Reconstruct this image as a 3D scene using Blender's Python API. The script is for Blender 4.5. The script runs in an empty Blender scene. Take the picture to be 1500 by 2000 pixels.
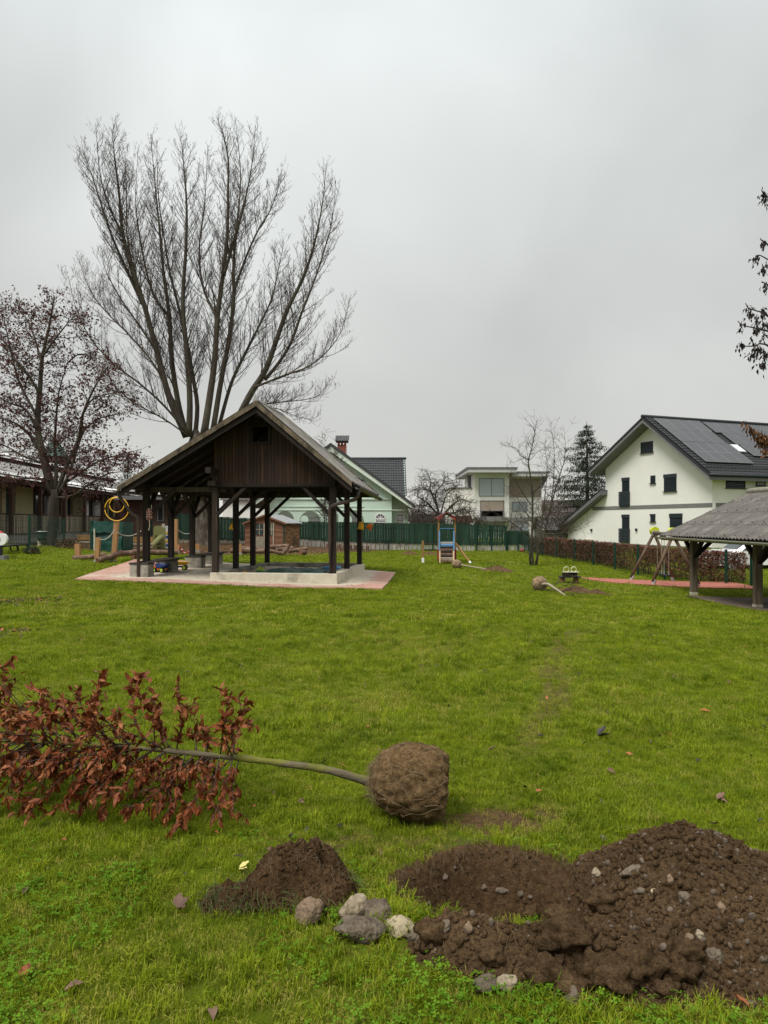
import bpy, math, random
import numpy as np
from mathutils import Vector, Matrix, noise as mnoise

random.seed(7)
rng = np.random.default_rng(11)
scene = bpy.context.scene
col = scene.collection

# ---------------------------------------------------------------- camera
F, CX, HY, EYE = 1387.0, 750.0, 1022.0, 1.6      # focal length and horizon, in pixels of the 1500 x 2000 photograph
cam = bpy.data.objects.new('camera', bpy.data.cameras.new('camera'))
col.objects.link(cam)
cam.location = (0, 0, EYE)
cam.rotation_euler = (math.radians(90), 0, 0)
cam.data.sensor_fit = 'VERTICAL'
cam.data.sensor_height = 24.0
cam.data.lens = 24.0 * F / 2000.0
cam.data.shift_y = (HY - 1000.0) / 2000.0
cam.data.clip_start = 0.05
cam.data.clip_end = 3000.0
scene.camera = cam

# ---------------------------------------------------------------- sky (overcast) and sun
SUN_EL, SUN_AZ = math.radians(56), math.radians(224)     # veiled sun, high behind the camera on the left
world = bpy.data.worlds.new('World')
scene.world = world
world.use_nodes = True
nt = world.node_tree
nt.nodes.clear()
wout = nt.nodes.new('ShaderNodeOutputWorld')
bg = nt.nodes.new('ShaderNodeBackground')
bg.inputs['Strength'].default_value = 0.1
sky = nt.nodes.new('ShaderNodeTexSky')
sky.sky_type = 'NISHITA'
sky.sun_disc = False
sky.sun_elevation = SUN_EL
sky.sun_rotation = SUN_AZ
tc = nt.nodes.new('ShaderNodeTexCoord')
sep = nt.nodes.new('ShaderNodeSeparateXYZ')
nt.links.new(tc.outputs['Generated'], sep.inputs[0])
ramp = nt.nodes.new('ShaderNodeValToRGB')
ramp.color_ramp.interpolation = 'EASE'
els = ramp.color_ramp.elements
els[0].position = 0.0; els[0].color = (.430, .424, .392, 1)
els[1].position = 1.0; els[1].color = (1.06, 1.05, 1.02, 1)
for pos, c in ((.10, (.378, .376, .356)), (.25, (.345, .349, .335)), (.42, (.362, .374, .364)), (.58, (.405, .425, .418)), (.78, (.77, .78, .76))):
    e = els.new(pos); e.color = (*c, 1)
nt.links.new(sep.outputs['Z'], ramp.inputs[0])
mp = nt.nodes.new('ShaderNodeMapping')
mp.inputs['Scale'].default_value = (1.0, 1.0, 1.35)
nt.links.new(tc.outputs['Generated'], mp.inputs[0])
nz = nt.nodes.new('ShaderNodeTexNoise')
nz.inputs['Scale'].default_value = 2.1
nz.inputs['Detail'].default_value = 4.0
nz.inputs['Roughness'].default_value = 0.45
nz.inputs['Distortion'].default_value = 0.4
nt.links.new(mp.outputs[0], nz.inputs['Vector'])
mr = nt.nodes.new('ShaderNodeMapRange')
mr.inputs['From Min'].default_value = 0.3; mr.inputs['From Max'].default_value = 0.7
mr.inputs['To Min'].default_value = 0.77; mr.inputs['To Max'].default_value = 1.04
nt.links.new(nz.outputs['Fac'], mr.inputs[0])
# thin, brighter spot in the cloud ahead
dotn = nt.nodes.new('ShaderNodeVectorMath'); dotn.operation = 'DOT_PRODUCT'
_d = Vector((math.sin(math.radians(-5)) * math.cos(math.radians(33)), math.cos(math.radians(-5)) * math.cos(math.radians(33)), math.sin(math.radians(33))))
dotn.inputs[1].default_value = _d
nt.links.new(tc.outputs['Generated'], dotn.inputs[0])
mr2 = nt.nodes.new('ShaderNodeMapRange'); mr2.interpolation_type = 'SMOOTHERSTEP'
mr2.inputs['From Min'].default_value = 0.90; mr2.inputs['From Max'].default_value = 1.0
mr2.inputs['To Min'].default_value = 0.97; mr2.inputs['To Max'].default_value = 1.16
nt.links.new(dotn.outputs['Value'], mr2.inputs[0])
mul = nt.nodes.new('ShaderNodeMath'); mul.operation = 'MULTIPLY'
nt.links.new(mr.outputs[0], mul.inputs[0]); nt.links.new(mr2.outputs[0], mul.inputs[1])
mul2 = nt.nodes.new('ShaderNodeMath'); mul2.operation = 'MULTIPLY'; mul2.inputs[1].default_value = 10.0
nt.links.new(mul.outputs[0], mul2.inputs[0])
sc_ = nt.nodes.new('ShaderNodeVectorMath'); sc_.operation = 'SCALE'
nt.links.new(ramp.outputs[0], sc_.inputs[0]); nt.links.new(mul2.outputs[0], sc_.inputs['Scale'])
mixs = nt.nodes.new('ShaderNodeMix'); mixs.data_type = 'RGBA'
mixs.inputs['Factor'].default_value = 0.96                # nearly closed cloud cover over the clear sky
nt.links.new(sky.outputs[0], mixs.inputs['A']); nt.links.new(sc_.outputs[0], mixs.inputs['B'])
nt.links.new(mixs.outputs['Result'], bg.inputs['Color'])
nt.links.new(bg.outputs[0], wout.inputs[0])

sun = bpy.data.objects.new('sun', bpy.data.lights.new('sun', 'SUN'))
col.objects.link(sun)
sun.data.energy = 1.5
sun.data.angle = math.radians(24)
sun.data.color = (1.0, .97, .92)
_sd = Vector((math.sin(SUN_AZ) * math.cos(SUN_EL), math.cos(SUN_AZ) * math.cos(SUN_EL), math.sin(SUN_EL)))
sun.rotation_euler = (-_sd).to_track_quat('-Z', 'Y').to_euler()
sun.location = (0, 0, 40)

scene.view_settings.view_transform = 'Standard'
scene.view_settings.look = 'None'
scene.view_settings.exposure = 1.0
scene.view_settings.gamma = 1.0
scene.view_settings.use_curve_mapping = False

# ---------------------------------------------------------------- helpers
V = Vector
ORG = {}                                   # world position of every object's origin

def P(px, py, d):
    """World point seen at a photograph pixel, d metres in front of the camera."""
    return V(((px - CX) / F * d, d, EYE - (py - HY) / F * d))

def ray_plane(px, py, p0, n):
    d = V(((px - CX) / F, 1.0, -(py - HY) / F))
    o = V((0, 0, EYE))
    t = (V(p0) - o).dot(n) / d.dot(n)
    return o + d * t

class MB:
    """Collects shapes in world coordinates; build() links them as one mesh object."""
    def __init__(self):
        self.v = []; self.f = []; self.n = 0
    def add(self, verts, faces):
        b = self.n
        self.v.extend(tuple(p) for p in verts)
        self.f.extend(tuple(i + b for i in f) for f in faces)
        self.n += len(verts)
        return self
    def box(self, lo, hi):
        x0, y0, z0 = lo; x1, y1, z1 = hi
        return self.add([(x0,y0,z0),(x1,y0,z0),(x1,y1,z0),(x0,y1,z0),(x0,y0,z1),(x1,y0,z1),(x1,y1,z1),(x0,y1,z1)],
                        [(0,3,2,1),(4,5,6,7),(0,1,5,4),(1,2,6,5),(2,3,7,6),(3,0,4,7)])
    def obox(self, c, ax, ay, az):
        """Box round centre c with half-axis vectors."""
        c, ax, ay, az = V(c), V(ax), V(ay), V(az)
        p = [c - ax - ay - az, c + ax - ay - az, c + ax + ay - az, c - ax + ay - az, c - ax - ay + az, c + ax - ay + az, c + ax + ay + az, c - ax + ay + az]
        return self.add(p, [(0,3,2,1),(4,5,6,7),(0,1,5,4),(1,2,6,5),(2,3,7,6),(3,0,4,7)])
    def bar(self, p, q, w, h, up=(0, 0, 1)):
        """Beam from p to q, w wide and h deep (h towards up)."""
        p, q = V(p), V(q)
        d = (q - p); L = d.length; d.normalize()
        s = d.cross(V(up))
        if s.length < 1e-4: s = d.cross(V((1, 0, 0)))
        s.normalize(); u = s.cross(d)
        return self.obox((p + q) / 2, d * L / 2, s * w / 2, u * h / 2)
    def tube(self, pts, rad, n=6, cap=True):
        pts = np.array([tuple(p) for p in pts], float)
        k = len(pts)
        rad = np.full(k, rad, float) if np.isscalar(rad) else np.array(rad, float)
        tan = np.gradient(pts, axis=0)
        tan /= np.linalg.norm(tan, axis=1)[:, None] + 1e-9
        ref = np.array((0, 0, 1.0)) if abs(tan[:, 2]).mean() < .8 else np.array((1.0, 0, 0))
        s = np.cross(tan, ref); s /= np.linalg.norm(s, axis=1)[:, None] + 1e-9
        u = np.cross(s, tan)
        a = np.arange(n) * 2 * math.pi / n
        ring = pts[:, None, :] + rad[:, None, None] * (np.cos(a)[None, :, None] * s[:, None, :] + np.sin(a)[None, :, None] * u[:, None, :])
        fs = []
        for i in range(k - 1):
            for j in range(n):
                j2 = (j + 1) % n
                fs.append((i*n + j, i*n + j2, (i+1)*n + j2, (i+1)*n + j))
        if cap:
            fs.append(tuple(range(n - 1, -1, -1))); fs.append(tuple(range((k-1)*n, k*n)))
        return self.add(ring.reshape(-1, 3).tolist(), fs)
    def prism(self, poly, vec):
        """Polygon (3-D points) extruded by vec."""
        vec = V(vec); n = len(poly)
        a = [V(p) for p in poly]; b = [p + vec for p in a]
        fs = [tuple(range(n - 1, -1, -1)), tuple(range(n, 2*n))]
        for i in range(n):
            j = (i + 1) % n
            fs.append((i, j, n + j, n + i))
        return self.add(a + b, fs)
    def grid(self, pts):
        """pts: array (nu, nv, 3) of points."""
        pts = np.asarray(pts, float); nu, nv = pts.shape[:2]
        fs = [(i*nv + j, (i+1)*nv + j, (i+1)*nv + j + 1, i*nv + j + 1) for i in range(nu - 1) for j in range(nv - 1)]
        return self.add(pts.reshape(-1, 3).tolist(), fs)
    def lump(self, c, r, sub=2, amp=.18, freq=1.5, seed=0, flat=1.0, cut=0):
        """Noisy stone or clod: r is (rx, ry, rz)."""
        vs, fs = ICO[sub]
        c = V(c); out = []
        sd = V((seed * 3.17, seed * 1.31, seed * 7.7))
        for p in vs:
            k = 1 + amp * mnoise.fractal(p * freq + sd, 1.0, 2.0, 3) * 1.6
            q = p * k
            if cut:
                for pl in range(cut):
                    nn = V((math.sin(seed * 5.1 + pl * 2.3), math.cos(seed * 3.7 + pl * 1.9), math.sin(seed + pl * 4.1))).normalized()
                    dd = q.dot(nn) - .72
                    if dd > 0: q = q - nn * dd * .85
            out.append(c + V((q.x * r[0], q.y * r[1], q.z * r[2])))
        return self.add(out, fs)

def _ico(sub):
    import bmesh
    bm = bmesh.new(); bmesh.ops.create_icosphere(bm, subdivisions=sub, radius=1)
    bm.verts.ensure_lookup_table()
    r = ([v.co.copy() for v in bm.verts], [tuple(v.index for v in f.verts) for f in bm.faces]); bm.free()
    return r
ICO = {k: _ico(k) for k in (1, 2, 3, 4)}

def new_mesh(name, verts, faces, mat, smooth=False):
    me = bpy.data.meshes.new(name)
    me.from_pydata(verts, [], faces)
    if mat: me.materials.append(mat)
    if smooth: me.shade_smooth()
    me.update()
    return me

def tris_mesh(name, verts, faces, mat, smooth=False):
    """Fast path for big numpy meshes: faces is an (n, k) array."""
    me = bpy.data.meshes.new(name)
    verts = np.ascontiguousarray(verts, np.float32); faces = np.ascontiguousarray(faces, np.int32)
    nf, k = faces.shape
    me.vertices.add(len(verts)); me.vertices.foreach_set('co', verts.ravel())
    me.loops.add(nf * k); me.loops.foreach_set('vertex_index', faces.ravel())
    me.polygons.add(nf); me.polygons.foreach_set('loop_start', np.arange(0, nf * k, k, dtype=np.int32))
    me.update(calc_edges=True)
    if mat: me.materials.append(mat)
    if smooth: me.shade_smooth()
    return me

def link(o, parent=None, origin=None):
    col.objects.link(o)
    if parent is not None: o.parent = parent
    return o

def thing(name, label, cat, loc, group=None):
    """An Empty at the thing's base; its parts become its children."""
    o = bpy.data.objects.new(name, None); col.objects.link(o)
    o.empty_display_size = .2
    o.location = loc
    ORG[o.name] = V(loc)
    o['label'] = label; o['category'] = cat
    if group: o['group'] = group
    return o

def part(name, mb, mat, parent, smooth=False, label=None, kind=None):
    org = ORG[parent.name]
    ox, oy, oz = org
    me = new_mesh(name, [(x - ox, y - oy, z - oz) for x, y, z in mb.v], mb.f, mat, smooth)
    o = bpy.data.objects.new(name, me); link(o, parent)
    ORG[o.name] = org
    if label: o['label'] = label
    if kind: o['kind'] = kind
    return o

def np_part(name, verts, faces, mat, parent, smooth=False, kind=None):
    org = ORG[parent.name]
    me = tris_mesh(name, np.asarray(verts) - np.array(tuple(org)), faces, mat, smooth)
    o = bpy.data.objects.new(name, me); link(o, parent)
    ORG[o.name] = org
    if kind: o['kind'] = kind
    return o

def solo(name, mb, mat, label, cat, loc, group=None, smooth=False):
    """A thing that is one mesh."""
    ox, oy, oz = loc
    me = new_mesh(name, [(x - ox, y - oy, z - oz) for x, y, z in mb.v], mb.f, mat, smooth)
    o = bpy.data.objects.new(name, me); col.objects.link(o); o.location = loc
    ORG[o.name] = V(loc)
    o['label'] = label; o['category'] = cat
    if group: o['group'] = group
    return o

def setting(name, mb, mat, smooth=False, kind='structure'):
    me = new_mesh(name, mb.v, mb.f, mat, smooth)
    o = bpy.data.objects.new(name, me); col.objects.link(o)
    ORG[o.name] = V((0, 0, 0))
    o['kind'] = kind
    return o

def copy_thing(root, loc, rotz=0.0, label=None, scale=None):
    r = root.copy(); col.objects.link(r); r.location = loc; r.rotation_euler = (0, 0, rotz)
    if label: r['label'] = label
    if scale: r.scale = scale
    ORG[r.name] = V(loc)
    for ch in list(root.children):
        c = ch.copy(); col.objects.link(c); c.parent = r; ORG[c.name] = V(loc)
        for g in list(ch.children):
            d = g.copy(); col.objects.link(d); d.parent = c; ORG[d.name] = V(loc)
    return r

# ---------------------------------------------------------------- materials
MATS = {}
def pm(name, c, var=.25, scale=6.0, rough=.8, bump=.15, stretch=(1, 1, 1), rnd=.12, spec=.3, metal=0.0, c2=None, t2=(.5, .65), s2=2.0, fine=None, trans=0.0, bdist=.01, emit=None):
    """Procedural material: base colour with noise variation, per-object variation, an optional second colour in patches, and bump."""
    m = bpy.data.materials.new(name); m.use_nodes = True
    n = m.node_tree; L = n.links
    b = n.nodes['Principled BSDF']
    tcn = n.nodes.new('ShaderNodeTexCoord')
    mpn = n.nodes.new('ShaderNodeMapping'); mpn.inputs['Scale'].default_value = stretch
    L.new(tcn.outputs['Object'], mpn.inputs[0])
    no = n.nodes.new('ShaderNodeTexNoise'); no.inputs['Scale'].default_value = scale; no.inputs['Detail'].default_value = 5; no.inputs['Roughness'].default_value = .62
    L.new(mpn.outputs[0], no.inputs['Vector'])
    rgb = n.nodes.new('ShaderNodeRGB'); rgb.outputs[0].default_value = (*c, 1)
    cur = rgb.outputs[0]
    if c2 is not None:
        n2 = n.nodes.new('ShaderNodeTexNoise'); n2.inputs['Scale'].default_value = s2; n2.inputs['Detail'].default_value = 6; n2.inputs['Roughness'].default_value = .65
        L.new(mpn.outputs[0], n2.inputs['Vector'])
        r2 = n.nodes.new('ShaderNodeMapRange'); r2.inputs['From Min'].default_value = t2[0]; r2.inputs['From Max'].default_value = t2[1]
        L.new(n2.outputs['Fac'], r2.inputs[0])
        mx = n.nodes.new('ShaderNodeMix'); mx.data_type = 'RGBA'; mx.inputs['B'].default_value = (*c2, 1)
        L.new(r2.outputs[0], mx.inputs['Factor']); L.new(cur, mx.inputs['A']); cur = mx.outputs['Result']
    mrn = n.nodes.new('ShaderNodeMapRange'); mrn.inputs['From Min'].default_value = .25; mrn.inputs['From Max'].default_value = .75
    mrn.inputs['To Min'].default_value = 1 - var; mrn.inputs['To Max'].default_value = 1 + var
    L.new(no.outputs['Fac'], mrn.inputs[0])
    fac = mrn.outputs[0]
    if rnd:
        oi = n.nodes.new('ShaderNodeObjectInfo')
        mo = n.nodes.new('ShaderNodeMapRange'); mo.inputs['To Min'].default_value = 1 - rnd; mo.inputs['To Max'].default_value = 1 + rnd
        L.new(oi.outputs['Random'], mo.inputs[0])
        mm = n.nodes.new('ShaderNodeMath'); mm.operation = 'MULTIPLY'; L.new(fac, mm.inputs[0]); L.new(mo.outputs[0], mm.inputs[1]); fac = mm.outputs[0]
    sc = n.nodes.new('ShaderNodeVectorMath'); sc.operation = 'SCALE'
    L.new(cur, sc.inputs[0]); L.new(fac, sc.inputs['Scale'])
    L.new(sc.outputs[0], b.inputs['Base Color'])
    b.inputs['Roughness'].default_value = rough
    b.inputs['Specular IOR Level'].default_value = spec
    b.inputs['Metallic'].default_value = metal
    if bump:
        bn = n.nodes.new('ShaderNodeBump'); bn.inputs['Strength'].default_value = bump; bn.inputs['Distance'].default_value = bdist
        h = no.outputs['Fac']
        if fine:
            nf = n.nodes.new('ShaderNodeTexNoise'); nf.inputs['Scale'].default_value = fine; nf.inputs['Detail'].default_value = 4
            L.new(mpn.outputs[0], nf.inputs['Vector'])
            ad = n.nodes.new('ShaderNodeMath'); ad.operation = 'ADD'; L.new(h, ad.inputs[0]); L.new(nf.outputs['Fac'], ad.inputs[1]); h = ad.outputs[0]
        L.new(h, bn.inputs['Height']); L.new(bn.outputs[0], b.inputs['Normal'])
    if trans:
        b.inputs['Subsurface Weight'].default_value = 0
        tr = n.nodes.new('ShaderNodeBsdfTranslucent'); L.new(sc.outputs[0], tr.inputs['Color'])
        ms = n.nodes.new('ShaderNodeMixShader'); ms.inputs[0].default_value = trans
        out = n.nodes['Material Output']
        L.new(b.outputs[0], ms.inputs[1]); L.new(tr.outputs[0], ms.inputs[2]); L.new(ms.outputs[0], out.inputs['Surface'])
    m.diffuse_color = (*c, 1)
    MATS[name] = m
    return m

def glass_mat(name, c=(.02, .025, .03), rough=.08):
    m = pm(name, c, var=.1, rough=rough, bump=0, rnd=.2, spec=.6)
    return m

DARKWOOD = pm('dark_stained_wood', (.017, .0105, .0075), var=.5, scale=5, stretch=(3, 3, .5), rough=.75, bump=.3, rnd=.3)
BOARDWOOD = pm('gable_board_wood', (.036, .0165, .009), var=.5, scale=4, stretch=(4, 4, .35), rough=.7, bump=.3, rnd=.4)
GREYWOOD = pm('weathered_wood', (.135, .103, .070), var=.45, scale=7, stretch=(1, 1, .5), rough=.85, bump=.4, rnd=.15, c2=(.055, .04, .028), t2=(.45, .6), s2=4)
POSTWOOD = pm('weathered_post_wood', (.038, .027, .018), var=.5, scale=7, stretch=(4, 4, .25), rough=.85, bump=.4, rnd=.2, c2=(.11, .09, .07), t2=(.56, .75), s2=5)
CONC = pm('concrete', (.50, .46, .36), var=.2, scale=5, rough=.9, bump=.3, c2=(.17, .155, .12), t2=(.55, .75), s2=1.6, fine=60)
CONC_OLD = pm('stained_concrete', (.30, .28, .23), var=.25, scale=5, rough=.9, bump=.35, c2=(.09, .085, .065), t2=(.45, .68), s2=2.2, fine=60)
GREEN_PAINT = pm('green_painted_boards', (.016, .046, .027), var=.3, scale=3, stretch=(2, 2, .5), rough=.75, bump=.12, rnd=.35, c2=(.028, .055, .034), t2=(.55, .8), s2=3)
GREEN_METAL = pm('green_coated_metal', (.008, .040, .025), var=.15, rough=.5, bump=0)
STEEL = pm('galvanised_steel', (.42, .42, .41), var=.15, rough=.45, bump=.05, metal=.6)
BROWN_METAL = pm('brown_gutter_metal', (.055, .038, .030), var=.25, rough=.5, bump=.05, spec=.5)

# ================================================================ ground
_CP = [(648,1144,18.2),(271,1129,18.9),(746,1152,17.1),(145,1133,18.1),(700,1116,22.2),(460,1060,43),(650,1070,45),(1000,1077,46),(560,1066,43),
       (57,1076,25),(125,1068,30),(97,1066,32),(5,1082,24),(400,1064,40),(190,1092,25.5),(300,1092,26),(390,1082,30),(870,1101,32),(1060,1154,19.5),(893,1111,28),(1040,1104,30),
       (1060,1087,38),(1465,1138,25),(1232,1134,26),(1275,1143,23.5),(1316,1138,26),(1365,1148,23.5),(1355,1163,21),(1480,1188,17.86),(1113,1140,22),(760,1090,36)]
_pts = [tuple(P(*c)) for c in _CP]
_pts += [(x, y, 0.0) for x, y in ((-4,1),(0,1),(4,1),(-3,4),(0,4),(3,4),(-3,7),(0,7),(4,7),(-5,11),(0,11),(4,11),(0,15))]
_pts += [(8,11,-.12),(-9,14,.1),(14,14,-.5),(-30,30,.8),(-30,60,.8),(0,70,0),(20,48,0),(30,60,0),(30,30,-.3),(-22,45,.8),(20,16,-.5),(-20,10,.3)]
_pts = np.array(_pts)
def _phi(r): return np.sqrt(r * r + 6.0)
_A = _phi(np.linalg.norm(_pts[:, None, :2] - _pts[None, :, :2], axis=2)) + np.eye(len(_pts)) * -0.02
_mean = 0.1
_W = np.linalg.solve(_A, _pts[:, 2] - _mean)

def smooth(a, b, x):
    t = np.clip((np.asarray(x, float) - a) / (b - a), 0, 1)
    return t * t * (3 - 2 * t)

# value noise, vectorised
def vnoise(x, y, seed=0):
    x = np.asarray(x, float); y = np.asarray(y, float)
    xi = np.floor(x).astype(np.int64); yi = np.floor(y).astype(np.int64)
    fx = x - xi; fy = y - yi
    fx = fx * fx * (3 - 2 * fx); fy = fy * fy * (3 - 2 * fy)
    def h(a, b):
        n = (a * 374761393 + b * 668265263 + seed * 982451653) & 0xffffffff
        n = ((n ^ (n >> 13)) * 1274126177) & 0xffffffff
        return ((n ^ (n >> 16)) & 0xffff) / 65535.0
    return (h(xi, yi) * (1 - fx) + h(xi + 1, yi) * fx) * (1 - fy) + (h(xi, yi + 1) * (1 - fx) + h(xi + 1, yi + 1) * fx) * fy
def fnoise(x, y, oct=4, seed=0):
    s = 0; a = 1; t = 0
    for o in range(oct):
        s = s + a * (vnoise(np.asarray(x) * 2**o, np.asarray(y) * 2**o, seed + o) - .5); t += a; a *= .55
    return s / t * 2          # about -1 .. 1

def hole_e(x, y):
    """Normalised distance from the hole's centre: 1 on the rim."""
    dx = (np.asarray(x, float) - .50) / .44; dy = (np.asarray(y, float) - 3.17) / .34
    e = np.sqrt(dx * dx + dy * dy)
    a = np.arctan2(dy, dx)
    return e * (1 + .05 * np.sin(3 * a + 1) + .04 * np.sin(5 * a + 2.2) + .05 * fnoise(np.cos(a) * 3 + 5, np.sin(a) * 3 + 9, 3, 4))

def gz_base(x, y):
    x = np.asarray(x, float); y = np.asarray(y, float)
    sh = x.shape
    q = np.stack([x.ravel(), y.ravel()], 1)
    r = np.linalg.norm(q[:, None, :] - _pts[None, :, :2], axis=2)
    z = _phi(r) @ _W + _mean
    far = smooth(52, 75, q[:, 1]) + smooth(26, 45, np.abs(q[:, 0])) + smooth(0, 8, -q[:, 1])
    z = z * (1 - np.clip(far, 0, 1))
    return z.reshape(sh)

def gz_np(x, y):
    x = np.asarray(x, float); y = np.asarray(y, float)
    z = gz_base(x, y)
    near = 1 - smooth(9, 16, y)
    z = z + .012 * fnoise(x * 1.6, y * 1.6, 3, 1) * near
    e = hole_e(x, y)
    z = z - .42 * (1 - smooth(.62, 1.0, e)) + .02 * fnoise(x * 9, y * 9, 3, 8) * (1 - smooth(.9, 1.05, e))
    return z
def G(x, y): return float(gz_np(np.array([x]), np.array([y]))[0])
def GP(px, py):
    """Point of the ground seen at a photograph pixel."""
    lo, hi = 1.5, 60.0
    dd = np.concatenate([np.linspace(1.5, 10, 200), np.linspace(10, 60, 400)])
    X = (px - CX) / F * dd; Z = EYE - (py - HY) / F * dd
    g = gz_base(X, dd)
    i = int(np.argmax(Z <= g)) if np.any(Z <= g) else len(dd) - 1
    d = dd[i]
    return V((float(X[i]), float(d), float(g[i])))

def _seg_d(x, y, pl):
    d = np.full(np.shape(x), 9.0)
    for (ax, ay), (bx, by) in zip(pl[:-1], pl[1:]):
        t = np.clip(((x - ax) * (bx - ax) + (y - ay) * (by - ay)) / ((bx - ax) ** 2 + (by - ay) ** 2), 0, 1)
        d = np.minimum(d, np.hypot(x - ax - t * (bx - ax), y - ay - t * (by - ay)))
    return d
def pile_h(x, y):
    """Height of the dug-out soil over the lawn: a cone on the right and a low lumpy apron in front of the hole."""
    x = np.asarray(x, float); y = np.asarray(y, float)
    n = fnoise(x * 2.6, y * 2.6, 3, 61); n2 = fnoise(x * 8, y * 8, 4, 62); n3 = fnoise(x * 30, y * 30, 3, 63)
    rx = np.where(x > 1.24, .86, .47)
    r = np.hypot((x - 1.24) / rx, (y - 2.98) / np.where(y > 2.98, .50, .62)) * (1 + .10 * n)
    cone = .345 * np.clip(1.03 - np.sqrt(r * r + .004), 0, 1)
    d = _seg_d(x, y, [(.22, 2.67), (.5, 2.60), (.85, 2.57), (1.2, 2.57), (1.6, 2.68)])
    ap = .118 * np.exp(-(d / np.interp(x, [.2, .9], [.10, .17])) ** 2) * (1 + .45 * n) - .012
    h = np.sqrt(np.clip(cone, 0, 1) ** 2 + np.clip(ap, 0, 1) ** 2)
    k = np.clip(h * 14, 0, 1)
    rough = np.where(cone > ap, .55, 1.3)
    h = h + k * (.030 * n2 * rough + .010 * n3)
    h = h - .034 * (1 - smooth(0, .12, np.abs(fnoise(x * 6, y * 6, 2, 66)))) * smooth(.03, .08, h) * smooth(3.0, 2.7, y)
    e = hole_e(x, y)
    h = h * smooth(.80, 1.12, e)
    return h - .010
def sod_h(x, y):
    """The lifted turf lump left of the hole."""
    x = np.asarray(x, float); y = np.asarray(y, float)
    n2 = fnoise(x * 7, y * 7, 4, 71); n3 = fnoise(x * 30, y * 30, 3, 72)
    a = np.arctan2(y - 3.08, x + .36)
    r = np.hypot((x + .36) / .255, (y - 3.08) / .19) * (1 + .09 * np.sin(3 * a + .5) + .10 * n2)
    h1 = .155 * np.clip(1 - r ** 2.6, -1, 1) + .05 * smooth(-.35, .0, (x + .36) * .4 + (y - 3.08)) * (r < 1)
    crack = np.exp(-(((x + .30) * .8 + (y - 3.10) * .75 - .02) / .014) ** 2) * smooth(.9, .2, r)
    r2 = np.hypot((x + .63) / .155, (y - 2.98) / .105) * (1 + .2 * n2)
    h2 = .085 * np.clip(1 - r2 ** 2.2, -1, 1)
    h = np.maximum(h1 - .06 * crack, h2)
    h = h - .040 * (1 - smooth(0, .13, np.abs(fnoise(x * 6.5 + 3, y * 6.5, 2, 75)))) * smooth(.02, .08, h)
    return h + np.where(h > 0, .075 * n2 + .016 * n3, 0)
def soil_mask(x, y):
    """1 where the lawn is dug up or worn to bare soil, 0 where grass is dense."""
    x = np.asarray(x, float); y = np.asarray(y, float)
    n = fnoise(x * 3, y * 3, 4, 21); n1 = fnoise(x * .7, y * .7, 3, 5)
    m = 1 - smooth(.96, 1.08, hole_e(x, y) + .04 * n)
    # worn patch between the root ball and the hole
    d = np.sqrt(((x - .62) / .55) ** 2 + ((y - 3.85) / .30) ** 2)
    m = np.maximum(m, .85 * (1 - smooth(.2, 1.1, d + .35 * n)))
    d = np.sqrt(((x + .05) / .9) ** 2 + ((y - 3.55) / .22) ** 2)
    m = np.maximum(m, .45 * (1 - smooth(.3, 1.1, d + .4 * n)))
    # wheel track curving away over the lawn
    tx = np.interp(y, [4.2, 5.6, 6.6, 8, 9.8, 11.5, 14], [.75, 1.2, 1.62, 1.9, 2.45, 3.7, 6.0])
    m = np.maximum(m, .52 * (1 - smooth(.02, .34, np.abs(x - tx) + .16 * n)) * smooth(4.0, 5.5, y) * (1 - smooth(11, 14, y)))
    tx2 = tx - 1.45
    m = np.maximum(m, .30 * (1 - smooth(.05, .3, np.abs(x - tx2) + .25 * n)) * smooth(5, 6.5, y) * (1 - smooth(10.5, 12, y)))
    m = np.maximum(m, .30 * smooth(.30, .8, fnoise(x * .9, y * .9, 4, 33)))
    # leaf litter and bare soil behind the pavilion, to the left and along the hedge
    bx = np.interp(y, [26, 30, 44, 60], [-11.5, -6.0, 1.0, 4.0])
    m = np.maximum(m, .95 * smooth(-.5, 1.8, (bx - x) + 1.2 * n1) * smooth(26.5, 29, y + n1))
    m = np.maximum(m, smooth(-.007, .006, pile_h(x, y) + .004 * n))
    m = np.maximum(m, .9 * smooth(-.01, .004, sod_h(x, y)) * (np.hypot((x + .42) / .6, (y - 3.05) / .35) < 1))
    return np.clip(m, 0, 1)

def axis_lines(fine0, fine1, step, lo, hi, grow=1.07):
    a = list(np.arange(fine0, fine1 + 1e-6, step))
    s = step
    while a[-1] < hi: s = min(s * grow, 40 if a[-1] > 70 else 1.2); a.append(a[-1] + s)
    s = step; b = []
    c = fine0
    while c > lo: s = min(s * grow, 40 if c < -40 else 1.2); c -= s; b.append(c)
    return np.array(b[::-1] + a)
_gx = axis_lines(-1.3, 2.3, .03, -700, 700, 1.10)
_gy = axis_lines(2.2, 4.2, .03, -60, 900, 1.07)
_GX, _GY = np.meshgrid(_gx, _gy, indexing='ij')
_GZ = np.empty_like(_GX)
for i in range(len(_gx)): _GZ[i] = gz_np(_GX[i], _GY[i])
_nv = len(_gy)
_idx = np.arange(_GX.size).reshape(_GX.shape)
_gf = np.stack([_idx[:-1, :-1], _idx[1:, :-1], _idx[1:, 1:], _idx[:-1, 1:]], -1).reshape(-1, 4)

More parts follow.
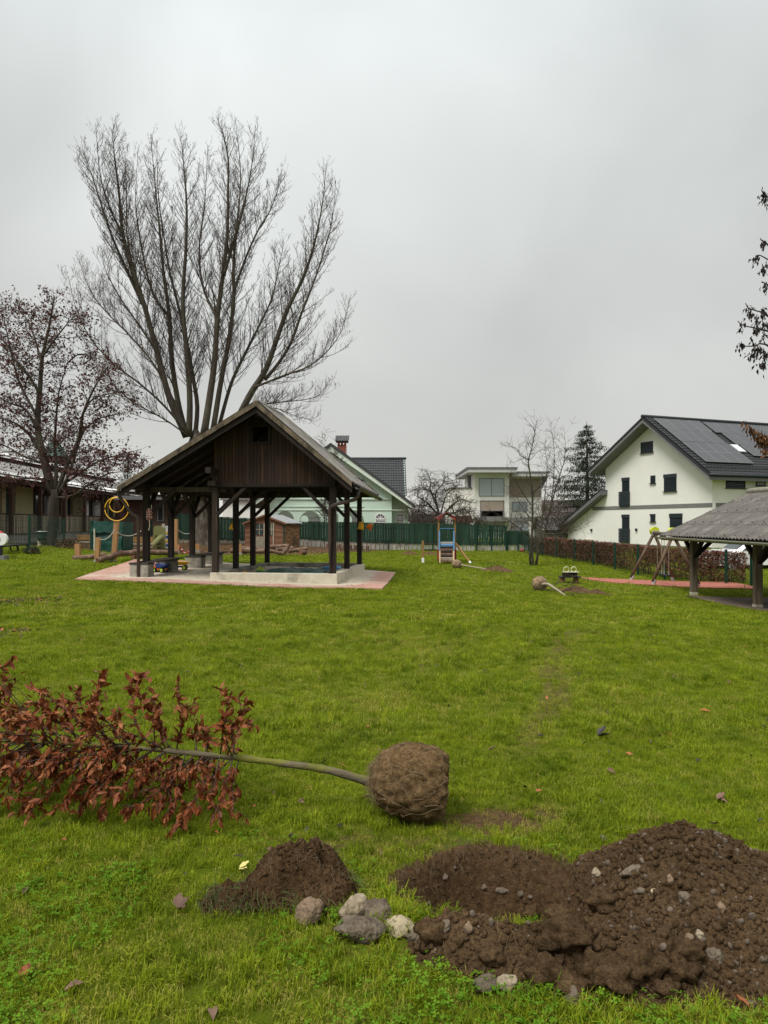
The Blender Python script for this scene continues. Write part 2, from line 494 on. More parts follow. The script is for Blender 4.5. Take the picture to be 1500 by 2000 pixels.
def ground_material():
    m = bpy.data.materials.new('lawn_ground'); m.use_nodes = True
    n = m.node_tree; L = n.links; b = n.nodes['Principled BSDF']
    g = n.nodes.new('ShaderNodeNewGeometry')
    def noise(s, det=5, ro=.6):
        k = n.nodes.new('ShaderNodeTexNoise'); k.inputs['Scale'].default_value = s; k.inputs['Detail'].default_value = det; k.inputs['Roughness'].default_value = ro
        L.new(g.outputs['Position'], k.inputs['Vector']); return k.outputs['Fac']
    def rng_(src, a, b_, c=0., d=1.):
        k = n.nodes.new('ShaderNodeMapRange'); L.new(src, k.inputs[0])
        for nm, v in zip(('From Min', 'From Max', 'To Min', 'To Max'), (a, b_, c, d)): k.inputs[nm].default_value = v
        return k.outputs[0]
    def mix(f, a, b_):
        k = n.nodes.new('ShaderNodeMix'); k.data_type = 'RGBA'
        if isinstance(f, float): k.inputs['Factor'].default_value = f
        else: L.new(f, k.inputs['Factor'])
        for nm, v in (('A', a), ('B', b_)):
            if isinstance(v, tuple): k.inputs[nm].default_value = (*v, 1)
            else: L.new(v, k.inputs[nm])
        return k.outputs['Result']
    fine = noise(70, 6, .75); mid = noise(6); big = noise(.8, 4)
    grass = mix(rng_(fine, .32, .68), (.054, .082, .004), (.145, .180, .015))
    grass = mix(rng_(mid, .45, .75, 0, .6), grass, (.16, .165, .024))
    grass = mix(rng_(big, .42, .68, 0, .45), grass, (.062, .12, .003))
    soil = mix(rng_(noise(35, 6, .7), .3, .7), (.042, .025, .0125), (.165, .100, .052))
    at = n.nodes.new('ShaderNodeAttribute'); at.attribute_name = 'soil'
    ad = n.nodes.new('ShaderNodeMath'); ad.operation = 'MULTIPLY_ADD'
    L.new(rng_(noise(22, 5, .7), .3, .7, -.5, .5), ad.inputs[0]); ad.inputs[1].default_value = .7; L.new(at.outputs['Fac'], ad.inputs[2])
    f = rng_(ad.outputs[0], .25, .75)
    c = mix(f, grass, soil)
    L.new(c, b.inputs['Base Color']); b.inputs['Roughness'].default_value = .95; b.inputs['Specular IOR Level'].default_value = .04
    bn = n.nodes.new('ShaderNodeBump'); bn.inputs['Strength'].default_value = .9; bn.inputs['Distance'].default_value = .03
    L.new(noise(48, 6, .75), bn.inputs['Height']); L.new(bn.outputs[0], b.inputs['Normal'])
    return m
me = tris_mesh('ground', np.stack([_GX, _GY, _GZ], -1).reshape(-1, 3), _gf, ground_material(), True)
_at = me.attributes.new('soil', 'FLOAT', 'POINT')
_sm = soil_mask(_GX.ravel(), _GY.ravel())
_at.data.foreach_set('value', _sm.astype(np.float32))
ground = bpy.data.objects.new('ground', me); col.objects.link(ground); ground['kind'] = 'structure'

# ================================================================ pavilion (local axes: s to the left along the front, t away from the camera)
PR = math.radians(7.4)
PO = V((-1.32, 18.4, 0))
PU = V((-math.cos(PR), math.sin(PR), 0)); PV = V((math.sin(PR), math.cos(PR), 0))
def pv(s, t, z=0.0):
    p = PO + PU * s + PV * t
    return V((p.x, p.y, z))
def s_at(px, t):
    k = (px - CX) / F
    bx = PO.x + PV.x * t; by = PO.y + PV.y * t
    return -(k * by - bx) / (k * PU.y - PU.x)
def pz(px, py, t):
    p = pv(s_at(px, t), t)
    return EYE - (py - HY) / F * p.y

# paving under and round the pavilion
def paving():
    front0, front1 = GP(146, 1133), GP(746, 1152)
    back0, back1 = GP(262, 1094), GP(773, 1120)
    mbp = MB(); nu, nv_ = 60, 30
    pts = np.zeros((nu + 1, nv_ + 1, 3))
    for i in range(nu + 1):
        for j in range(nv_ + 1):
            a = front0.lerp(front1, i / nu); b_ = back0.lerp(back1, i / nu)
            p = a.lerp(b_, j / nv_)
            pts[i, j] = (p.x, p.y, 0)
    pts[:, :, 2] = gz_base(pts[:, :, 0], pts[:, :, 1]) + .035
    mbp.grid(pts)
    # the low edge
    for i in range(nu):
        a, b_ = pts[i, 0], pts[i + 1, 0]
        mbp.add([a, b_, b_ - (0, 0, .12), a - (0, 0, .12)], [(0, 3, 2, 1)])
    for j in range(nv_):
        a, b_ = pts[nu, j], pts[nu, j + 1]
        mbp.add([a, b_, b_ - (0, 0, .12), a - (0, 0, .12)], [(0, 3, 2, 1)])
    m = bpy.data.materials.new('red_and_grey_paving'); m.use_nodes = True
    n = m.node_tree; L = n.links; b = n.nodes['Principled BSDF']
    tcn = n.nodes.new('ShaderNodeTexCoord'); mp_ = n.nodes.new('ShaderNodeMapping')
    mp_.inputs['Rotation'].default_value = (0, 0, PR)
    L.new(tcn.outputs['Object'], mp_.inputs[0])
    br = n.nodes.new('ShaderNodeTexBrick')
    br.inputs['Scale'].default_value = 1.0; br.inputs['Brick Width'].default_value = .21; br.inputs['Row Height'].default_value = .105; br.inputs['Mortar Size'].default_value = .006
    br.inputs['Color1'].default_value = (.40, .20, .15, 1); br.inputs['Color2'].default_value = (.50, .29, .23, 1); br.inputs['Mortar'].default_value = (.12, .085, .06, 1)
    L.new(mp_.outputs[0], br.inputs['Vector'])
    no = n.nodes.new('ShaderNodeTexNoise'); no.inputs['Scale'].default_value = 1.1; no.inputs['Detail'].default_value = 7; no.inputs['Roughness'].default_value = .7
    L.new(tcn.outputs['Object'], no.inputs['Vector'])
    # sand trodden over the bricks; the slab under the roof is plain concrete
    at_ = n.nodes.new('ShaderNodeAttribute'); at_.attribute_name = 'slab'
    ad = n.nodes.new('ShaderNodeMath'); ad.operation = 'ADD'
    L.new(at_.outputs['Fac'], ad.inputs[0]); L.new(no.outputs['Fac'], ad.inputs[1])
    r = n.nodes.new('ShaderNodeMapRange'); r.inputs['From Min'].default_value = .40; r.inputs['From Max'].default_value = .68
    L.new(ad.outputs[0], r.inputs[0])
    n2 = n.nodes.new('ShaderNodeTexNoise'); n2.inputs['Scale'].default_value = 9; n2.inputs['Detail'].default_value = 6
    L.new(tcn.outputs['Object'], n2.inputs['Vector'])
    cr = n.nodes.new('ShaderNodeMix'); cr.data_type = 'RGBA'; cr.inputs['A'].default_value = (.40, .33, .24, 1); cr.inputs['B'].default_value = (.56, .50, .40, 1)
    L.new(n2.outputs['Fac'], cr.inputs['Factor'])
    mx = n.nodes.new('ShaderNodeMix'); mx.data_type = 'RGBA'
    L.new(r.outputs[0], mx.inputs['Factor']); L.new(br.outputs['Color'], mx.inputs['A']); L.new(cr.outputs['Result'], mx.inputs['B'])
    L.new(mx.outputs['Result'], b.inputs['Base Color']); b.inputs['Roughness'].default_value = .9
    bn = n.nodes.new('ShaderNodeBump'); bn.inputs['Strength'].default_value = .5; bn.inputs['Distance'].default_value = .01
    L.new(br.outputs['Fac'], bn.inputs['Height']); bn.invert = True; L.new(bn.outputs[0], b.inputs['Normal'])
    o = setting('paving', mbp, m)
    at = o.data.attributes.new('slab', 'FLOAT', 'POINT')
    vals = []
    for v in o.data.vertices:
        q = V((v.co.x, v.co.y, 0)) - PO
        s, t = q.dot(PU), q.dot(PV)
        inside = float(smooth(-1.0, -.2, s) * smooth(-.75, -.15, t) * smooth(SIDE_S['left'] + 1.3, SIDE_S['left'] + .2, s))
        vals.append(-.10 + .5 * inside)
    at.data.foreach_set('value', vals)
    return o
SIDE_S = {'left': s_at(286, 0), 'middle': s_at(421, 0), 'right': 0.0}
paving()
ROOF_T0, ROOF_T1 = -.75, 5.2
sA, zA = s_at(500, ROOF_T0), pz(500, 790, ROOF_T0)           # ridge
sL, zL = s_at(229, ROOF_T0), pz(229, 957, ROOF_T0)           # left eave
sR, zR = s_at(687, ROOF_T0), pz(687, 947, ROOF_T0)           # right eave
def roof_z(s):
    return zA + (zL - zA) * (s - sA) / (sL - sA) if s > sA else zA + (zR - zA) * (s - sA) / (sR - sA)

pav = thing('pavilion', 'dark timber open pavilion with a boarded gable and corrugated roof standing on red paving', 'pavilion', pv(1.6, 0, G(*pv(1.6, 0).xy)))
ROOFMAT = pm('corrugated_fibre_cement', (.25, .235, .215), var=.3, scale=3, rough=.85, bump=.2, c2=(.13, .115, .09), t2=(.45, .7), s2=2.5, rnd=.1)
def corrugated(name, p00, eu, ev, pitch, amp, mat, parent, thick=.008, rows=4, label=None):
    """Wavy sheet: eu along the eave, ev up the slope."""
    p00, eu, ev = V(p00), V(eu), V(ev)
    nrm = eu.cross(ev).normalized()
    if nrm.z < 0: nrm = -nrm
    nw = max(2, int(eu.length / pitch)); nu = nw * 6
    u = np.linspace(0, 1, nu + 1); v = np.linspace(0, 1, rows + 1)
    base = np.array(p00)[None, None] + u[:, None, None] * np.array(eu) + v[None, :, None] * np.array(ev)
    w = amp * np.sin(u * nw * 2 * math.pi)[:, None, None] * np.array(nrm)
    mb_ = MB(); mb_.grid(base + w); mb_.grid((base + w - thick * np.array(nrm))[::-1])
    top = base + w; bot = top - thick * np.array(nrm)
    for k in (0, rows):
        strip = np.stack([top[:, k], bot[:, k]], 1); mb_.grid(strip if k else strip[::-1])
    return part(name, mb_, mat, parent, True, label)
LO = .10      # roof sheets lie this far above the rafters' tops
TR = 1.6                                      # the ridge ends here; behind it the roof is hipped
def sheet4(c00, c10, c01, c11, mat, parent, pitch=.177, amp=.025):
    """Corrugated sheet over a four-cornered roof plane: c00-c10 eave, c01-c11 top; the waves run up the slope."""
    c00, c10, c01, c11 = (np.array(tuple(c)) for c in (c00, c10, c01, c11))
    L_ = np.linalg.norm(c10 - c00); nu = int(L_ / pitch) * 6; u = np.linspace(0, 1, nu + 1)[:, None, None]
    nn = np.cross(c10 - c00, c01 - c00); nn = nn / np.linalg.norm(nn); nn = nn if nn[2] > 0 else -nn
    rows = []
    for v_ in np.linspace(0, 1, 5):
        lo, hi = c00 + (c01 - c00) * v_, c10 + (c11 - c10) * v_
        rows.append(lo + (hi - lo) * u[:, 0])
    g = np.stack(rows, 1); x_ = np.linalg.norm((g - c00) @ np.outer(c10 - c00, c10 - c00) / L_ ** 2, axis=2)
    g = g + (amp * np.sin(x_ / pitch * 2 * math.pi))[..., None] * nn
    mb_ = MB(); mb_.grid(g); mb_.grid((g - nn * .008)[::-1]); e_ = np.stack([g[:, 0], g[:, 0] - nn * .008], 1); mb_.grid(e_[::-1])
    return part('roof_sheet', mb_, mat, parent, True)
sR2 = sR + .18; zdrop = .10
rF, rB = pv(sA, ROOF_T0, zA + LO), pv(sA, TR, zA + LO)
eLF, eLB, eRF, eRB = pv(sL, ROOF_T0, zL + LO), pv(sL, ROOF_T1, zL + LO - .05), pv(sR, ROOF_T0, zR + LO), pv(sR2, ROOF_T1, zR + LO - zdrop)
sheet4(eLF, eLB, rF, rB, ROOFMAT, pav); sheet4(eRF, eRB, rF, rB, ROOFMAT, pav); sheet4(eLB, eRB, rB, rB + PU * -.02, ROOFMAT, pav)
for a_, b_ in ((rF - PV * .02, rB), (rB, eRB), (rB, eLB)):
    part('ridge_cap', MB().tube([a_ - V((0, 0, .01)), b_ - V((0, 0, .01))], .065, 8), ROOFMAT, pav, True)
# barge boards, front and back, and the darker board set below
for t_, m_ in ((ROOF_T0 - .03, GREYWOOD),):
    for (s_, z_) in ((sL, zL), (sR, zR)):
        # a board plumb in the gable plane, cut to meet at the ridge
        dz = .135
        part('barge_board', MB().prism([pv(s_, t_, z_ + .09), pv(sA, t_, zA + .09), pv(sA, t_, zA + .09 - dz), pv(s_, t_, z_ + .09 - dz)], PV * .03), m_, pav)
for (s_, z_) in ((sL, zL), (sR, zR)):
    part('barge_board', MB().prism([pv(s_, ROOF_T0 + .03, z_ - .065), pv(sA, ROOF_T0 + .03, zA - .065), pv(sA, ROOF_T0 + .03, zA - .20), pv(s_, ROOF_T0 + .03, z_ - .20)], PV * .035), DARKWOOD, pav)
# boarded soffit above the rafters, rafters and purlins
for (s_, z_, s2_, dz_) in ((sL, zL, sL, 0), (sR, zR, sR2, -zdrop)):
    mbs = MB()
    a, b_ = pv(s_, ROOF_T0 + .08, z_ + .045), pv(sA, ROOF_T0 + .08, zA + .045)
    c_, d_ = pv(sA, TR, zA + .045), pv(s2_, ROOF_T1 - .05, z_ + .045 + dz_)
    mbs.prism([a, b_, c_, d_], (0, 0, .02)); part('soffit', mbs, DARKWOOD, pav)
    for k in range(8):
        t_ = ROOF_T0 + .25 + k * (ROOF_T1 - ROOF_T0 - .5) / 7
        f_ = (t_ - ROOF_T0) / (ROOF_T1 - ROOF_T0)
        ss = s_ + (s2_ - s_) * f_; zz = z_ + dz_ * f_
        h_ = max(0, (t_ - TR) / (ROOF_T1 - TR))
        part('rafter', MB().bar(pv(ss, t_, zz - .03), pv(sA + (s2_ - sA) * h_, t_, zA + (z_ - zA) * h_ - .03), .09, .13), DARKWOOD, pav)
part('soffit', MB().prism([pv(sL, ROOF_T1 - .04, zL), pv(sR2, ROOF_T1 - .04, zR - zdrop), pv(sA, TR, zA + .04)], (0, 0, .02)), DARKWOOD, pav)
part('ridge_beam', MB().bar(pv(sA, ROOF_T0 + .1, zA - .2), pv(sA, TR, zA - .2), .12, .16), DARKWOOD, pav)
# posts
ZB = 2.60                                       # underside of the gable boarding
posts_t = {'left': (0, 1.55, 3.10, 4.66), 'middle': (0, 1.6, 3.17, 4.69), 'right': (0, 2.0, 4.2)}
zplate = {k: min(roof_z(SIDE_S[k]) - .22, 2.9) for k in SIDE_S}
WALLZ = .30
for k in SIDE_S:
    s_ = SIDE_S[k]
    for i, t_ in enumerate(posts_t[k]):
        g_ = G(*pv(s_, t_).xy)
        z0 = {'left': g_ + .36, 'middle': WALLZ, 'right': WALLZ}[k]
        mt = POSTWOOD if (k == 'middle' and i == 0) else DARKWOOD
        w = .15 if i == 0 else .14
        part('post', MB().obox((pv(s_, t_).x, pv(s_, t_).y, (z0 + zplate[k]) / 2), PU * w / 2, PV * w / 2, V((0, 0, (zplate[k] - z0) / 2))), mt, pav)
        for sg in (-1, 1):                     # braces along the row
            if (i == 0 and sg < 0) or (i == len(posts_t[k]) - 1 and sg > 0): continue
            part('brace', MB().bar(pv(s_, t_ + sg * .05, zplate[k] - .62), pv(s_, t_ + sg * .62, zplate[k] + .02), .09, .10, up=PU), DARKWOOD, pav)
    part('wall_plate', MB().bar(pv(s_, ROOF_T0 + .2, zplate[k] + .07), pv(s_, ROOF_T1 - .2, zplate[k] + .07), .14, .15), DARKWOOD, pav)
# tie beams across and the cross braces seen at the front
sl, sm, sr = SIDE_S['left'], SIDE_S['middle'], SIDE_S['right']
for t_ in (0.0, 1.58, 3.15, 4.66):
    tb = 2.50
    part('tie_beam', MB().bar(pv(sl + .25, t_ + .11, tb), pv(sm - .25, t_ + .11, tb), .10, .13), POSTWOOD if t_ == 0 else DARKWOOD, pav)
    part('tie_beam', MB().bar(pv(sm + .2, t_ + .09, ZB + .02), pv(sr - .2, t_ + .09, ZB + .02), .12, .16), DARKWOOD, pav)
for i, t_ in enumerate((0.0, 1.58, 3.15, 4.66)):
    part('brace', MB().bar(pv(sm - .06, t_ + (.02 if i else -.02), 1.83), pv(sm - .86, t_ + (.02 if i else -.02), 2.58), .08, .11, up=PV), DARKWOOD, pav)
    part('brace', MB().bar(pv(sl - .06, t_ + .02, 1.80), pv(sl - .80, t_ + .02, 2.50), .08, .13, up=PV), DARKWOOD, pav)
for i, t_ in enumerate((0.0, 2.0, 4.2)):
    part('brace', MB().bar(pv(sr + .06, t_ - .02, 1.80), pv(sr + .82, t_ - .02, 2.58), .08, .11, up=PV), DARKWOOD, pav)
part('gable_sill', MB().bar(pv(sm + .12, -.06, ZB - .01), pv(sr - .06, -.06, ZB - .01), .10, .07), DARKWOOD, pav)
part('beam_end', MB().bar(pv(sm + .14, -.14, ZB + .05), pv(sm - .08, -.14, ZB + .05), .12, .13), POSTWOOD, pav)
# gable boards, one by one, round the open hatch
hs0, hs1 = s_at(526, 0), s_at(492, 0)
hz0, hz1 = pz(510, 863, 0), pz(510, 834, 0)
s_ = sr - .08
nb = 0
while s_ < sm + .02:
    w = .098 + random.uniform(-.012, .012)
    e_ = min(s_ + w, sm + .06)
    segs = [(ZB, None)]
    mid_ = (s_ + e_) / 2
    if hs0 < mid_ < hs1: segs = [(ZB, hz0), (hz1, None)]
    for (a0, a1) in segs:
        top0 = (roof_z(s_) if a1 is None else a1) - (.02 if a1 is None else 0)
        top1 = (roof_z(e_) if a1 is None else a1) - (.02 if a1 is None else 0)
        a0 += random.uniform(-.008, .008) if a0 == ZB else 0
        if min(top0, top1) - a0 < .03: continue
        d_ = random.uniform(0, .006)
        part('gable_board', MB().prism([pv(s_ + .004, -.03 - d_, a0), pv(e_ - .004, -.03 - d_, a0), pv(e_ - .004, -.03 - d_, top1), pv(s_ + .004, -.03 - d_, top0)], PV * .022), BOARDWOOD, pav)
    s_ = e_
for (a, b_) in (((hs0 - .05, hz0 - .04), (hs1 + .05, hz0 - .04)), ((hs0 - .05, hz1 + .04), (hs1 + .05, hz1 + .04)), ((hs0 - .03, hz0), (hs0 - .03, hz1)), ((hs1 + .03, hz0), (hs1 + .03, hz1))):
    part('hatch_frame', MB().bar(pv(a[0], -.05, a[1]), pv(b_[0], -.05, b_[1]), .05, .05, up=PV), DARKWOOD, pav)
part('loft_light_stop', MB().prism([pv(sr + .1, .2, ZB + .06), pv(sm - .1, .2, ZB + .06), pv(sm - .1, 3.9, ZB + .06), pv(sr + .1, 3.9, ZB + .06)], (0, 0, .02)), DARKWOOD, pav)  # unseen board added above the tie beams to stop light
# gutters and downpipes
def gutter(pts, r, mat, parent):
    mb_ = MB(); pts = [V(p) for p in pts]
    d = (pts[-1] - pts[0]).normalized(); side = d.cross(V((0, 0, 1))).normalized()
    prof = [(r * math.cos(a), r * math.sin(a)) for a in np.linspace(math.pi, 2 * math.pi, 9)] + [(r * .9 * math.cos(a), r * .9 * math.sin(a) + .004) for a in np.linspace(2 * math.pi, math.pi, 9)]
    rows = np.array([[tuple(p + side * a + V((0, 0, b_))) for (a, b_) in prof] for p in pts])
    mb_.grid(rows); mb_.add(rows[0].tolist(), [tuple(range(18))]); mb_.add(rows[-1].tolist(), [tuple(range(17, -1, -1))])
    return part('gutter', mb_, mat, parent, False)
gutter([pv(sR - .09, ROOF_T0 + .35, zR - .03), pv(sR2 - .08, ROOF_T1 + .15, zR - zdrop - .03)], .075, BROWN_METAL, pav)
gutter([pv(sL + .09, ROOF_T0 + .05, zL - .0), pv(sL + .09, ROOF_T1 + .1, zL - .05)], .07, BROWN_METAL, pav)
gC = G(*pv(0.05, -.16).xy); gA = G(*pv(sl + .12, -.2).xy)
part('downpipe', MB().tube([pv(sR - .09, ROOF_T0 + .5, zR - .08), pv(sR - .08, ROOF_T0 + .5, zR - .26), pv(sR + .0, ROOF_T0 + .52, zR - .34), pv(-.10, -.22, zR - .47), pv(.03, -.15, zR - .53), pv(.055, -.13, zR - .62), pv(.06, -.13, 1.2), pv(.06, -.13, gC + .03)], .048, 8), BROWN_METAL, pav, True)
part('downpipe', MB().tube([pv(sL + .09, ROOF_T0 + .2, zL - .04), pv(sL + .05, ROOF_T0 + .22, zL - .16), pv(sl + .28, -.3, 1.86), pv(sl + .15, -.24, 1.78), pv(sl + .12, -.22, 1.68), pv(sl + .12, -.22, gA + .02)], .045, 8), BROWN_METAL, pav, True)

# ---------------------------------------------------------------- sandbox
sb = thing('sandbox', 'low concrete sandbox wall under the right half of the timber pavilion', 'sandbox', pv(1.6, 2.2, .05))
def wallbar(a, b_, w, z0, z1, name, mat, n=1):
    (s0, t0), (s1, t1) = a, b_
    d = pv(s1, t1) - pv(s0, t0); d.normalize(); sd = V((-d.y, d.x, 0))
    p0, p1 = pv(s0, t0), pv(s1, t1)
    mb_ = MB()
    mb_.obox(((p0.x + p1.x) / 2, (p0.y + p1.y) / 2, (z0 + z1) / 2), (p1 - p0) / 2, sd * w / 2, V((0, 0, (z1 - z0) / 2)))
    o = part(name, mb_, mat, sb)
    bv = o.modifiers.new('edge', 'BEVEL'); bv.width = .015; bv.segments = 2
    return o
wallbar((sm + .10, -.04), (-.14, -.04), .22, -.12, WALLZ, 'front_wall', CONC)
wallbar((-.03, .08), (-.03, 4.42), .22, -.1, WALLZ + .001, 'side_wall', CONC)
wallbar((sm, .08), (sm, 4.55), .22, -.1, WALLZ + .001, 'side_wall', CONC_OLD)
wallbar((sm - .12, 4.5), (.09, 4.5), .20, -.1, WALLZ + .02, 'back_wall', CONC_OLD)
SAND = pm('damp_sand', (.20, .155, .10), var=.3, scale=8, rough=.95, bump=.5, fine=60, rnd=0)
ms_ = MB(); gp = np.zeros((13, 13, 3))
for i in range(13):
    for j in range(13):
        p = pv(.07 + (sm - .19) * i / 12, .06 + 4.3 * j / 12); gp[i, j] = (p.x, p.y, .10 + .03 * mnoise.noise(V((i * .5, j * .5, 0))))
ms_.grid(gp[:, ::-1]); part('sand', ms_, SAND, sb, True)
TARP = pm('dark_green_tarpaulin', (.010, .075, .05), var=.35, scale=4, rough=.55, bump=.4, spec=.4, rnd=0, bdist=.03)
mt_ = MB(); gp = np.zeros((33, 25, 3))
for i in range(33):
    for j in range(25):
        p = pv(.5 + 2.15 * i / 32, .5 + 3.0 * j / 24)
        ed = min(i, j, 32 - i, 24 - j) / 4
        gp[i, j] = (p.x, p.y, .13 + min(1, ed) * (.10 + .09 * mnoise.fractal(V((i * .16, j * .22, 3)), 1, 2, 3)))
mt_.grid(gp[:, ::-1])
tarp_o = solo('tarpaulin', mt_, TARP, 'crumpled dark green tarpaulin covering the sand inside the sandbox', 'tarpaulin', pv(1.5, 2, .13), smooth=True)
LIME = pm('lime_green_plastic', (.38, .50, .03), var=.1, rough=.4, bump=0, spec=.5)
YEL = pm('yellow_plastic', (.72, .40, .02), var=.1, rough=.4, bump=0, spec=.5)
ORA = pm('orange_plastic', (.70, .16, .02), var=.1, rough=.4, bump=0, spec=.5)
BLU = pm('blue_plastic', (.012, .05, .24), var=.15, rough=.4, bump=0, spec=.5)
RED = pm('red_plastic', (.42, .02, .03), var=.15, rough=.4, bump=0, spec=.5)
WHI = pm('white_plastic', (.75, .75, .73), var=.08, rough=.4, bump=0, spec=.5)
BLK = pm('black_rubber', (.015, .015, .016), var=.2, rough=.7, bump=.1)
def cup(mb_, c, r0, r1, h, ax=V((0, 0, 1)), n=14, th=.008):
    """Open bucket shape."""
    c = V(c); ax = V(ax).normalized(); s_ = ax.orthogonal().normalized(); u_ = ax.cross(s_)
    rows = []
    for (r, z) in ((0.001, 0), (r0, 0), ((r0 + r1) / 2, h / 2), (r1, h), (r1 + .012, h), (r1 + .012, h - .015), (r1 - th, h - .01), (r0 - th, .01), (.001, .01)):
        rows.append([tuple(c + ax * z + (s_ * math.cos(a) + u_ * math.sin(a)) * r) for a in np.linspace(0, 2 * math.pi, n + 1)])
    mb_.grid(np.array(rows)); return mb_
pb = pv(2.45, 1.3, .16)
solo('sand_bucket', cup(MB(), pb, .10, .14, .2, (.7, -.2, .5)), LIME, 'lime green plastic bucket tipped over in the sandbox beside the green tarpaulin', 'bucket', pb, smooth=True)
pb = pv(2.75, 1.1, .12)
solo('sand_mould', cup(MB(), pb, .07, .10, .09, (.5, -.5, .6)), YEL, 'small yellow sand mould in the front left corner of the sandbox', 'toy', pb, smooth=True)
pb = pv(.55, 2.6, .28)
solo('swim_ring', MB().lump(pb, (.3, .16, .06), 2, .2, 2, 3), pm('light_blue_plastic', (.08, .25, .5), rough=.4, bump=0), 'light blue plastic toy lying on the right of the green tarpaulin', 'toy', pb, smooth=True)

# ================================================================ buildings
RENDER_W = pm('white_render', (.79, .78, .735), var=.06, scale=1.2, rough=.9, bump=.06, rnd=0, c2=(.74, .725, .67), t2=(.4, .7), s2=.6, fine=80)
GREYTRIM = pm('grey_fascia', (.15, .15, .155), var=.1, scale=2, rough=.6, bump=0, rnd=.06)
GREYBAND = pm('grey_band', (.19, .19, .18), var=.1, scale=2, rough=.85, bump=.05)
ROOFDARK = pm('dark_roof_tiles', (.022, .023, .026), var=.3, scale=3, rough=.6, bump=.1, rnd=.15)
SHUT = pm('anthracite_metal', (.018, .026, .032), var=.12, rough=.5, bump=0, rnd=.1, spec=.4)
GLASS = glass_mat('window_glass')
PANEL = pm('solar_glass', (.035, .037, .042), var=.08, scale=1.5, rough=.28, bump=0, rnd=.08, spec=.45)
pm('panel_edge', (.17, .17, .175), rough=.5, bump=0)

class Wall:
    """A vertical wall plane through p0 running along u; places things given photograph pixels on that plane."""
    def __init__(self, p0, u):
        self.p0 = V(p0); self.u = V(u).normalized(); self.u.z = 0; self.u.normalize()
        n = V((self.u.y, -self.u.x, 0)); 
        if n.dot(V((0, 0, 0)) - self.p0) < 0: n = -n
        self.n = n
    def at(self, px, py): return ray_plane(px, py, self.p0, self.n)
    def rect(self, r):
        x0, y0, x1, y1 = r
        c = self.at((x0 + x1) / 2, (y0 + y1) / 2)
        a = self.at(x0, (y0 + y1) / 2); b = self.at(x1, (y0 + y1) / 2)
        h0 = self.at((x0 + x1) / 2, y1).z; h1 = self.at((x0 + x1) / 2, y0).z
        w = abs((b - a).dot(self.u))
        m = (a + b) / 2
        return V((m.x, m.y, (h0 + h1) / 2)), w, h1 - h0
    def slab(self, mb, c, w, h, out0, out1):
        """Box on the wall round c, from out0 to out1 in front of it."""
        return mb.obox(c + self.n * (out0 + out1) / 2, self.u * w / 2, self.n * abs(out1 - out0) / 2, V((0, 0, h / 2)))

def window_on(wall, r, parent, frame=SHUT, blind=None, sill=True, mull=0, glass=GLASS, name='window', box=0.0, fw=.06):
    c, w, h = wall.rect(r)
    mb = MB()
    for sx in (-1, 1): wall.slab(mb, c + wall.u * sx * (w / 2 - fw / 2), fw, h, -.02, .05)
    for sz in (-1, 1): wall.slab(mb, c + V((0, 0, sz * (h / 2 - fw / 2))), w - 2 * fw, fw, -.02, .05)
    for k in range(mull): wall.slab(mb, c + wall.u * ((k + 1) / (mull + 1) - .5) * w, .05, h - 2 * fw, -.02, .045)
    f = part(name, mb, frame, parent)
    part('pane', wall.slab(MB(), c, w - 2 * fw, h - 2 * fw, .004, .02), glass, f)
    if blind:
        bm_ = MB(); n = max(4, int(h / .11)); hh = h - 2 * fw - box
        for k in range(n):
            z = c.z - h / 2 + fw + (k + .5) * hh / n
            q = V((c.x, c.y, z)) + wall.n * .05
            bm_.obox(q, wall.u * (w / 2 - fw), wall.n * .028 + V((0, 0, -.030)), V((0, 0, .004)) + wall.n * .004)
        o = part('blind', bm_, blind, f, kind='stuff')
    if box: part('shutter_box', wall.slab(MB(), c + V((0, 0, h / 2 - box / 2)), w + .02, box, .0, .10), SHUT, f)
    if sill: part('sill', wall.slab(MB(), c - V((0, 0, h / 2 + .025)), w + .14, .05, -.02, .12), SHUT, f)
    return f

# ---------------------------------------------------------------- white house with solar panels
GD = V((-.358, .934, 0)).normalized(); RD = V((.934, .358, 0)).normalized()
Dn = 45.8
N0 = V(((1391 - CX) / F * Dn, Dn, 0))
Wg = 10.6
L0 = N0 + GD * Wg
wg = Wall(N0, GD)
wh = thing('house', 'large white rendered house with dark solar panels on its steep roof behind the brown hedge', 'house', (N0 + L0) / 2)
apex = ray_plane(1252, 815, (N0 + L0) / 2 - RD * 1.0, RD)
tipR = ray_plane(1387, 925, N0 - RD * 1.0, RD); tipR = V((*(N0 - GD * .8 - RD * 1.0).xy, tipR.z))
tipL = ray_plane(1153, 917, N0 - RD * 1.0, RD); tipL = V((*(L0 + GD * .8 - RD * 1.0).xy, tipL.z))
apex = V((*((tipR + tipL) / 2).xy, apex.z))
HL = 13.0                                  # length of the house along the ridge
def hz(g):                                 # roof underside height over the gable, g metres from the near corner along GD
    gA = Wg / 2
    if g < gA: return tipR.z + (apex.z - tipR.z) * (g + .8) / (gA + .8) - .40
    return tipL.z + (apex.z - tipL.z) * (Wg + .8 - g) / (gA + .8) - .40
gw = [N0 + V((0, 0, -1)), N0 + GD * (Wg + 4.9) + V((0, 0, -1)), N0 + GD * (Wg + 4.9) + V((0, 0, 1.35)), L0 + V((0, 0, 4.25)), L0 + V((0, 0, hz(Wg))), N0 + GD * Wg / 2 + V((0, 0, hz(Wg / 2))), N0 + V((0, 0, hz(0)))]
part('gable_wall', MB().prism(gw, RD * .3), RENDER_W, wh)
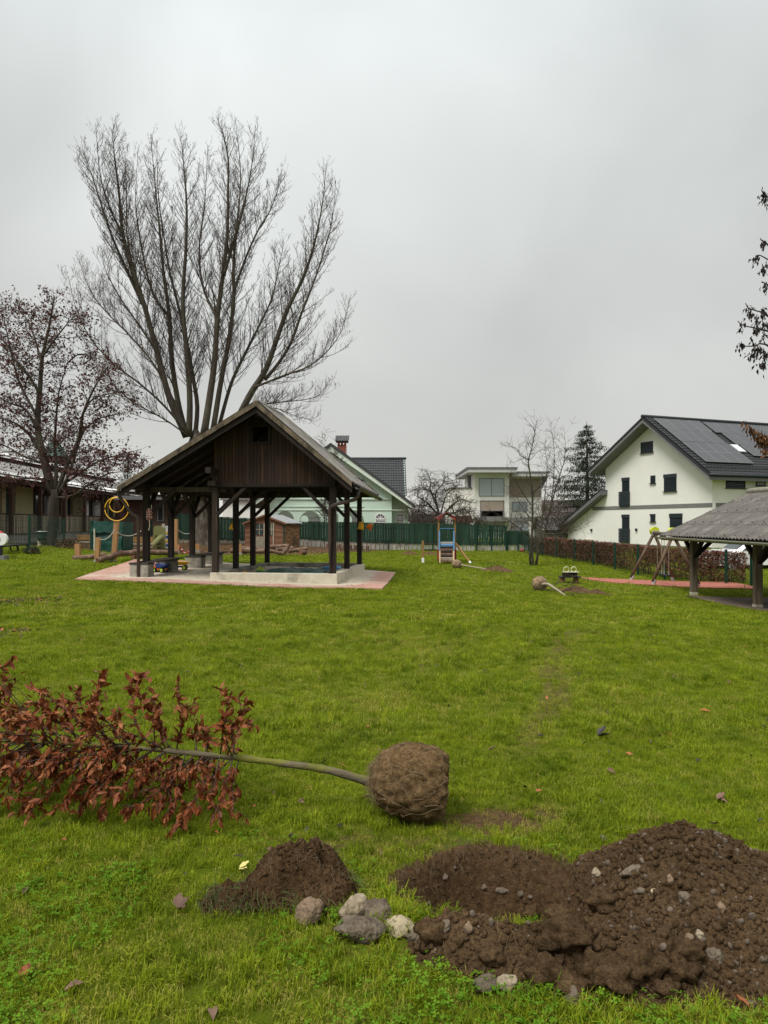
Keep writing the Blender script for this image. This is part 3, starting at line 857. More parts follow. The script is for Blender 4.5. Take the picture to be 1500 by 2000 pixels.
part('side_wall', MB().prism([N0 + V((0, 0, -1)) + RD * .301, N0 + V((0, 0, hz(0))) + RD * .301, N0 + RD * HL + V((0, 0, hz(0))), N0 + RD * HL + V((0, 0, -1))], GD * .3), RENDER_W, wh)
part('rear_wall', MB().prism([N0 + RD * HL + V((0, 0, -1)), L0 + RD * HL + V((0, 0, -1)), L0 + RD * HL + V((0, 0, hz(Wg))), N0 + GD * Wg / 2 + RD * HL + V((0, 0, hz(Wg / 2))), N0 + RD * HL + V((0, 0, hz(0)))], RD * .3), RENDER_W, wh)
part('side_wall', MB().prism([L0 + V((0, 0, -1)) + RD * .301, L0 + RD * HL + V((0, 0, -1)), L0 + RD * HL + V((0, 0, hz(Wg))), L0 + V((0, 0, hz(Wg))) + RD * .301], -GD * .3), RENDER_W, wh)
def roof_slab(a, b, depth, th, name, mat, parent):
    """Sloping slab from eave point a to ridge point b, extruded along depth; the whole thickness hangs below."""
    return part(name, MB().prism([a, b, b - V((0, 0, th)), a - V((0, 0, th))], depth), mat, parent)
for tip in (tipR, tipL):
    roof_slab(tip + V((0, 0, -.14)), apex + V((0, 0, -.14)), RD * (HL + 2), .26, 'eaves_casing', GREYTRIM, wh)
    roof_slab(tip - (apex - tip).normalized() * .08 - RD * .05, apex - RD * .05, RD * (HL + 2.1), .138, 'roof', ROOFDARK, wh)
# tile courses on the near slope: small ribs along the slope
def roofpt(a, b, up=0.0):
    """a metres along the ridge from the front verge, b metres down the slope from the ridge on the near side."""
    d = (tipR - apex); Ls = d.length; d.normalize()
    nn = RD.cross(d); 
    if nn.z < 0: nn = -nn
    return apex + RD * a + d * b + nn * up
slopeL = (tipR - apex).length
mbt = MB()
nrow = int(slopeL / .34); ncol = int((HL + 2) / .30)
gp = np.zeros((ncol * 4 + 1, nrow * 2, 3))
for i in range(ncol * 4 + 1):
    for j in range(nrow):
        b0 = j * slopeL / nrow; b1 = (j + 1) * slopeL / nrow
        u = .025 * math.cos(i * math.pi / 2)
        gp[i, 2 * j] = tuple(roofpt(i * (HL + 2) / (ncol * 4), b0, .03 + u * .8)); gp[i, 2 * j + 1] = tuple(roofpt(i * (HL + 2) / (ncol * 4), b1 - .005, .065 + u))
mbt.grid(gp); part('tiles', mbt, ROOFDARK, wh, False, kind='stuff')
part('ridge_tiles', MB().tube([apex - RD * .05 + V((0, 0, .05)), apex + RD * (HL + 2) + V((0, 0, .05))], .13, 8), ROOFDARK, wh, True)
def slope_ab(px, py):
    nn = roofpt(0, 0, 1) - roofpt(0, 0, 0)
    q = ray_plane(px, py, roofpt(0, 0, .17), nn) - apex
    return q.dot(RD), q.dot((tipR - apex).normalized())
def solar(rows):
    for (a0, a1, b0, b1, nc) in rows:
        w = (a1 - a0) / nc
        for k in range(nc):
            lo, hi = a0 + k * w + .012, a0 + (k + 1) * w - .012
            mb_ = MB()
            pts = [roofpt(lo, b0, .13), roofpt(hi, b0, .13), roofpt(hi, b1, .13), roofpt(lo, b1, .13)]
            nn = roofpt(0, 0, 1) - roofpt(0, 0, 0)
            mb_.prism(pts, nn * .04)
            o = part('solar_panel', mb_, PANEL, wh)
            fb = MB()
            for (p, q) in ((0, 1), (1, 2), (2, 3), (3, 0)): fb.bar(pts[p] + nn * .022, pts[q] + nn * .022, .03, .046, up=nn)
            part('panel_frame', fb, MATS['panel_edge'], o)
def C5(x, y): return 980 + x / 2.8846, 790 + y / 2.8846
solar([(.62, 4.75, .42, 1.93, 4), (.62, 4.6, 2.0, 3.62, 4), (.62, 4.75, 3.72, 4.98, 4), (.62, 4.75, 5.0, 6.28, 4),
       (5.05, 13.9, .55, 2.02, 8), (5.5, 13.9, 2.1, 3.7, 8), (5.75, 13.9, 3.78, 5.2, 8)])
sk = MB(); nn_ = roofpt(0, 0, 1) - roofpt(0, 0, 0)
sk.prism([roofpt(4.85, 3.75, .1), roofpt(5.5, 3.75, .1), roofpt(5.5, 4.7, .1), roofpt(4.85, 4.7, .1)], nn_ * .07)
part('skylight', sk, pm('skylight_glass', (.55, .57, .58), rough=.08, bump=0, spec=.7), wh)
sg = MB()
for k in range(48):
    a = .2 + k * .3; sg.bar(roofpt(a, slopeL - .62, .06), roofpt(a, slopeL - .62, .20), .03, .03, up=RD)
sg.bar(roofpt(.1, slopeL - .62, .18), roofpt(HL + 1.8, slopeL - .62, .18), .03, .03)
part('snow_guard', sg, ROOFDARK, wh)
part('gutter', MB().tube([tipR - RD * .1 - V((0, 0, .06)) - GD * .08, tipR + RD * (HL + 2) - V((0, 0, .06)) - GD * .08], .085, 8), SHUT, wh, True)
# lean-to roof on the left
la = ray_plane(*C5(597, 478), L0 - RD * .7, RD); lb = ray_plane(*C5(322, 682), L0 - RD * .7, RD)
la = V((*(L0 - GD * .25 - RD * .7).xy, la.z)); lb = V((*(L0 + GD * 5.3 - RD * .7).xy, lb.z))
roof_slab(lb - V((0, 0, .05)), la - V((0, 0, .05)), RD * 6, .34, 'lean_to_casing', GREYTRIM, wh)
roof_slab(lb - (la - lb).normalized() * .1 - RD * .05, la - RD * .05, RD * 6.1, .048, 'lean_to_roof', ROOFDARK, wh)
part('lean_to_wall', MB().prism([L0 + GD * 4.9 + V((0, 0, -1)), L0 + GD * 4.9 + RD * 6 + V((0, 0, -1)), L0 + GD * 4.9 + RD * 6 + V((0, 0, 1.3)), L0 + GD * 4.9 + V((0, 0, 1.3))], GD * .02), RENDER_W, wh)
# grey storey band
def at5(x, y): return wg.at(*C5(x, y))
b0_, b1_ = at5(512, 590), at5(1186, 570); zb = (at5(700, 581).z + at5(1000, 572).z) / 2
part('storey_band', MB().obox((b0_ + b1_) / 2 * V((1, 1, 0)) + V((0, 0, zb)) - RD * .012, (b1_ - b0_) * V((1, 1, 0)) / 2, RD * .015, V((0, 0, .13))) if False else MB().prism([V((*b0_.xy, zb - .14)), V((*b1_.xy, zb - .14)), V((*b1_.xy, zb + .14)), V((*b0_.xy, zb + .14))], -RD * .02), GREYBAND, wh)
part('storey_band', MB().prism([N0 + RD * .3 + V((0, 0, zb - .14)), N0 + RD * HL + V((0, 0, zb - .14)), N0 + RD * HL + V((0, 0, zb + .14)), N0 + RD * .3 + V((0, 0, zb + .14))], -GD * .02), GREYBAND, wh)
def R5(x0, y0, x1, y1): return (*C5(x0, y0), *C5(x1, y1))
window_on(wg, R5(785, 210, 853, 272), wh, blind=SHUT)
window_on(wg, R5(840, 400, 866, 444), wh, blind=SHUT)
window_on(wg, R5(916, 392, 985, 489), wh, blind=SHUT, box=.25)
window_on(wg, R5(840, 617, 866, 660), wh, blind=SHUT, box=.15)
window_on(wg, R5(949, 614, 1018, 720), wh, blind=SHUT, box=.3)
def balcony(r1, r2):
    f = window_on(wg, r1, wh, blind=SHUT, sill=False, box=.25, name='balcony_door')
    c, w, h = wg.rect(r2); mb_ = MB()
    for k in range(9): wg.slab(mb_, c + V((0, 0, (k - 4) * h / 9)), w, h / 9 - .012, .05, .16)
    part('balcony_panel', mb_, SHUT, wh)
    part('balcony_ledge', wg.slab(MB(), c - V((0, 0, h / 2 + .02)), w * .9, .06, 0, .14), SHUT, wh)
balcony(R5(680, 412, 720, 520), R5(667, 490, 724, 568))
balcony(R5(680, 620, 720, 720), R5(667, 698, 724, 775))
for (x, y) in ((508, 708), (761, 706)):
    q = at5(x, y); part('wall_lamp', MB().obox(q - RD * .06, GD * .07, RD * .06, V((0, 0, .10))), SHUT, wh)
ws = Wall(N0 + RD * .3, RD)
c_ = ws.at(*C5(1262, 408)); d_ = ws.at(*C5(1370, 474))
window_on(ws, R5(1262, 408, 1370, 472), wh, blind=SHUT)
window_on(ws, R5(1432, 418, 1484, 458), wh, glass=pm('pale_glass', (.25, .27, .28), rough=.1, bump=0))
pr_ = ws.at(*C5(1388, 482)); pr2 = ws.at(*C5(1560, 500))
part('porch_roof', MB().prism([pr_ - GD * 2.2 + V((0, 0, -.9)), pr2 - GD * 2.2 + V((0, 0, -.9)), pr2 + V((0, 0, 0)), pr_], V((0, 0, .12))), ROOFDARK, wh)
part('plinth', MB().prism([N0 - RD * .02 + V((0, 0, -1)), N0 - RD * .02 + GD * (Wg + 4.9) + V((0, 0, -1)), N0 - RD * .02 + GD * (Wg + 4.9) + V((0, 0, .05)), N0 - RD * .02 + V((0, 0, .05))], -RD * .02), GREYBAND, wh)
e0 = at5(493, 770); part('meter_box', MB().obox(e0 - RD * .1 - V((0, 0, .35)), GD * .45, RD * .12, V((0, 0, .5))), pm('beige_box', (.42, .38, .28)), wh)

# ---------------------------------------------------------------- modern flat-roofed house
def C4(x, y): return 780 + x / 3.947, 880 + y / 3.947
DM = 74.0
mh = thing('modern_house', 'pale modern house with flat overhanging grey roofs far behind the green fence', 'house', P(990, 1022, DM) * V((1, 1, 0)))
def fbox(mb, r, d0, d1):
    """Box whose front face (at d0) covers pixel rectangle r and which reaches back to d1."""
    a = P(r[0], r[3], d0); b = P(r[2], r[1], d0)
    return mb.box((a.x, d0, a.z), (b.x, d1, b.z))
MODW = pm('cream_render', (.82, .80, .75), var=.06, scale=.6, rough=.9, bump=.04, rnd=.03)
MODR = pm('light_grey_soffit', (.48, .48, .47), var=.05, rough=.7, bump=0)
PALEGL = pm('pale_blue_blind_glass', (.42, .48, .52), var=.06, scale=1, rough=.15, bump=0, rnd=.05, spec=.6)
def R4(x0, y0, x1, y1): return (*C4(x0, y0), *C4(x1, y1))
LOW = 760
part('main_block', fbox(MB(), R4(580, 170, 846, LOW), DM, DM + 9), MODW, mh)
part('side_block', fbox(MB(), R4(846, 200, 1096, LOW), DM + 1.2, DM + 9), MODW, mh)
part('low_block', fbox(MB(), R4(395, 292, 580, LOW), DM + 2, DM + 9), MODW, mh)
part('parapet', fbox(MB(), R4(390, 284, 583, 293), DM + 1.9, DM + 9), GREYTRIM, mh)
part('flat_roof', fbox(MB(), R4(526, 140, 908, 168), DM - 1.6, DM + 10), MODR, mh)
part('roof_edge', fbox(MB(), R4(520, 127, 912, 141), DM - 1.65, DM + 10), GREYTRIM, mh)
part('flat_roof', fbox(MB(), R4(866, 172, 1156, 198), DM - .4, DM + 10), MODR, mh)
part('roof_edge', fbox(MB(), R4(890, 160, 1164, 173), DM - .45, DM + 10), GREYTRIM, mh)
part('roof_bracket', MB().prism([P(*C4(520, 168), DM + 3), P(*C4(575, 168), DM + 3), P(*C4(575, 288), DM + 3), P(*C4(532, 288), DM + 3)], (0, .3, 0)), GREYTRIM, mh)
part('roof_bracket', MB().prism([P(*C4(1096, 198), DM + 1.6), P(*C4(1160, 175), DM + 1.6), P(*C4(1098, 300), DM + 1.6)], (0, .3, 0)), GREYTRIM, mh)
part('storey_band', fbox(MB(), R4(582, 514, 1090, 546), DM - .9, DM), GREYBAND, mh)
mw = Wall(V((0, DM, 0)), (1, 0, 0)); mw2 = Wall(V((0, DM + 1.2, 0)), (1, 0, 0))
window_on(mw, R4(613, 213, 809, 353), mh, frame=GREYBAND, glass=PALEGL, mull=1, sill=False)
DUSK = pm('pinkish_brown_facade', (.36, .29, .24), var=.1, scale=1, rough=.8, bump=0)
f = window_on(mw, R4(622, 385, 807, 516), mh, frame=GREYTRIM, glass=DUSK, sill=False, name='loggia')
window_on(mw, R4(626, 462, 803, 512), mh, frame=GREYBAND, glass=pm('green_grey_glass', (.22, .27, .25), rough=.15, bump=0), sill=False, name='loggia_railing')
window_on(mw2, R4(870, 395, 986, 470), mh, frame=GREYBAND, glass=PALEGL, mull=1, sill=False)
window_on(mw2, R4(882, 546, 994, 620), mh, frame=GREYBAND, glass=PALEGL, mull=1, sill=False)
window_on(mw, R4(610, 538, 806, 580), mh, frame=GREYBAND, glass=PALEGL, mull=2, sill=False)
part('facade_panel', mw2.slab(MB(), *mw2.rect(R4(848, 216, 1090, 360)), .003, .05), DUSK, mh)

# ---------------------------------------------------------------- mint green house
def C3(x, y): return 480 + x / 3.947, 780 + y / 3.947
def R3(x0, y0, x1, y1): return (*C3(x0, y0), *C3(x1, y1))
DG = 62.0
MINT = pm('mint_render', (.52, .66, .55), var=.06, scale=.7, rough=.9, bump=.05, rnd=.03, c2=(.48, .62, .51), t2=(.4, .7), s2=.5)
MINTL = pm('pale_mint_trim', (.58, .66, .57), var=.05, scale=1, rough=.85, bump=0)
TILE = pm('charcoal_roof_tiles', (.050, .052, .055), var=.3, scale=4, rough=.65, bump=.1, rnd=.05)
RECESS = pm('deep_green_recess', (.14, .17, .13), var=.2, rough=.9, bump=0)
gh = thing('mint_house', 'mint green gabled house with arched windows and a brick chimney behind the timber pavilion', 'house', P(650, 1022, DG) * V((1, 1, 0)))
ga = P(*C3(660, 372), DG); ge = P(*C3(1300, 822), DG); gl = V((2 * ga.x - ge.x, DG, ge.z))
xw = P(*C3(1125, 900), DG).x; xl = P(518, 1000, DG).x
def gzr(x): return ga.z + (ge.z - ga.z) * abs(x - ga.x) / (ge.x - ga.x) - .25
part('gable_wall', MB().prism([V((xl, DG, -1)), V((xw, DG, -1)), V((xw, DG, gzr(xw))), V((ga.x, DG, ga.z - .25)), V((xl, DG, gzr(xl)))], (0, .35, 0)), MINT, gh)
x2 = P(*C3(1255, 900), DG + 1.0).x
part('side_wall', MB().prism([V((xw + .002, DG + 1, -1)), V((x2, DG + 1, -1)), V((x2, DG + 1, gzr(x2) - .05)), V((xw + .002, DG + 1, gzr(xw) - .05))], (0, .35, 0)), MINT, gh)
part('end_wall', MB().box((x2 - .3, DG + 1.36, -1), (x2, DG + 9, gzr(x2) - .1)), MINT, gh)
for e in (ge, gl):
    part('verge_board', MB().prism([e, ga, ga - V((0, 0, .55)), e - V((0, 0, .35))], (0, -.06, 0)) if False else MB().prism([V((e.x, DG - .7, e.z - .06)), V((ga.x, DG - .7, ga.z + .1)), V((ga.x, DG - .7, ga.z - .42)), V((e.x, DG - .7, e.z - .42))], (0, .1, 0)), MINTL, gh)
    part('roof', MB().prism([V((e.x, DG - .78, e.z + .12)), V((ga.x, DG - .78, ga.z + .35)), V((ga.x, DG - .78, ga.z + .08)), V((e.x, DG - .78, e.z - .12))], (0, 10, 0)), GREYTRIM if False else TILE, gh)
    part('soffit', MB().prism([V((e.x, DG - .6, e.z - .125)), V((ga.x, DG - .6, ga.z + .07)), V((ga.x, DG - .6, ga.z - .06)), V((e.x, DG - .6, e.z - .30))], (0, .6, 0)), MINTL, gh)
part('cornice', fbox(MB(), R3(205, 765, 1120, 772), DG - .10, DG), MINTL, gh)
part('cornice', fbox(MB(), R3(205, 822, 910, 828), DG - .06, DG), MINTL, gh)
part('cornice', fbox(MB(), R3(205, 850, 1255, 856), DG - .06, DG), MINTL, gh)
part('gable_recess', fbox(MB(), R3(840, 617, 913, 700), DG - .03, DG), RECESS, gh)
def arch(px0, px1, pytop, pybot, y, mat, name, depth, parent, n=14):
    a = P(px0, pybot, y); b = P(px1, pybot, y); t = P(px0, pytop, y).z
    r = (b.x - a.x) / 2; cx = (a.x + b.x) / 2; zc = t - r
    pts = [V((a.x, y, a.z)), V((b.x, y, a.z))] + [V((cx + r * math.cos(k * math.pi / n), y, zc + r * math.sin(k * math.pi / n))) for k in range(n + 1)]
    return part(name, MB().prism(pts, (0, -depth, 0)), mat, parent)
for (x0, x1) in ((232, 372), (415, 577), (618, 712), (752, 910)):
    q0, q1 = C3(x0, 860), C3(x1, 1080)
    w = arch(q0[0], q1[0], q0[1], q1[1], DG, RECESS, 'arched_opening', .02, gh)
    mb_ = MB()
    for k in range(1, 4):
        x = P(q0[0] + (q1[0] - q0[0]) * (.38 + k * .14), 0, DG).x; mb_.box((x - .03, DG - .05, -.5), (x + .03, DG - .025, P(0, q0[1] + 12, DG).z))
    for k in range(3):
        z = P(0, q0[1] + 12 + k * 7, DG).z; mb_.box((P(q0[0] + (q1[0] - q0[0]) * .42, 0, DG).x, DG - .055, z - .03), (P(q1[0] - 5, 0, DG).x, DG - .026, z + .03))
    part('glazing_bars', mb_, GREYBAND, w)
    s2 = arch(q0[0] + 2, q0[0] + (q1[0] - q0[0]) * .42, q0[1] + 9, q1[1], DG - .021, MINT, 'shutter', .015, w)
for (x0, x1, y) in ((996, 1078, DG), (1158, 1222, DG + 1)):
    q0, q1 = C3(x0, 876), C3(x1, 985)
    w = arch(q0[0], q1[0], q0[1], q1[1], y, WHI, 'arched_window', .06, gh)
    arch(q0[0] + 2, q1[0] - 2, q0[1] + 2, q1[1], y - .061, GLASS, 'pane', .012, w)
    a = P(q0[0] + 2, 0, y).x; b = P(q1[0] - 2, 0, y).x; zc = P(0, q0[1] + 2, y).z - (b - a) / 2
    mb_ = MB().box((a, y - .10, zc - .04), (b, y - .075, zc + .04))
    for k in range(1, 4):
        an = k * math.pi / 4; mb_.bar(V(((a + b) / 2, y - .088, zc)), V(((a + b) / 2 + (b - a) / 2 * math.cos(an), y - .088, zc + (b - a) / 2 * math.sin(an))), .05, .02, up=(0, 1, 0))
    part('glazing_bars', mb_, WHI, w)
    bl = MB()
    for k in range(7): bl.box((a + .03, y - .095, zc - .12 - k * .14), (b - .03, y - .08, zc - .06 - k * .14))
    part('blind', bl, WHI, w, kind='stuff')
# cross wing with the dark tiled roof
def tiled(name, p_eave0, p_eave1, p_ridge0, rows, cols, mat, parent, step=.05, wave=.03):
    p_eave0, p_eave1, p_ridge0 = V(p_eave0), V(p_eave1), V(p_ridge0)
    eu = p_eave1 - p_eave0; ev = p_ridge0 - p_eave0; nn = eu.cross(ev).normalized()
    if nn.z < 0: nn = -nn
    gp = np.zeros((cols * 4 + 1, rows * 2, 3))
    for i in range(cols * 4 + 1):
        for j in range(rows):
            for k in (0, 1):
                q = p_eave0 + eu * (i / (cols * 4)) + ev * ((j + k * .995) / rows) + nn * ((step if k == 0 else 0) + wave * math.cos(i * math.pi / 2))
                gp[i, 2 * j + k] = tuple(q)
    return part(name, MB().grid(gp), mat, parent)
cw0, cw1 = P(*C3(700, 740), DG + 3), P(*C3(1242, 745), DG + 3)
cr = P(*C3(700, 458), DG + 8)
tiled('tiled_roof', cw0, cw1, V((cw0.x, DG + 8, cr.z)), 15, 26, TILE, gh)
part('tiled_roof_rear', MB().add([V((cw0.x, DG + 8, cr.z)), V((cw1.x, DG + 8, cr.z)), V((cw1.x, DG + 13, cw1.z)), V((cw0.x, DG + 13, cw0.z))], [(0, 1, 2, 3)]), TILE, gh)
part('ridge_tiles', MB().tube([V((cw0.x, DG + 8, cr.z + .03)), V((cw1.x + .1, DG + 8, cr.z + .03))], .12, 8), TILE, gh, True)
part('cross_wing_gable', MB().prism([V((cw1.x - .1, DG + 3, cw1.z)), V((cw1.x - .1, DG + 13, cw1.z)), V((cw1.x - .1, DG + 8, cr.z - .05))], (-.2, 0, 0)), MINT, gh)
part('gutter', MB().tube([V((ge.x + .05, DG - .8, ge.z - .05)), V((ge.x + .05, DG + 9, ge.z - .05))], .08, 8), GREYTRIM, gh, True)
BRICK = pm('red_brick', (.30, .085, .055), var=.35, scale=3, rough=.9, bump=.2)
def chimney():
    q = R3(706, 318, 776, 470); a = P(q[0], q[3], DG + 3); b = P(q[2], q[1], DG + 3)
    ch = part('chimney', MB().box((a.x + .02, DG + 3.02, a.z), (b.x - .02, DG + 3 + (b.x - a.x) - .02, P(0, C3(0, 355)[1], DG + 3).z)), pm('chimney_mortar', (.35, .28, .22)), gh)
    z = a.z; row = 0; w = b.x - a.x; zt = P(0, C3(0, 357)[1], DG + 3).z
    while z < zt:
        for k in range(4):
            o = .5 * (row % 2) * w / 4
            x0 = max(a.x, a.x + k * w / 4 - o + .01); x1 = min(b.x, a.x + (k + 1) * w / 4 - o - .01)
            if x1 - x0 > .05: part('brick', MB().box((x0, DG + 3.0, z), (x1, DG + 3.06, z + .13)), BRICK, ch)
        z += .145; row += 1
    for sx in (a.x + .12, (a.x + b.x) / 2, b.x - .12):
        part('chimney_pillar', MB().box((sx - .11, DG + 3, zt + .02), (sx + .11, DG + 3 + w, P(0, C3(0, 322)[1], DG + 3).z)) if False else MB().box((sx - .10, DG + 3, zt), (sx + .10, DG + 3.25, P(0, C3(0, 322)[1], DG + 3).z)), BRICK, ch)
    zc0, zc1 = P(0, C3(0, 322)[1], DG + 3).z, P(0, C3(0, 276)[1], DG + 3).z
    mb_ = MB(); mb_.grid(np.array([[(a.x - .18 + .14 * j, DG + 2.7 + (w + .5) * (.5 if i else 0), (zc1 if i else zc0) + .03 * (j % 2)) for j in range(int((w + .36) / .14) + 2)] for i in (0, 1)]))
    mb_.box((a.x - .15, DG + 2.75, zc0 - .06), (b.x + .15, DG + 3 + w + .2, zc0 + .02))
    mb_.prism([V((a.x - .15, DG + 2.8, zc0 + .02)), V((a.x - .15, DG + 3.1 + w, zc0 + .02)), V((a.x - .15, DG + 2.95 + w / 2, zc1 - .03))], (w + .3, 0, 0))
    part('chimney_roof', mb_, TILE, ch)
chimney()

# ---------------------------------------------------------------- dark roofs and sheds between the houses
def gable_shed(label, px0, px1, pyr, pye, pyb, d, depth, wallm, roofm, cat='house', name='far_house'):
    a, b = P(px0, pyb, d), P(px1, pyb, d); zr, ze = P(0, pyr, d).z, P(0, pye, d).z
    t = thing(name, label, cat, V(((a.x + b.x) / 2, d, 0)))
    part('wall', MB().box((a.x + .3, d + .3, -1), (b.x - .3, d + depth - .3, ze)), wallm, t)
    tiled('roof', V((a.x, d, ze)), V((b.x, d, ze)), V((a.x, d + depth / 2, zr)), 9, max(6, int((b.x - a.x) / .35)), roofm, t)
    part('rear_slope', MB().add([V((a.x, d + depth / 2, zr)), V((b.x, d + depth / 2, zr)), V((b.x, d + depth, ze)), V((a.x, d + depth, ze))], [(0, 1, 2, 3)]), roofm, t)
    part('gable_end', MB().prism([V((b.x - .3, d + .2, ze - .02)), V((b.x - .3, d + depth - .2, ze - .02)), V((b.x - .3, d + depth / 2, zr - .05))], (-.2, 0, 0)), wallm, t)
    part('gable_end', MB().prism([V((a.x + .3, d + .2, ze - .02)), V((a.x + .3, d + depth - .2, ze - .02)), V((a.x + .3, d + depth / 2, zr - .05))], (.2, 0, 0)), wallm, t)
    return t
BROWNROOF = pm('brown_grey_roof', (.085, .070, .062), var=.3, scale=2, rough=.8, bump=.1)
gable_shed('brown grey roofed house half hidden behind the bare saplings left of the white house', 1058, 1165, 974, 1022, 1040, 84, 9, pm('grey_brown_render', (.2, .18, .15)), BROWNROOF)
gable_shed('pale house with a dark roof behind the middle pavilion posts left of the mint house', 428, 528, 952, 978, 1040, 76, 9, RENDER_W, BROWNROOF)
t = gable_shed('low annex with a striped grey tile roof beside the lean-to of the white house', 1058, 1112, 1008, 1036, 1048, 66, 5, pm('dark_grey_render', (.10, .10, .095)), pm('grey_tiles', (.20, .20, .19), var=.3, scale=4, rough=.7), name='annex')
gable_shed('dark brown shed roof peeping over the green fence beside the apple tree', 893, 926, 1007, 1022, 1035, 58, 4, DARKWOOD, pm('rusty_brown_roof', (.10, .05, .03), var=.3), cat='shed', name='shed')
gable_shed('dark slate roof far behind the mint green house and the apple tree', 800, 880, 1003, 1018, 1035, 92, 8, RECESS, BROWNROOF)

# ---------------------------------------------------------------- long nursery building on the left
NB0, NB1 = V((-19.8, 33.0, 0)), V((-22.6, 66.0, 0))
ND = (NB1 - NB0).normalized(); NN = V((ND.y, -ND.x, 0))         # NN points to the yard
if NN.x < 0: NN = -NN
NB0 = NB0 - ND * 9
NL = 42.0
NW = pm('brown_nursery_wall', (.085, .048, .036), var=.2, scale=1.5, rough=.85, bump=.1)
PIL = pm('ochre_pilaster', (.50, .42, .26), var=.15, scale=2, rough=.85, bump=.05)
GREYROOF = pm('grey_sheet_roof', (.25, .24, .225), var=.25, scale=1.2, rough=.6, bump=.1, c2=(.15, .145, .135), t2=(.4, .7), s2=.8)
WHT = pm('white_flashing', (.72, .72, .70), var=.08, rough=.6, bump=0)
nb_ = thing('nursery_building', 'long low nursery building with stepped grey sheet roofs and a veranda behind the left trees', 'building', NB0 + ND * NL / 2)
FLZ = 1.05; EVZ = 3.75
def nbp(a, out, z): return NB0 + ND * a + NN * out + V((0, 0, z))
part('wall', MB().prism([nbp(0, 0, -.5), nbp(NL, 0, -.5), nbp(NL, 0, EVZ + .1), nbp(0, 0, EVZ + .1)], -NN * .3), NW, nb_)
part('veranda_floor', MB().prism([nbp(0, .01, -.5), nbp(0, 2.2, -.5), nbp(0, 2.2, FLZ), nbp(0, .01, FLZ)], ND * NL), pm('veranda_concrete', (.27, .26, .23), var=.2, scale=2, rough=.9, c2=(.15, .14, .12), t2=(.45, .7), s2=1), nb_)
e0, e1 = nbp(0, 2.9, EVZ), nbp(NL, 2.9, EVZ)
corrugated('veranda_roof', e0, e1 - e0, nbp(0, -2.4, EVZ + 1.62) - e0, .35, .025, GREYROOF, nb_)
part('eave_flashing', MB().prism([nbp(0, 2.94, EVZ + .02), nbp(NL, 2.94, EVZ + .02), nbp(NL, 2.30, EVZ + .235), nbp(0, 2.30, EVZ + .235)], (0, 0, .02)), WHT, nb_)
part('eave_beam', MB().prism([nbp(0, 2.4, EVZ - .28), nbp(0, 2.55, EVZ - .28), nbp(0, 2.55, EVZ - .03), nbp(0, 2.4, EVZ - .03)], ND * NL), NW, nb_)
part('clerestory', MB().prism([nbp(0, -2.4, EVZ + .9), nbp(NL, -2.4, EVZ + .9), nbp(NL, -2.4, EVZ + 1.85), nbp(0, -2.4, EVZ + 1.85)], -NN * .2), NW, nb_)
u0, u1 = nbp(0, -1.9, EVZ + 1.85), nbp(NL, -1.9, EVZ + 1.85)
corrugated('upper_roof', u0, u1 - u0, nbp(0, -8, EVZ + 3.6) - u0, .35, .025, GREYROOF, nb_)
part('eave_flashing', MB().prism([nbp(0, -1.86, EVZ + 1.87), nbp(NL, -1.86, EVZ + 1.87), nbp(NL, -2.1, EVZ + 2.08), nbp(0, -2.1, EVZ + 2.08)], (0, 0, .02)), WHT, nb_)
# a tiled hip roof and a green turret behind
hipb = nbp(13, -9, EVZ + 2.9)
part('hip_roof', MB().add([hipb, hipb + ND * 9, hipb - NN * 6 + ND * 9, hipb - NN * 6, hipb + ND * 3 - NN * 3 + V((0, 0, 2.1)), hipb + ND * 6 - NN * 3 + V((0, 0, 2.1))], [(0, 1, 5, 4), (1, 2, 5), (2, 3, 4, 5), (3, 0, 4)]), TILE, nb_)
tq = P(107, 892, 52)
part('turret_roof', MB().add([tq + V((-.75, -.75, 0)), tq + V((.75, -.75, 0)), tq + V((.75, .75, 0)), tq + V((-.75, .75, 0)), tq + V((0, 0, 1.5))], [(0, 1, 4), (1, 2, 4), (2, 3, 4), (3, 0, 4), (0, 3, 2, 1)]), pm('green_copper', (.035, .085, .06), rough=.6), nb_)
part('turret', MB().box((tq.x - .65, tq.y - .65, 3), (tq.x + .65, tq.y + .65, tq.z)), NW, nb_)
# bays: pilasters, doors, windows with blinds
class NWall(Wall):
    def __init__(self): self.p0 = nbp(0, 0, 0); self.u = ND; self.n = NN
nw = NWall()
def nwin(a0, a1, z0, z1, frame, glass, name, blind=None):
    c = nbp((a0 + a1) / 2, 0, (z0 + z1) / 2); w = a1 - a0; h = z1 - z0
    mb_ = MB()
    for sx in (-1, 1): nw.slab(mb_, c + ND * sx * (w / 2 - .05), .10, h, -.01, .06)
    for sz in (-1, 1): nw.slab(mb_, c + V((0, 0, sz * (h / 2 - .05))), w - .2, .10, -.01, .06)
    f = part(name, mb_, frame, nb_)
    part('pane', nw.slab(MB(), c, w - .2, h - .2, .003, .02), glass, f)
    if blind:
        bm_ = MB()
        for k in range(int(h / .09)):
            nw.slab(bm_, c + V((0, 0, -h / 2 + .1 + k * .09)), w - .25, .045, .035, .055)
        part('blind', bm_, blind, f, kind='stuff')
BLIND = pm('grey_blind', (.20, .20, .19), rough=.6, bump=0)
YELW = pm('yellow_green_wall', (.50, .48, .27), var=.1, rough=.9, bump=0)
TEALD = pm('dark_teal_door', (.012, .05, .05), rough=.5, bump=0)
a = 1.0; k = 0
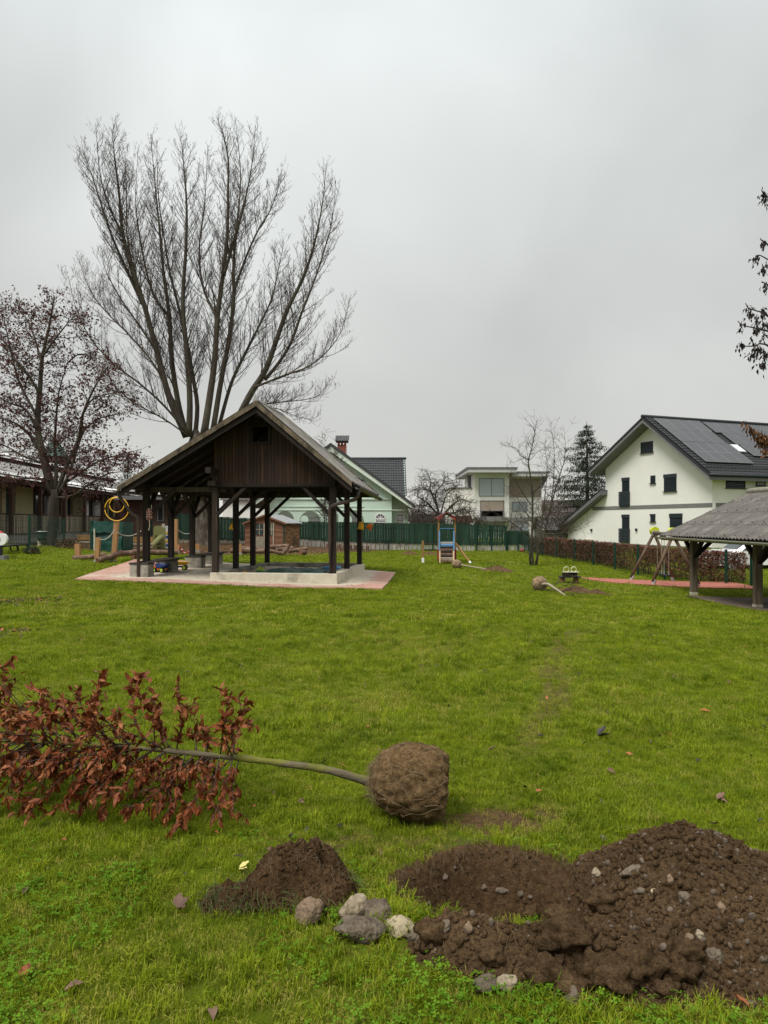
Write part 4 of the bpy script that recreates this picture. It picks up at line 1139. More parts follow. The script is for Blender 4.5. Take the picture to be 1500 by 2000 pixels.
while a < NL - 4:
    kind = k % 3
    if kind == 0:
        nwin(a, a + 2.6, FLZ + .75, EVZ - .35, NW, GLASS, 'window', BLIND); a += 2.9
    elif kind == 1:
        part('pilaster', nw.slab(MB(), nbp(a + .3, 0, (FLZ + EVZ) / 2), .45, EVZ - FLZ - .1, 0, .25), PIL, nb_)
        nwin(a + .7, a + 1.6, FLZ + .02, EVZ - .4, TEALD, TEALD, 'door'); 
        part('pilaster', nw.slab(MB(), nbp(a + 2.05, 0, (FLZ + EVZ) / 2), .7, EVZ - FLZ - .1, 0, .25), PIL, nb_); a += 2.7
    else:
        part('wall_panel', nw.slab(MB(), nbp(a + 1.0, 0, (FLZ + EVZ) / 2), 1.7, EVZ - FLZ - .2, 0, .04), YELW, nb_); 
        nwin(a + 2.1, a + 3.0, FLZ + .02, EVZ - .4, TEALD, GLASS, 'door'); a += 3.4
    k += 1
for k in range(12):
    a = 2 + k * 3.4
    part('veranda_post', MB().prism([nbp(a, 2.35, FLZ), nbp(a + .16, 2.35, FLZ), nbp(a + .16, 2.35, EVZ - .1), nbp(a, 2.35, EVZ - .1)], NN * .16), NW, nb_)
    part('brace', MB().bar(nbp(a + .08, 2.43, EVZ - .8), nbp(a + .75, 2.43, EVZ - .15), .1, .1), NW, nb_)
# veranda railing with balusters
rl = thing('veranda_railing', 'weathered brown wooden railing with upright balusters along the nursery veranda', 'railing', nbp(NL / 2, 2.15, FLZ))
RAILW = pm('weathered_grey_rail_wood', (.34, .29, .215), var=.3, scale=5, rough=.9, bump=.1, rnd=.35)
part('handrail', MB().prism([nbp(0, 2.16, FLZ + .95), nbp(0, 2.30, FLZ + .95), nbp(0, 2.30, FLZ + 1.02), nbp(0, 2.16, FLZ + 1.02)], ND * NL), NW, rl)
part('bottom_rail', MB().prism([nbp(0, 2.19, FLZ + .05), nbp(0, 2.26, FLZ + .05), nbp(0, 2.26, FLZ + .12), nbp(0, 2.19, FLZ + .12)], ND * NL), RAILW, rl)
base_mb = MB().prism([nbp(5, 2.29, FLZ + .05), nbp(5.09, 2.29, FLZ + .05), nbp(5.09, 2.29, FLZ + .93), nbp(5, 2.29, FLZ + .93)], -NN * .028)
b0 = part('baluster', base_mb, RAILW, rl)
a = 5.17
while a < 36:
    o = b0.copy(); col.objects.link(o); o.parent = rl; o.location = ND * (a - 5.0); ORG[o.name] = ORG[rl.name]
    a += .17 if (int(a * 3) % 5) else .24

# ================================================================ fences and hedge
def C7(x, y): return 430 + x / 5.172, 960 + y / 5.172
# green close-boarded fence; (pixel x, top y, foot y, distance)
def fence_line(label, knots, name, gap=.004, bw=.17, plinth=True, foot=.42, posts=True):
    pts = [(P(px, yt, d), P(px, yb, d)) for (px, yt, yb, d) in knots]
    mid = pts[len(pts) // 2][1]
    t = thing(name, label, 'fence', mid)
    seg = [0]
    for i in range(1, len(pts)): seg.append(seg[-1] + (pts[i][1].xy - pts[i-1][1].xy).length)
    def at(s):
        i = max(0, min(len(pts) - 2, int(np.searchsorted(seg, s, side='right')) - 1))
        f = (s - seg[i]) / (seg[i+1] - seg[i])
        return pts[i][0].lerp(pts[i+1][0], f), pts[i][1].lerp(pts[i+1][1], f), (pts[i+1][1] - pts[i][1]) * V((1, 1, 0))
    s = 0.0; n = 0
    ft = foot
    while s < seg[-1] - .05:
        w = bw + random.uniform(-.01, .01)
        (t0, g0, d) = at(s + gap); (t1, g1, _) = at(s + w - gap)
        d.normalize(); nn = V((d.y, -d.x, 0))
        if nn.y > 0: nn = -nn
        j = random.uniform(-.015, .01); lo = (ft if plinth else .06) + random.uniform(-.03, .03)
        z0 = G(*g0.xy)
        part('board', MB().prism([V((*g0.xy, z0 + lo)), V((*g1.xy, z0 + lo)), V((*t1.xy, t1.z + j)), V((*t0.xy, t0.z + j))], nn * random.uniform(.018, .03)), GREEN_PAINT, t)
        s += w; n += 1
    # rails behind, cap, posts in front and the pale concrete palings under the boards
    k = max(2, int(seg[-1] / 2.3))
    for i in range(k + 1):
        q = at(min(seg[-1] - .01, i * seg[-1] / k)); d = q[2].normalized(); nn = V((d.y, -d.x, 0)); nn = -nn if nn.y > 0 else nn
        z0 = G(*q[1].xy)
        if posts: part('fence_post', MB().bar(q[1] * V((1, 1, 0)) + nn * .07 + V((0, 0, z0 - .2)), q[0] + nn * .07 + V((0, 0, .04)), .07, .06, up=nn), GREEN_METAL, t)
    for i in range(len(pts) - 1):
        d = ((pts[i+1][1] - pts[i][1]) * V((1, 1, 0))).normalized(); nn = V((d.y, -d.x, 0)); nn = -nn if nn.y > 0 else nn
        part('cap_rail', MB().bar(pts[i][0] + V((0, 0, .02)), pts[i+1][0] + V((0, 0, .02)), .07, .04), GREEN_PAINT, t)
        for hh in (.55, 1.35):
            part('rail', MB().bar(pts[i][1] - nn * .05 + V((0, 0, hh)), pts[i+1][1] - nn * .05 + V((0, 0, hh)), .04, .08), GREEN_PAINT, t)
    if plinth:
        a0 = None
        s = 0.0
        cm = pm('pale_concrete_paling', (.40, .39, .35), var=.25, scale=3, rough=.9, c2=(.12, .12, .10), t2=(.5, .7), s2=3, rnd=.25) if 'pale_concrete_paling' not in MATS else MATS['pale_concrete_paling']
        while s < seg[-1] - .1:
            q = at(s + .03); q2 = at(min(seg[-1], s + .24)); d = q[2].normalized(); nn = V((d.y, -d.x, 0)); nn = -nn if nn.y > 0 else nn
            z0 = G(*q[1].xy)
            part('paling', MB().prism([V((*q[1].xy, z0 - .1)) - nn * .06, V((*q2[1].xy, z0 - .1)) - nn * .06, V((*q2[1].xy, z0 + ft + .12)) - nn * .06, V((*q[1].xy, z0 + ft + .12)) - nn * .06], nn * .04), cm, t)
            s += .27
    return t
fence_line('long dark green board fence between the wooden playhouse and the slide frame', [(584, 1020, 1069, 45), (650, 1020.5, 1070, 45), (760, 1022.5, 1073, 45.5), (930, 1025, 1076, 46)], 'board_fence')
fence_line('shorter green board fence right of the slide frame with light gaps between its boards', [(930, 1024.5, 1076, 46.05), (988, 1028, 1077, 46.5)], 'board_fence', gap=.014)
fence_line('low green fence end section beside the red ball and the hedge corner', [(990, 1038.5, 1078, 46.6), (1032, 1040, 1078.5, 47)], 'board_fence')
fence_line('green board fence section left of the wooden playhouse seen between the pavilion posts', [(330, 1000, 1056, 41), (400, 1009, 1057, 41.5), (482, 1013, 1060, 42.5), (500, 1014, 1061, 42.6)], 'board_fence', foot=.2)

# green mesh fence: posts and wires
def mesh_fence(label, knots, name='mesh_fence', wire_v=.10, wire_h=.22, h=None):
    pts = [(P(px, yt, d), P(px, yb, d)) for (px, yt, yb, d) in knots]
    pts = [(V((a.x, a.y, a.z)), V((b.x, b.y, G(b.x, b.y)))) for a, b in pts]
    t = thing(name, label, 'fence', pts[0][1])
    for a, b in pts:
        part('fence_post', MB().box((a.x - .035, a.y - .03, b.z - .2), (a.x + .035, a.y + .03, a.z)), GREEN_METAL, t)
    mb_ = MB()
    for (a, b), (c, d) in zip(pts[:-1], pts[1:]):
        L = (d - b).length; nv = max(2, int(L / wire_v)); hh = a.z - b.z; nh = max(2, int(hh / wire_h))
        for k in range(1, nv):
            f = k / nv; mb_.bar(b.lerp(d, f) + V((0, 0, .04)), a.lerp(c, f) - V((0, 0, .03)), .006, .006, up=(0, 1, 0))
        for k in range(nh + 1):
            f = k / nh; mb_.bar(b.lerp(a, f) * 1.0 + V((0, 0, .03 if k == 0 else 0)), d.lerp(c, f) + V((0, 0, .03 if k == 0 else 0)), .008, .008)
    part('wire_mesh', mb_, GREEN_METAL, t, kind='stuff')
    return t
mesh_fence('green wire mesh fence standing in front of the brown beech hedge', [(1025, 1040, 1079, 46.5), (1059, 1050, 1086, 38.2), (1087, 1050, 1090, 36.2), (1122, 1053, 1097, 33.5), (1159, 1057, 1104, 31.4), (1201, 1060, 1111, 29.8), (1246, 1063, 1118, 28.2), (1298, 1067, 1124, 27), (1359, 1071, 1131, 25.6), (1418, 1073, 1137, 24.8), (1467, 1079, 1143, 24.0)])
mesh_fence('green wire mesh fence with round posts in front of the nursery veranda', [(-60, 1000, 1082, 23), (57, 1006, 1076, 25), (125, 1013, 1070, 30), (188, 1018, 1078, 29.5)])
mesh_fence('short green mesh fence in front of the nursery wing right of the green covered box', [(250, 1010, 1066, 34), (296, 1013, 1064, 36), (345, 1008, 1060, 38)])

# ---------------------------------------------------------------- leaf helper and hedge
def leaf_cloud(centers, size, aspect=.55, droop=.3, jitter=.35, seed=0, curl=.18):
    """Each leaf: two folded quads (6 vertices). Returns verts and faces (quads)."""
    r = np.random.default_rng(seed); n = len(centers)
    c = np.asarray(centers, float)
    az = r.uniform(0, 2 * math.pi, n); el = r.normal(-droop, jitter, n)
    d = np.stack([np.cos(az) * np.cos(el), np.sin(az) * np.cos(el), np.sin(el)], 1)
    up = r.normal(0, .5, (n, 3)) + (0, 0, 1.0)
    s = np.cross(d, up); s /= np.linalg.norm(s, axis=1)[:, None] + 1e-9
    nn = np.cross(s, d)
    L = (size * r.uniform(.65, 1.25, n))[:, None]; W = L * aspect * .5
    p0 = c; p1 = c + d * L * .5 + nn * L * curl; p2 = c + d * L
    a1 = c + d * L * .45 + s * W + nn * L * curl * 1.6; b1 = c + d * L * .45 - s * W + nn * L * curl * 1.6
    v = np.stack([p0, a1, p1 * .5 + (p0 + p2) * .25, b1, p2], 1).reshape(-1, 3)
    i = np.arange(n)[:, None] * 5
    f = np.concatenate([np.concatenate([i, i + 1, i + 2], 1), np.concatenate([i + 1, i + 4, i + 2], 1), np.concatenate([i, i + 2, i + 3], 1), np.concatenate([i + 2, i + 4, i + 3], 1)])
    return v, f
HEDGE1 = pm('brown_beech_hedge_leaves', (.155, .062, .038), var=.5, scale=9, rough=.75, bump=0, rnd=0, c2=(.25, .13, .08), t2=(.5, .65), s2=14, trans=.2)
TWIG = pm('brown_twigs', (.055, .038, .028), var=.3, scale=8, rough=.9, bump=0, rnd=.1)
def hedge():
    kn = [(1030, 1051, 1080, 46.4), (1062, 1050, 1087, 38.8), (1100, 1054, 1093, 35.6), (1159, 1059, 1105, 31.9), (1201, 1062, 1112, 30.2), (1298, 1070, 1126, 27.3), (1400, 1076, 1137, 25.3), (1452, 1082, 1142, 24.7)]
    base = [P(px, yb, d) for (px, yt, yb, d) in kn]; top = [P(px, yt, d).z for (px, yt, yb, d) in kn]
    t = thing('beech_hedge', 'clipped brown beech hedge with withered leaves along the right edge of the lawn', 'hedge', base[3])
    cs = []; stems = MB(); r = np.random.default_rng(5)
    for i in range(len(base) - 1):
        a, b = base[i], base[i + 1]; L = (b.xy - a.xy).length
        d = (b - a) * V((1, 1, 0)); d.normalize(); nn = V((-d.y, d.x, 0)); nn = nn if nn.x > 0 else -nn
        n = int(L * 2600)
        f = r.uniform(0, 1, n)
        x = a.x + (b.x - a.x) * f; y = a.y + (b.y - a.y) * f
        g = gz_np(x, y); tp = top[i] + (top[i + 1] - top[i]) * f
        w = r.uniform(0, 1, n); w = np.where(r.uniform(0, 1, n) < .6, w * .18, w) * .75 + .12
        h = r.uniform(.04, 1, n) ** .8
        dens = fnoise(f * L * 1.3 + i * 10, h * 2.2, 3, 12 + i)
        keep = (dens + .55 * h > r.uniform(-.55, .45, n))
        z = g + (tp - g) * h + .05 * fnoise(f * L * 3, w * 3, 2, 3) * (h > .9)
        w = w + .10 * fnoise(f * L * 1.5, h * 3, 3, 40)
        c = np.stack([x + nn.x * w, y + nn.y * w, z], 1)
        cs.append(c[keep])
        for k in range(int(L * 9)):
            ff = r.uniform(); q = a.lerp(b, ff) + nn * r.uniform(.1, .7); q.z = G(*q.xy) - .05
            hgt = (top[i] + (top[i+1] - top[i]) * ff) - q.z
            m_ = q + V((r.uniform(-.12, .12), r.uniform(-.12, .12), hgt * .5)); e_ = m_ + V((r.uniform(-.15, .15), r.uniform(-.15, .15), hgt * .48))
            stems.tube([q, m_, e_], [.012, .009, .004], 4, False)
    v, f = leaf_cloud(np.concatenate(cs), .078, .62, .3, .6, 3)
    np_part('leaves', v, f, HEDGE1, t, kind='stuff')
    part('stems', stems, TWIG, t, kind='stuff')
hedge()

# ================================================================ trees
class Tree:
    """Grows branches as polylines; meshes them in batches by thickness."""
    def __init__(self, seed): self.r = random.Random(seed); self.br = []; self.tips = []
    def add(self, pts, rad, lvl): self.br.append((pts, rad, lvl))
    def grow(self, p, d, L, r0, lvl, up=.25, wob=.18, n=6, tip=.25):
        R = self.r; d = V(d).normalized(); pts = [V(p)]; q = V(p)
        for i in range(n):
            d = (d + V((R.gauss(0, wob), R.gauss(0, wob), R.gauss(0, wob) + up)) * (1.0 / n) * 2.2).normalized()
            q = q + d * L / n; pts.append(q.copy())
        rad = [r0 * (1 - (1 - tip) * i / n) for i in range(n + 1)]
        self.add(pts, rad, lvl); return pts, rad
    def mesh(self, sel, sides):
        vs = []; fs = []; base = 0
        groups = {}
        for (pts, rad, lvl) in self.br:
            if sel(lvl): groups.setdefault(len(pts), []).append((pts, rad))
        for k, items in groups.items():
            A = np.array([[tuple(p) for p in it[0]] for it in items]); Rd = np.array([it[1] for it in items], float)
            m = len(items)
            tan = np.gradient(A, axis=1); tan /= np.linalg.norm(tan, axis=2)[..., None] + 1e-9
            ref = np.where((np.abs(tan[:, :, 2]).mean(1) < .8)[:, None, None], np.array((0, 0, 1.0)), np.array((1.0, 0, 0)))
            s = np.cross(tan, np.broadcast_to(ref, tan.shape)); s /= np.linalg.norm(s, axis=2)[..., None] + 1e-9
            u = np.cross(s, tan); an = np.arange(sides) * 2 * math.pi / sides
            ring = A[:, :, None, :] + Rd[:, :, None, None] * (np.cos(an)[:, None] * s[:, :, None, :] + np.sin(an)[:, None] * u[:, :, None, :])
            vs.append(ring.reshape(-1, 3))
            i, j = np.meshgrid(np.arange(k - 1), np.arange(sides), indexing='ij'); j2 = (j + 1) % sides
            q = np.stack([i * sides + j, i * sides + j2, (i + 1) * sides + j2, (i + 1) * sides + j], -1).reshape(-1, 4)
            f = (q[None] + (np.arange(m) * k * sides)[:, None, None]).reshape(-1, 4) + base
            fs.append(f); base += m * k * sides
        return np.concatenate(vs), np.concatenate(fs)

BARK = pm('grey_brown_bark', (.058, .047, .035), var=.4, scale=9, stretch=(1, 1, .3), rough=.95, bump=.6, rnd=.1, c2=(.085, .08, .052), t2=(.5, .7), s2=1.5, bdist=.03)
BARKD = pm('dark_bark', (.050, .040, .032), var=.4, scale=9, stretch=(1, 1, .3), rough=.95, bump=.5, rnd=.1, bdist=.02)
TWIGM = pm('bare_twigs', (.070, .053, .043), var=.3, scale=3, rough=.95, bump=0, rnd=0)

def smooth_path(P_, n):
    """Catmull-Rom through points."""
    P_ = [V(p) for p in P_]; out = []
    Q = [P_[0] * 2 - P_[1]] + P_ + [P_[-1] * 2 - P_[-2]]
    m = len(P_) - 1
    for k in range(n + 1):
        t = k / n * m; i = min(m - 1, int(t)); f = t - i
        p0, p1, p2, p3 = Q[i], Q[i+1], Q[i+2], Q[i+3]
        out.append(.5 * ((2 * p1) + (p2 - p0) * f + (2 * p0 - 5 * p1 + 4 * p2 - p3) * f * f + (3 * p1 - p0 - 3 * p2 + p3) * f**3))
    return out

def big_tree():
    D0 = 40.0
    foot = P(402, 1064, D0)
    t = thing('bare_poplar', 'huge bare poplar with many upswept stems rising behind the timber pavilion', 'tree', foot)
    def c(x, y, dd): return P(100 + x / 2.419, 200 + y / 2.419, D0 + dd)
    stems = [  # pixel path, depth at foot and tip, radius
        ([(640,1580),(560,1400),(500,1180),(440,960),(375,770),(335,600),(320,420),(300,260),(285,130)], -.3, -2.5, .24),
        ([(640,1580),(600,1420),(568,1200),(560,1020),(530,800),(512,600),(492,400),(470,150)], .3, .5, .21),
        ([(650,1580),(655,1400),(640,1180),(622,950),(636,700),(640,500),(628,320),(612,160)], -.3, -.5, .22),
        ([(680,1580),(690,1430),(668,1290),(645,1150),(600,960),(560,800),(530,620),(505,420),(500,180)], .8, 3.0, .17),
        ([(720,1580),(748,1400),(772,1220),(785,1020),(808,840),(830,650),(836,420),(832,230),(782,70)], -.4, -1.0, .25),
        ([(760,1580),(800,1330),(840,1120),(862,930),(862,760),(880,560),(895,340),(870,80)], .6, 2.0, .20),
        ([(850,1560),(940,1380),(1010,1270),(1062,1130),(1115,980),(1190,830),(1240,680),(1278,500),(1300,310)], 0.2, -1.0, .24),
        ([(1010,1310),(1075,1230),(1135,1130),(1185,990),(1240,850),(1290,700),(1330,540),(1345,370)], .4, 2.0, .13),
        ([(790,1540),(850,1330),(915,1190),(985,1050),(1040,930),(1075,780),(1100,660)], 1.0, 3.0, .14),
        ([(815,820),(850,700),(890,560),(925,420),(950,280),(965,110)], -.8, -1.6, .11),
        ([(860,900),(925,720),(980,600),(1030,520),(1065,430),(1090,350)], 1.2, 2.6, .09),
        ([(430,950),(360,800),(290,640),(235,480),(195,350),(155,240)], -1.0, -3.0, .11),
        ([(375,770),(340,640),(270,480),(230,330),(210,100)], -1.5, -2.0, .10),
        ([(640,1560),(540,1440),(420,1330),(300,1240),(190,1120),(120,980),(80,820)], -.8, -4.0, .08),
        ([(590,1430),(480,1230),(360,1090),(260,990),(180,880),(130,740)], .8, 3.5, .085),
        ([(640,1570),(540,1500),(430,1440),(330,1370),(250,1270),(140,1100)], -1.0, -5.0, .055),
        ([(962,1345),(1020,1322),(1100,1290),(1210,1250),(1300,1180),(1370,1080),(1412,920)], -.6, -3.0, .09),
        ([(903,1452),(960,1442),(1040,1420),(1150,1410),(1250,1390),(1312,1330)], .5, 3.0, .07),
        ([(900,1460),(975,1445),(1060,1445),(1150,1480),(1230,1500)], -.8, -3.0, .06),
        ([(500,1180),(420,1060),(330,930),(260,800),(240,720)], -.8, -2.5, .08),
        ([(440,960),(400,820),(360,640),(355,420),(348,230)], 0, 1.5, .09),
        ([(785,1020),(720,880),(700,700),(725,480),(740,200)], -.5, 1.0, .10),
        ([(560,1020),(480,900),(430,700),(400,480),(410,230)], .6, 2.5, .10),
    ]
    T = Tree(3); R = T.r
    for si, (px, d0, d1, r0) in enumerate(stems):
        n = len(px)
        path = smooth_path([c(x, y, d0 + (d1 - d0) * i / (n - 1)) for i, (x, y) in enumerate(px)], 26)
        L = sum((path[i+1] - path[i]).length for i in range(26))
        rad = [max(.012, r0 * .85 * (1 - i / 26) ** .85 * (1.0 if i else 1.1)) for i in range(27)]
        T.add(path, rad, 0)
        # first-order shoots, ascending
        ns = int(L * 4.9)
        for k in range(ns):
            f = .12 + .87 * (k + R.random()) / ns
            if si in (0, 1, 2, 3, 4, 5, 6) and f < .16: continue
            i = min(25, int(f * 26)); p = path[i].lerp(path[i+1], f * 26 - i); tg = (path[i+1] - path[i]).normalized()
            an = R.uniform(0, 2 * math.pi); side = V((math.cos(an), math.sin(an) * .8, R.uniform(-.15, .2)))
            side = (side - tg * side.dot(tg)).normalized()
            d = (tg * R.uniform(.75, 1.15) + side * .75).normalized()
            l1 = (1 - f) * L * R.uniform(.12, .24) + R.uniform(.6, 1.5)
            l1 = min(l1, 2.8) * (1 - .55 * max(0, (f - .75) / .25))
            r1 = min(rad[i] * .5, .009 + .005 * l1)
            p1, rd1 = T.grow(p, d, l1, r1, 1, up=.35, wob=.16, n=6, tip=.25)
            for q in range(int(l1 * 5.0)):
                f2 = R.uniform(.15, 1); ii = min(5, int(f2 * 6)); pp = p1[ii].lerp(p1[ii+1], f2 * 6 - ii); tg2 = (p1[ii+1] - p1[ii]).normalized()
                sd = V((R.gauss(0, 1), R.gauss(0, 1), R.gauss(0, .6) + .2)); sd = (sd - tg2 * sd.dot(tg2)).normalized()
                l2 = R.uniform(.3, .85) * (1.15 - .5 * f2)
                p2, _ = T.grow(pp, tg2 * .75 + sd * .75, l2, .0074, 2, up=.4, wob=.22, n=3, tip=.5)
                for w in range(2):
                    f3 = R.uniform(.3, 1); jj = min(2, int(f3 * 3)); p3 = p2[jj].lerp(p2[jj+1], f3 * 3 - jj)
                    T.grow(p3, V((R.gauss(0, 1), R.gauss(0, 1), R.uniform(.1, 1.3))), R.uniform(.08, .22), .007, 3, up=.3, wob=.1, n=1, tip=.7)
    # trunk
    tr = MB(); rows = []
    fk = P(100 + 690 / 2.419, 200 + 1560 / 2.419, D0)
    prof = [(-.3, .95), (0, .80), (.35, .64), (1.0, .57), (2.2, .56), (3.6, .58), (4.6, .56), (5.4, .40), (6.0, .12)]
    top = fk.z - foot.z + .2
    for (h, rr) in prof:
        h2 = h / 6.0 * top; cx = foot.x + (fk.x - foot.x - .1) * max(0, h2 / top)
        rows.append([(cx + rr * (1 + .10 * math.sin(3 * a + h) + .06 * math.sin(7 * a)) * math.cos(a), foot.y + rr * (1 + .10 * math.sin(3 * a + h)) * math.sin(a), foot.z + h2) for a in np.linspace(0, 2 * math.pi, 25)])
    tr.grid(np.array(rows)); part('trunk', tr, pm('pale_fissured_bark', (.125, .105, .08), var=.5, scale=7, stretch=(1, 1, .35), rough=.95, bump=1.0, rnd=0, c2=(.06, .048, .036), t2=(.42, .58), s2=5, bdist=.06), t, True)
    k = 0
    for b in T.br:
        if b[2] == 0:
            m = MB().tube(b[0], b[1], 8); part('stem', m, BARK, t, True)
    v, f = T.mesh(lambda l: l == 1, 4); np_part('branches', v, f, TWIGM, t, kind='stuff')
    v, f = T.mesh(lambda l: l >= 2, 3); np_part('twigs', v, f, TWIGM, t, kind='stuff')
    print('poplar branches', len(T.br))
big_tree()

def generic_tree(name, label, foot, limbs, seed, shoots, l1, twig, leaves=None, bark=BARKD, dpt=0, trunk=None, up=.15, wob=.25, r2=.008, tscale=1.0, outward=.9):
    """limbs: list of (list of world points, radius)."""
    t = thing(name, label, 'tree', foot)
    T = Tree(seed); R = T.r; tips = []
    for (pts, r0) in limbs:
        path = smooth_path(pts, 14); L = sum((path[i+1] - path[i]).length for i in range(14))
        rad = [max(r2, r0 * (1 - .85 * i / 14)) for i in range(15)]
        T.add(path, rad, 0)
        for k in range(int(L * shoots)):
            f = .18 + .82 * (k + R.random()) / max(1, int(L * shoots)); i = min(13, int(f * 14)); p = path[i].lerp(path[i+1], f * 14 - i); tg = (path[i+1] - path[i]).normalized()
            an = R.uniform(0, 2 * math.pi); side = V((math.cos(an), math.sin(an), R.uniform(-.3, .4))); side = (side - tg * side.dot(tg)).normalized()
            ll = l1 * R.uniform(.5, 1.2) * (1.1 - .5 * f)
            p1, _ = T.grow(p, tg * (1 - outward * .5) + side * outward, ll, min(rad[i] * .6, .008 + .009 * ll), 1, up=up, wob=wob, n=5, tip=.3)
            for q in range(int(ll * twig)):
                f2 = R.uniform(.15, 1); ii = min(4, int(f2 * 5)); pp = p1[ii].lerp(p1[ii+1], f2 * 5 - ii); tg2 = (p1[ii+1] - p1[ii]).normalized()
                sd = V((R.gauss(0, 1), R.gauss(0, 1), R.gauss(0, .7))); sd = (sd - tg2 * sd.dot(tg2)).normalized()
                p2, _ = T.grow(pp, tg2 * .6 + sd * .9, R.uniform(.25, .7) * tscale, r2, 2, up=up, wob=wob, n=3, tip=.5)
                tips.append(p2[-1]); tips.append(p2[1])
    if trunk is not None: part('trunk', trunk, bark, t, True)
    for b in T.br:
        if b[2] == 0: part('limb', MB().tube(b[0], b[1], 7), bark, t, True)
    v, f = T.mesh(lambda l: l == 1, 4); np_part('branches', v, f, TWIGM, t, kind='stuff')
    v, f = T.mesh(lambda l: l >= 2, 3); np_part('twigs', v, f, TWIGM, t, kind='stuff')
    if leaves:
        mat, size, per, frac = leaves
        cs = []
        for p in tips:
            if R.random() < frac:
                for k in range(per): cs.append((p.x + R.gauss(0, .08), p.y + R.gauss(0, .08), p.z + R.gauss(0, .08)))
        v, f = leaf_cloud(cs, size, .75, .5, .5, seed); np_part('leaves', v, f, mat, t, kind='stuff')
    return t

# maple with withered reddish leaves on the left
def left_tree():
    D = 32.0
    foot = P(98, 1066, D)
    def c(x, y, dd=0): return P(x / 3.636, 560 + y / 3.636, D + dd)
    tm = MB().tube([foot - V((0, 0, .2)), foot + V((0, 0, .1)), c(375, 1700), c(385, 1550), c(385, 1440)], [.34, .27, .215, .20, .21], 10)
    limbs = [([c(380,1480), c(330,1300), c(290,1130), c(265,960,.3), c(285,720,.5), c(300,500,.6), c(350,280,.6), c(385,70,.8)], .21),
             ([c(390,1480), c(400,1300), c(390,1120,.8), c(400,930,1.2), c(420,740,1.5), c(480,540,1.8)], .10),
             ([c(400,1470), c(470,1280), c(560,1080), c(590,900,-.5), c(690,680,-.8), c(770,560,-1)], .12),
             ([c(410,1480), c(490,1330), c(540,1180,1), c(600,1020,1.5), c(720,930,2), c(880,900,2.2)], .08),
             ([c(420,1420), c(560,1330), c(700,1240,-1), c(860,1200,-1.6), c(1000,1270,-2)], .07),
             ([c(270,1150), c(200,1040), c(90,960,-.6), c(-30,930,-1)], .09),
             ([c(260,1000), c(180,870,.5), c(80,830,.9), c(-60,760,1.2)], .08),
             ([c(285,760), c(180,600,-.6), c(80,500,-.9), c(-40,440,-1)], .08),
             ([c(250,900), c(130,660,1), c(60,380,1.3), c(10,120,1.5)], .07),
             ([c(300,560), c(250,380,.5), c(190,230,.9), c(100,130,1.2)], .06),
             ([c(300,500), c(400,360,-.5), c(480,260,-.8), c(540,190,-1)], .05),
             ([c(370,1380), c(230,1360,-1), c(80,1370,-1.4), c(-40,1400,-1.6)], .07),
             ([c(300,1250), c(160,1200,1), c(40,1130,1.4), c(-60,1100,1.6)], .06),
             ([c(400,1500), c(520,1480,-.8), c(640,1400,-1.2), c(760,1330,-1.5), c(920,1310,-1.6)], .06),
             ([c(590,900,-.5), c(660,800,0), c(800,760,.5), c(940,800,.6)], .05),
             ([c(480,540,1.8), c(560,480,1.6), c(640,500,1.4), c(720,580,1.2)], .04)]
    lm = pm('withered_maroon_leaves', (.085, .030, .026), var=.5, scale=5, rough=.8, bump=0, rnd=0, c2=(.13, .06, .04), t2=(.5, .65), s2=9, trans=.2)
    generic_tree('maple', 'dark maple with withered reddish leaves in front of the nursery building', foot, limbs, 21, 6.5, 1.25, 6.5, (lm, .12, 3, .9), trunk=tm, up=.05, wob=.35, bark=BARK, r2=.0085)
left_tree()

# multi-stemmed bare sapling on the right half of the lawn
def sapling():
    D = 30.0; foot = P(1040, 1104, D)
    def c(x, y, dd=0): return P(980 + x / 5.769, 800 + y / 5.769, D + dd)
    limbs = [([c(325,1755), c(318,1650), c(335,1500), c(345,1250,.1), c(345,950,.2), c(315,700,.2), c(300,570,.2), c(340,430,.3), c(365,280,.3), c(395,120,.4)], .060),
             ([c(355,1755), c(345,1640,-.1), c(330,1540,-.15), c(335,1430,-.2)], .055),
             ([c(385,1755), c(420,1560,.1), c(480,1400,.2), c(530,1180,.3), c(590,950,.5), c(650,750,.6), c(700,600,.7), c(760,480,.8)], .060),
             ([c(430,1520), c(450,1300,.6), c(470,1100,.9), c(500,850,1.1), c(510,600,1.3), c(480,420,1.5)], .035),
             ([c(540,1150,.3), c(580,850,.8), c(590,600,1), c(585,380,1.1), c(560,230,1.2)], .028),
             ([c(300,1420,-.2), c(180,1320,-.4), c(60,1240,-.6), c(-60,1170,-.8)], .03),
             ([c(300,570,.2), c(220,520,0), c(150,430,-.2), c(30,400,-.3)], .022),
             ([c(330,1080), c(240,940,-.3), c(150,800,-.6), c(80,720,-.7)], .024),
             ([c(310,1220), c(220,1080,.3), c(150,960,.5), c(70,900,.6)], .022),
             ([c(345,940), c(430,860,-.3), c(500,740,-.5), c(540,660,-.6)], .025),
             ([c(480,1400), c(640,1400,-.4), c(800,1370,-.6), c(1000,1310,-.8)], .022),
             ([c(530,1180), c(640,1060,-.2), c(760,960,-.4), c(860,900,-.5)], .022),
             ([c(700,600,.7), c(715,420,.9), c(705,230,1)], .018),
             ([c(300,560,.2), c(280,450,.5), c(270,350,.6)], .014)]
    lm = pm('few_brown_leaves', (.07, .04, .025), var=.3, rough=.8, bump=0, rnd=0)
    generic_tree('sapling', 'slender multi-stemmed bare tree on the lawn in front of the hedge corner', foot, limbs, 8, 6.0, .95, 6.0, (lm, .05, 1, .25), up=.22, wob=.2, r2=.0055, tscale=.8, bark=pm('mossy_dark_bark', (.050, .042, .032), var=.4, scale=8, rough=.95, bump=.4, c2=(.085, .09, .03), t2=(.52, .7), s2=2))
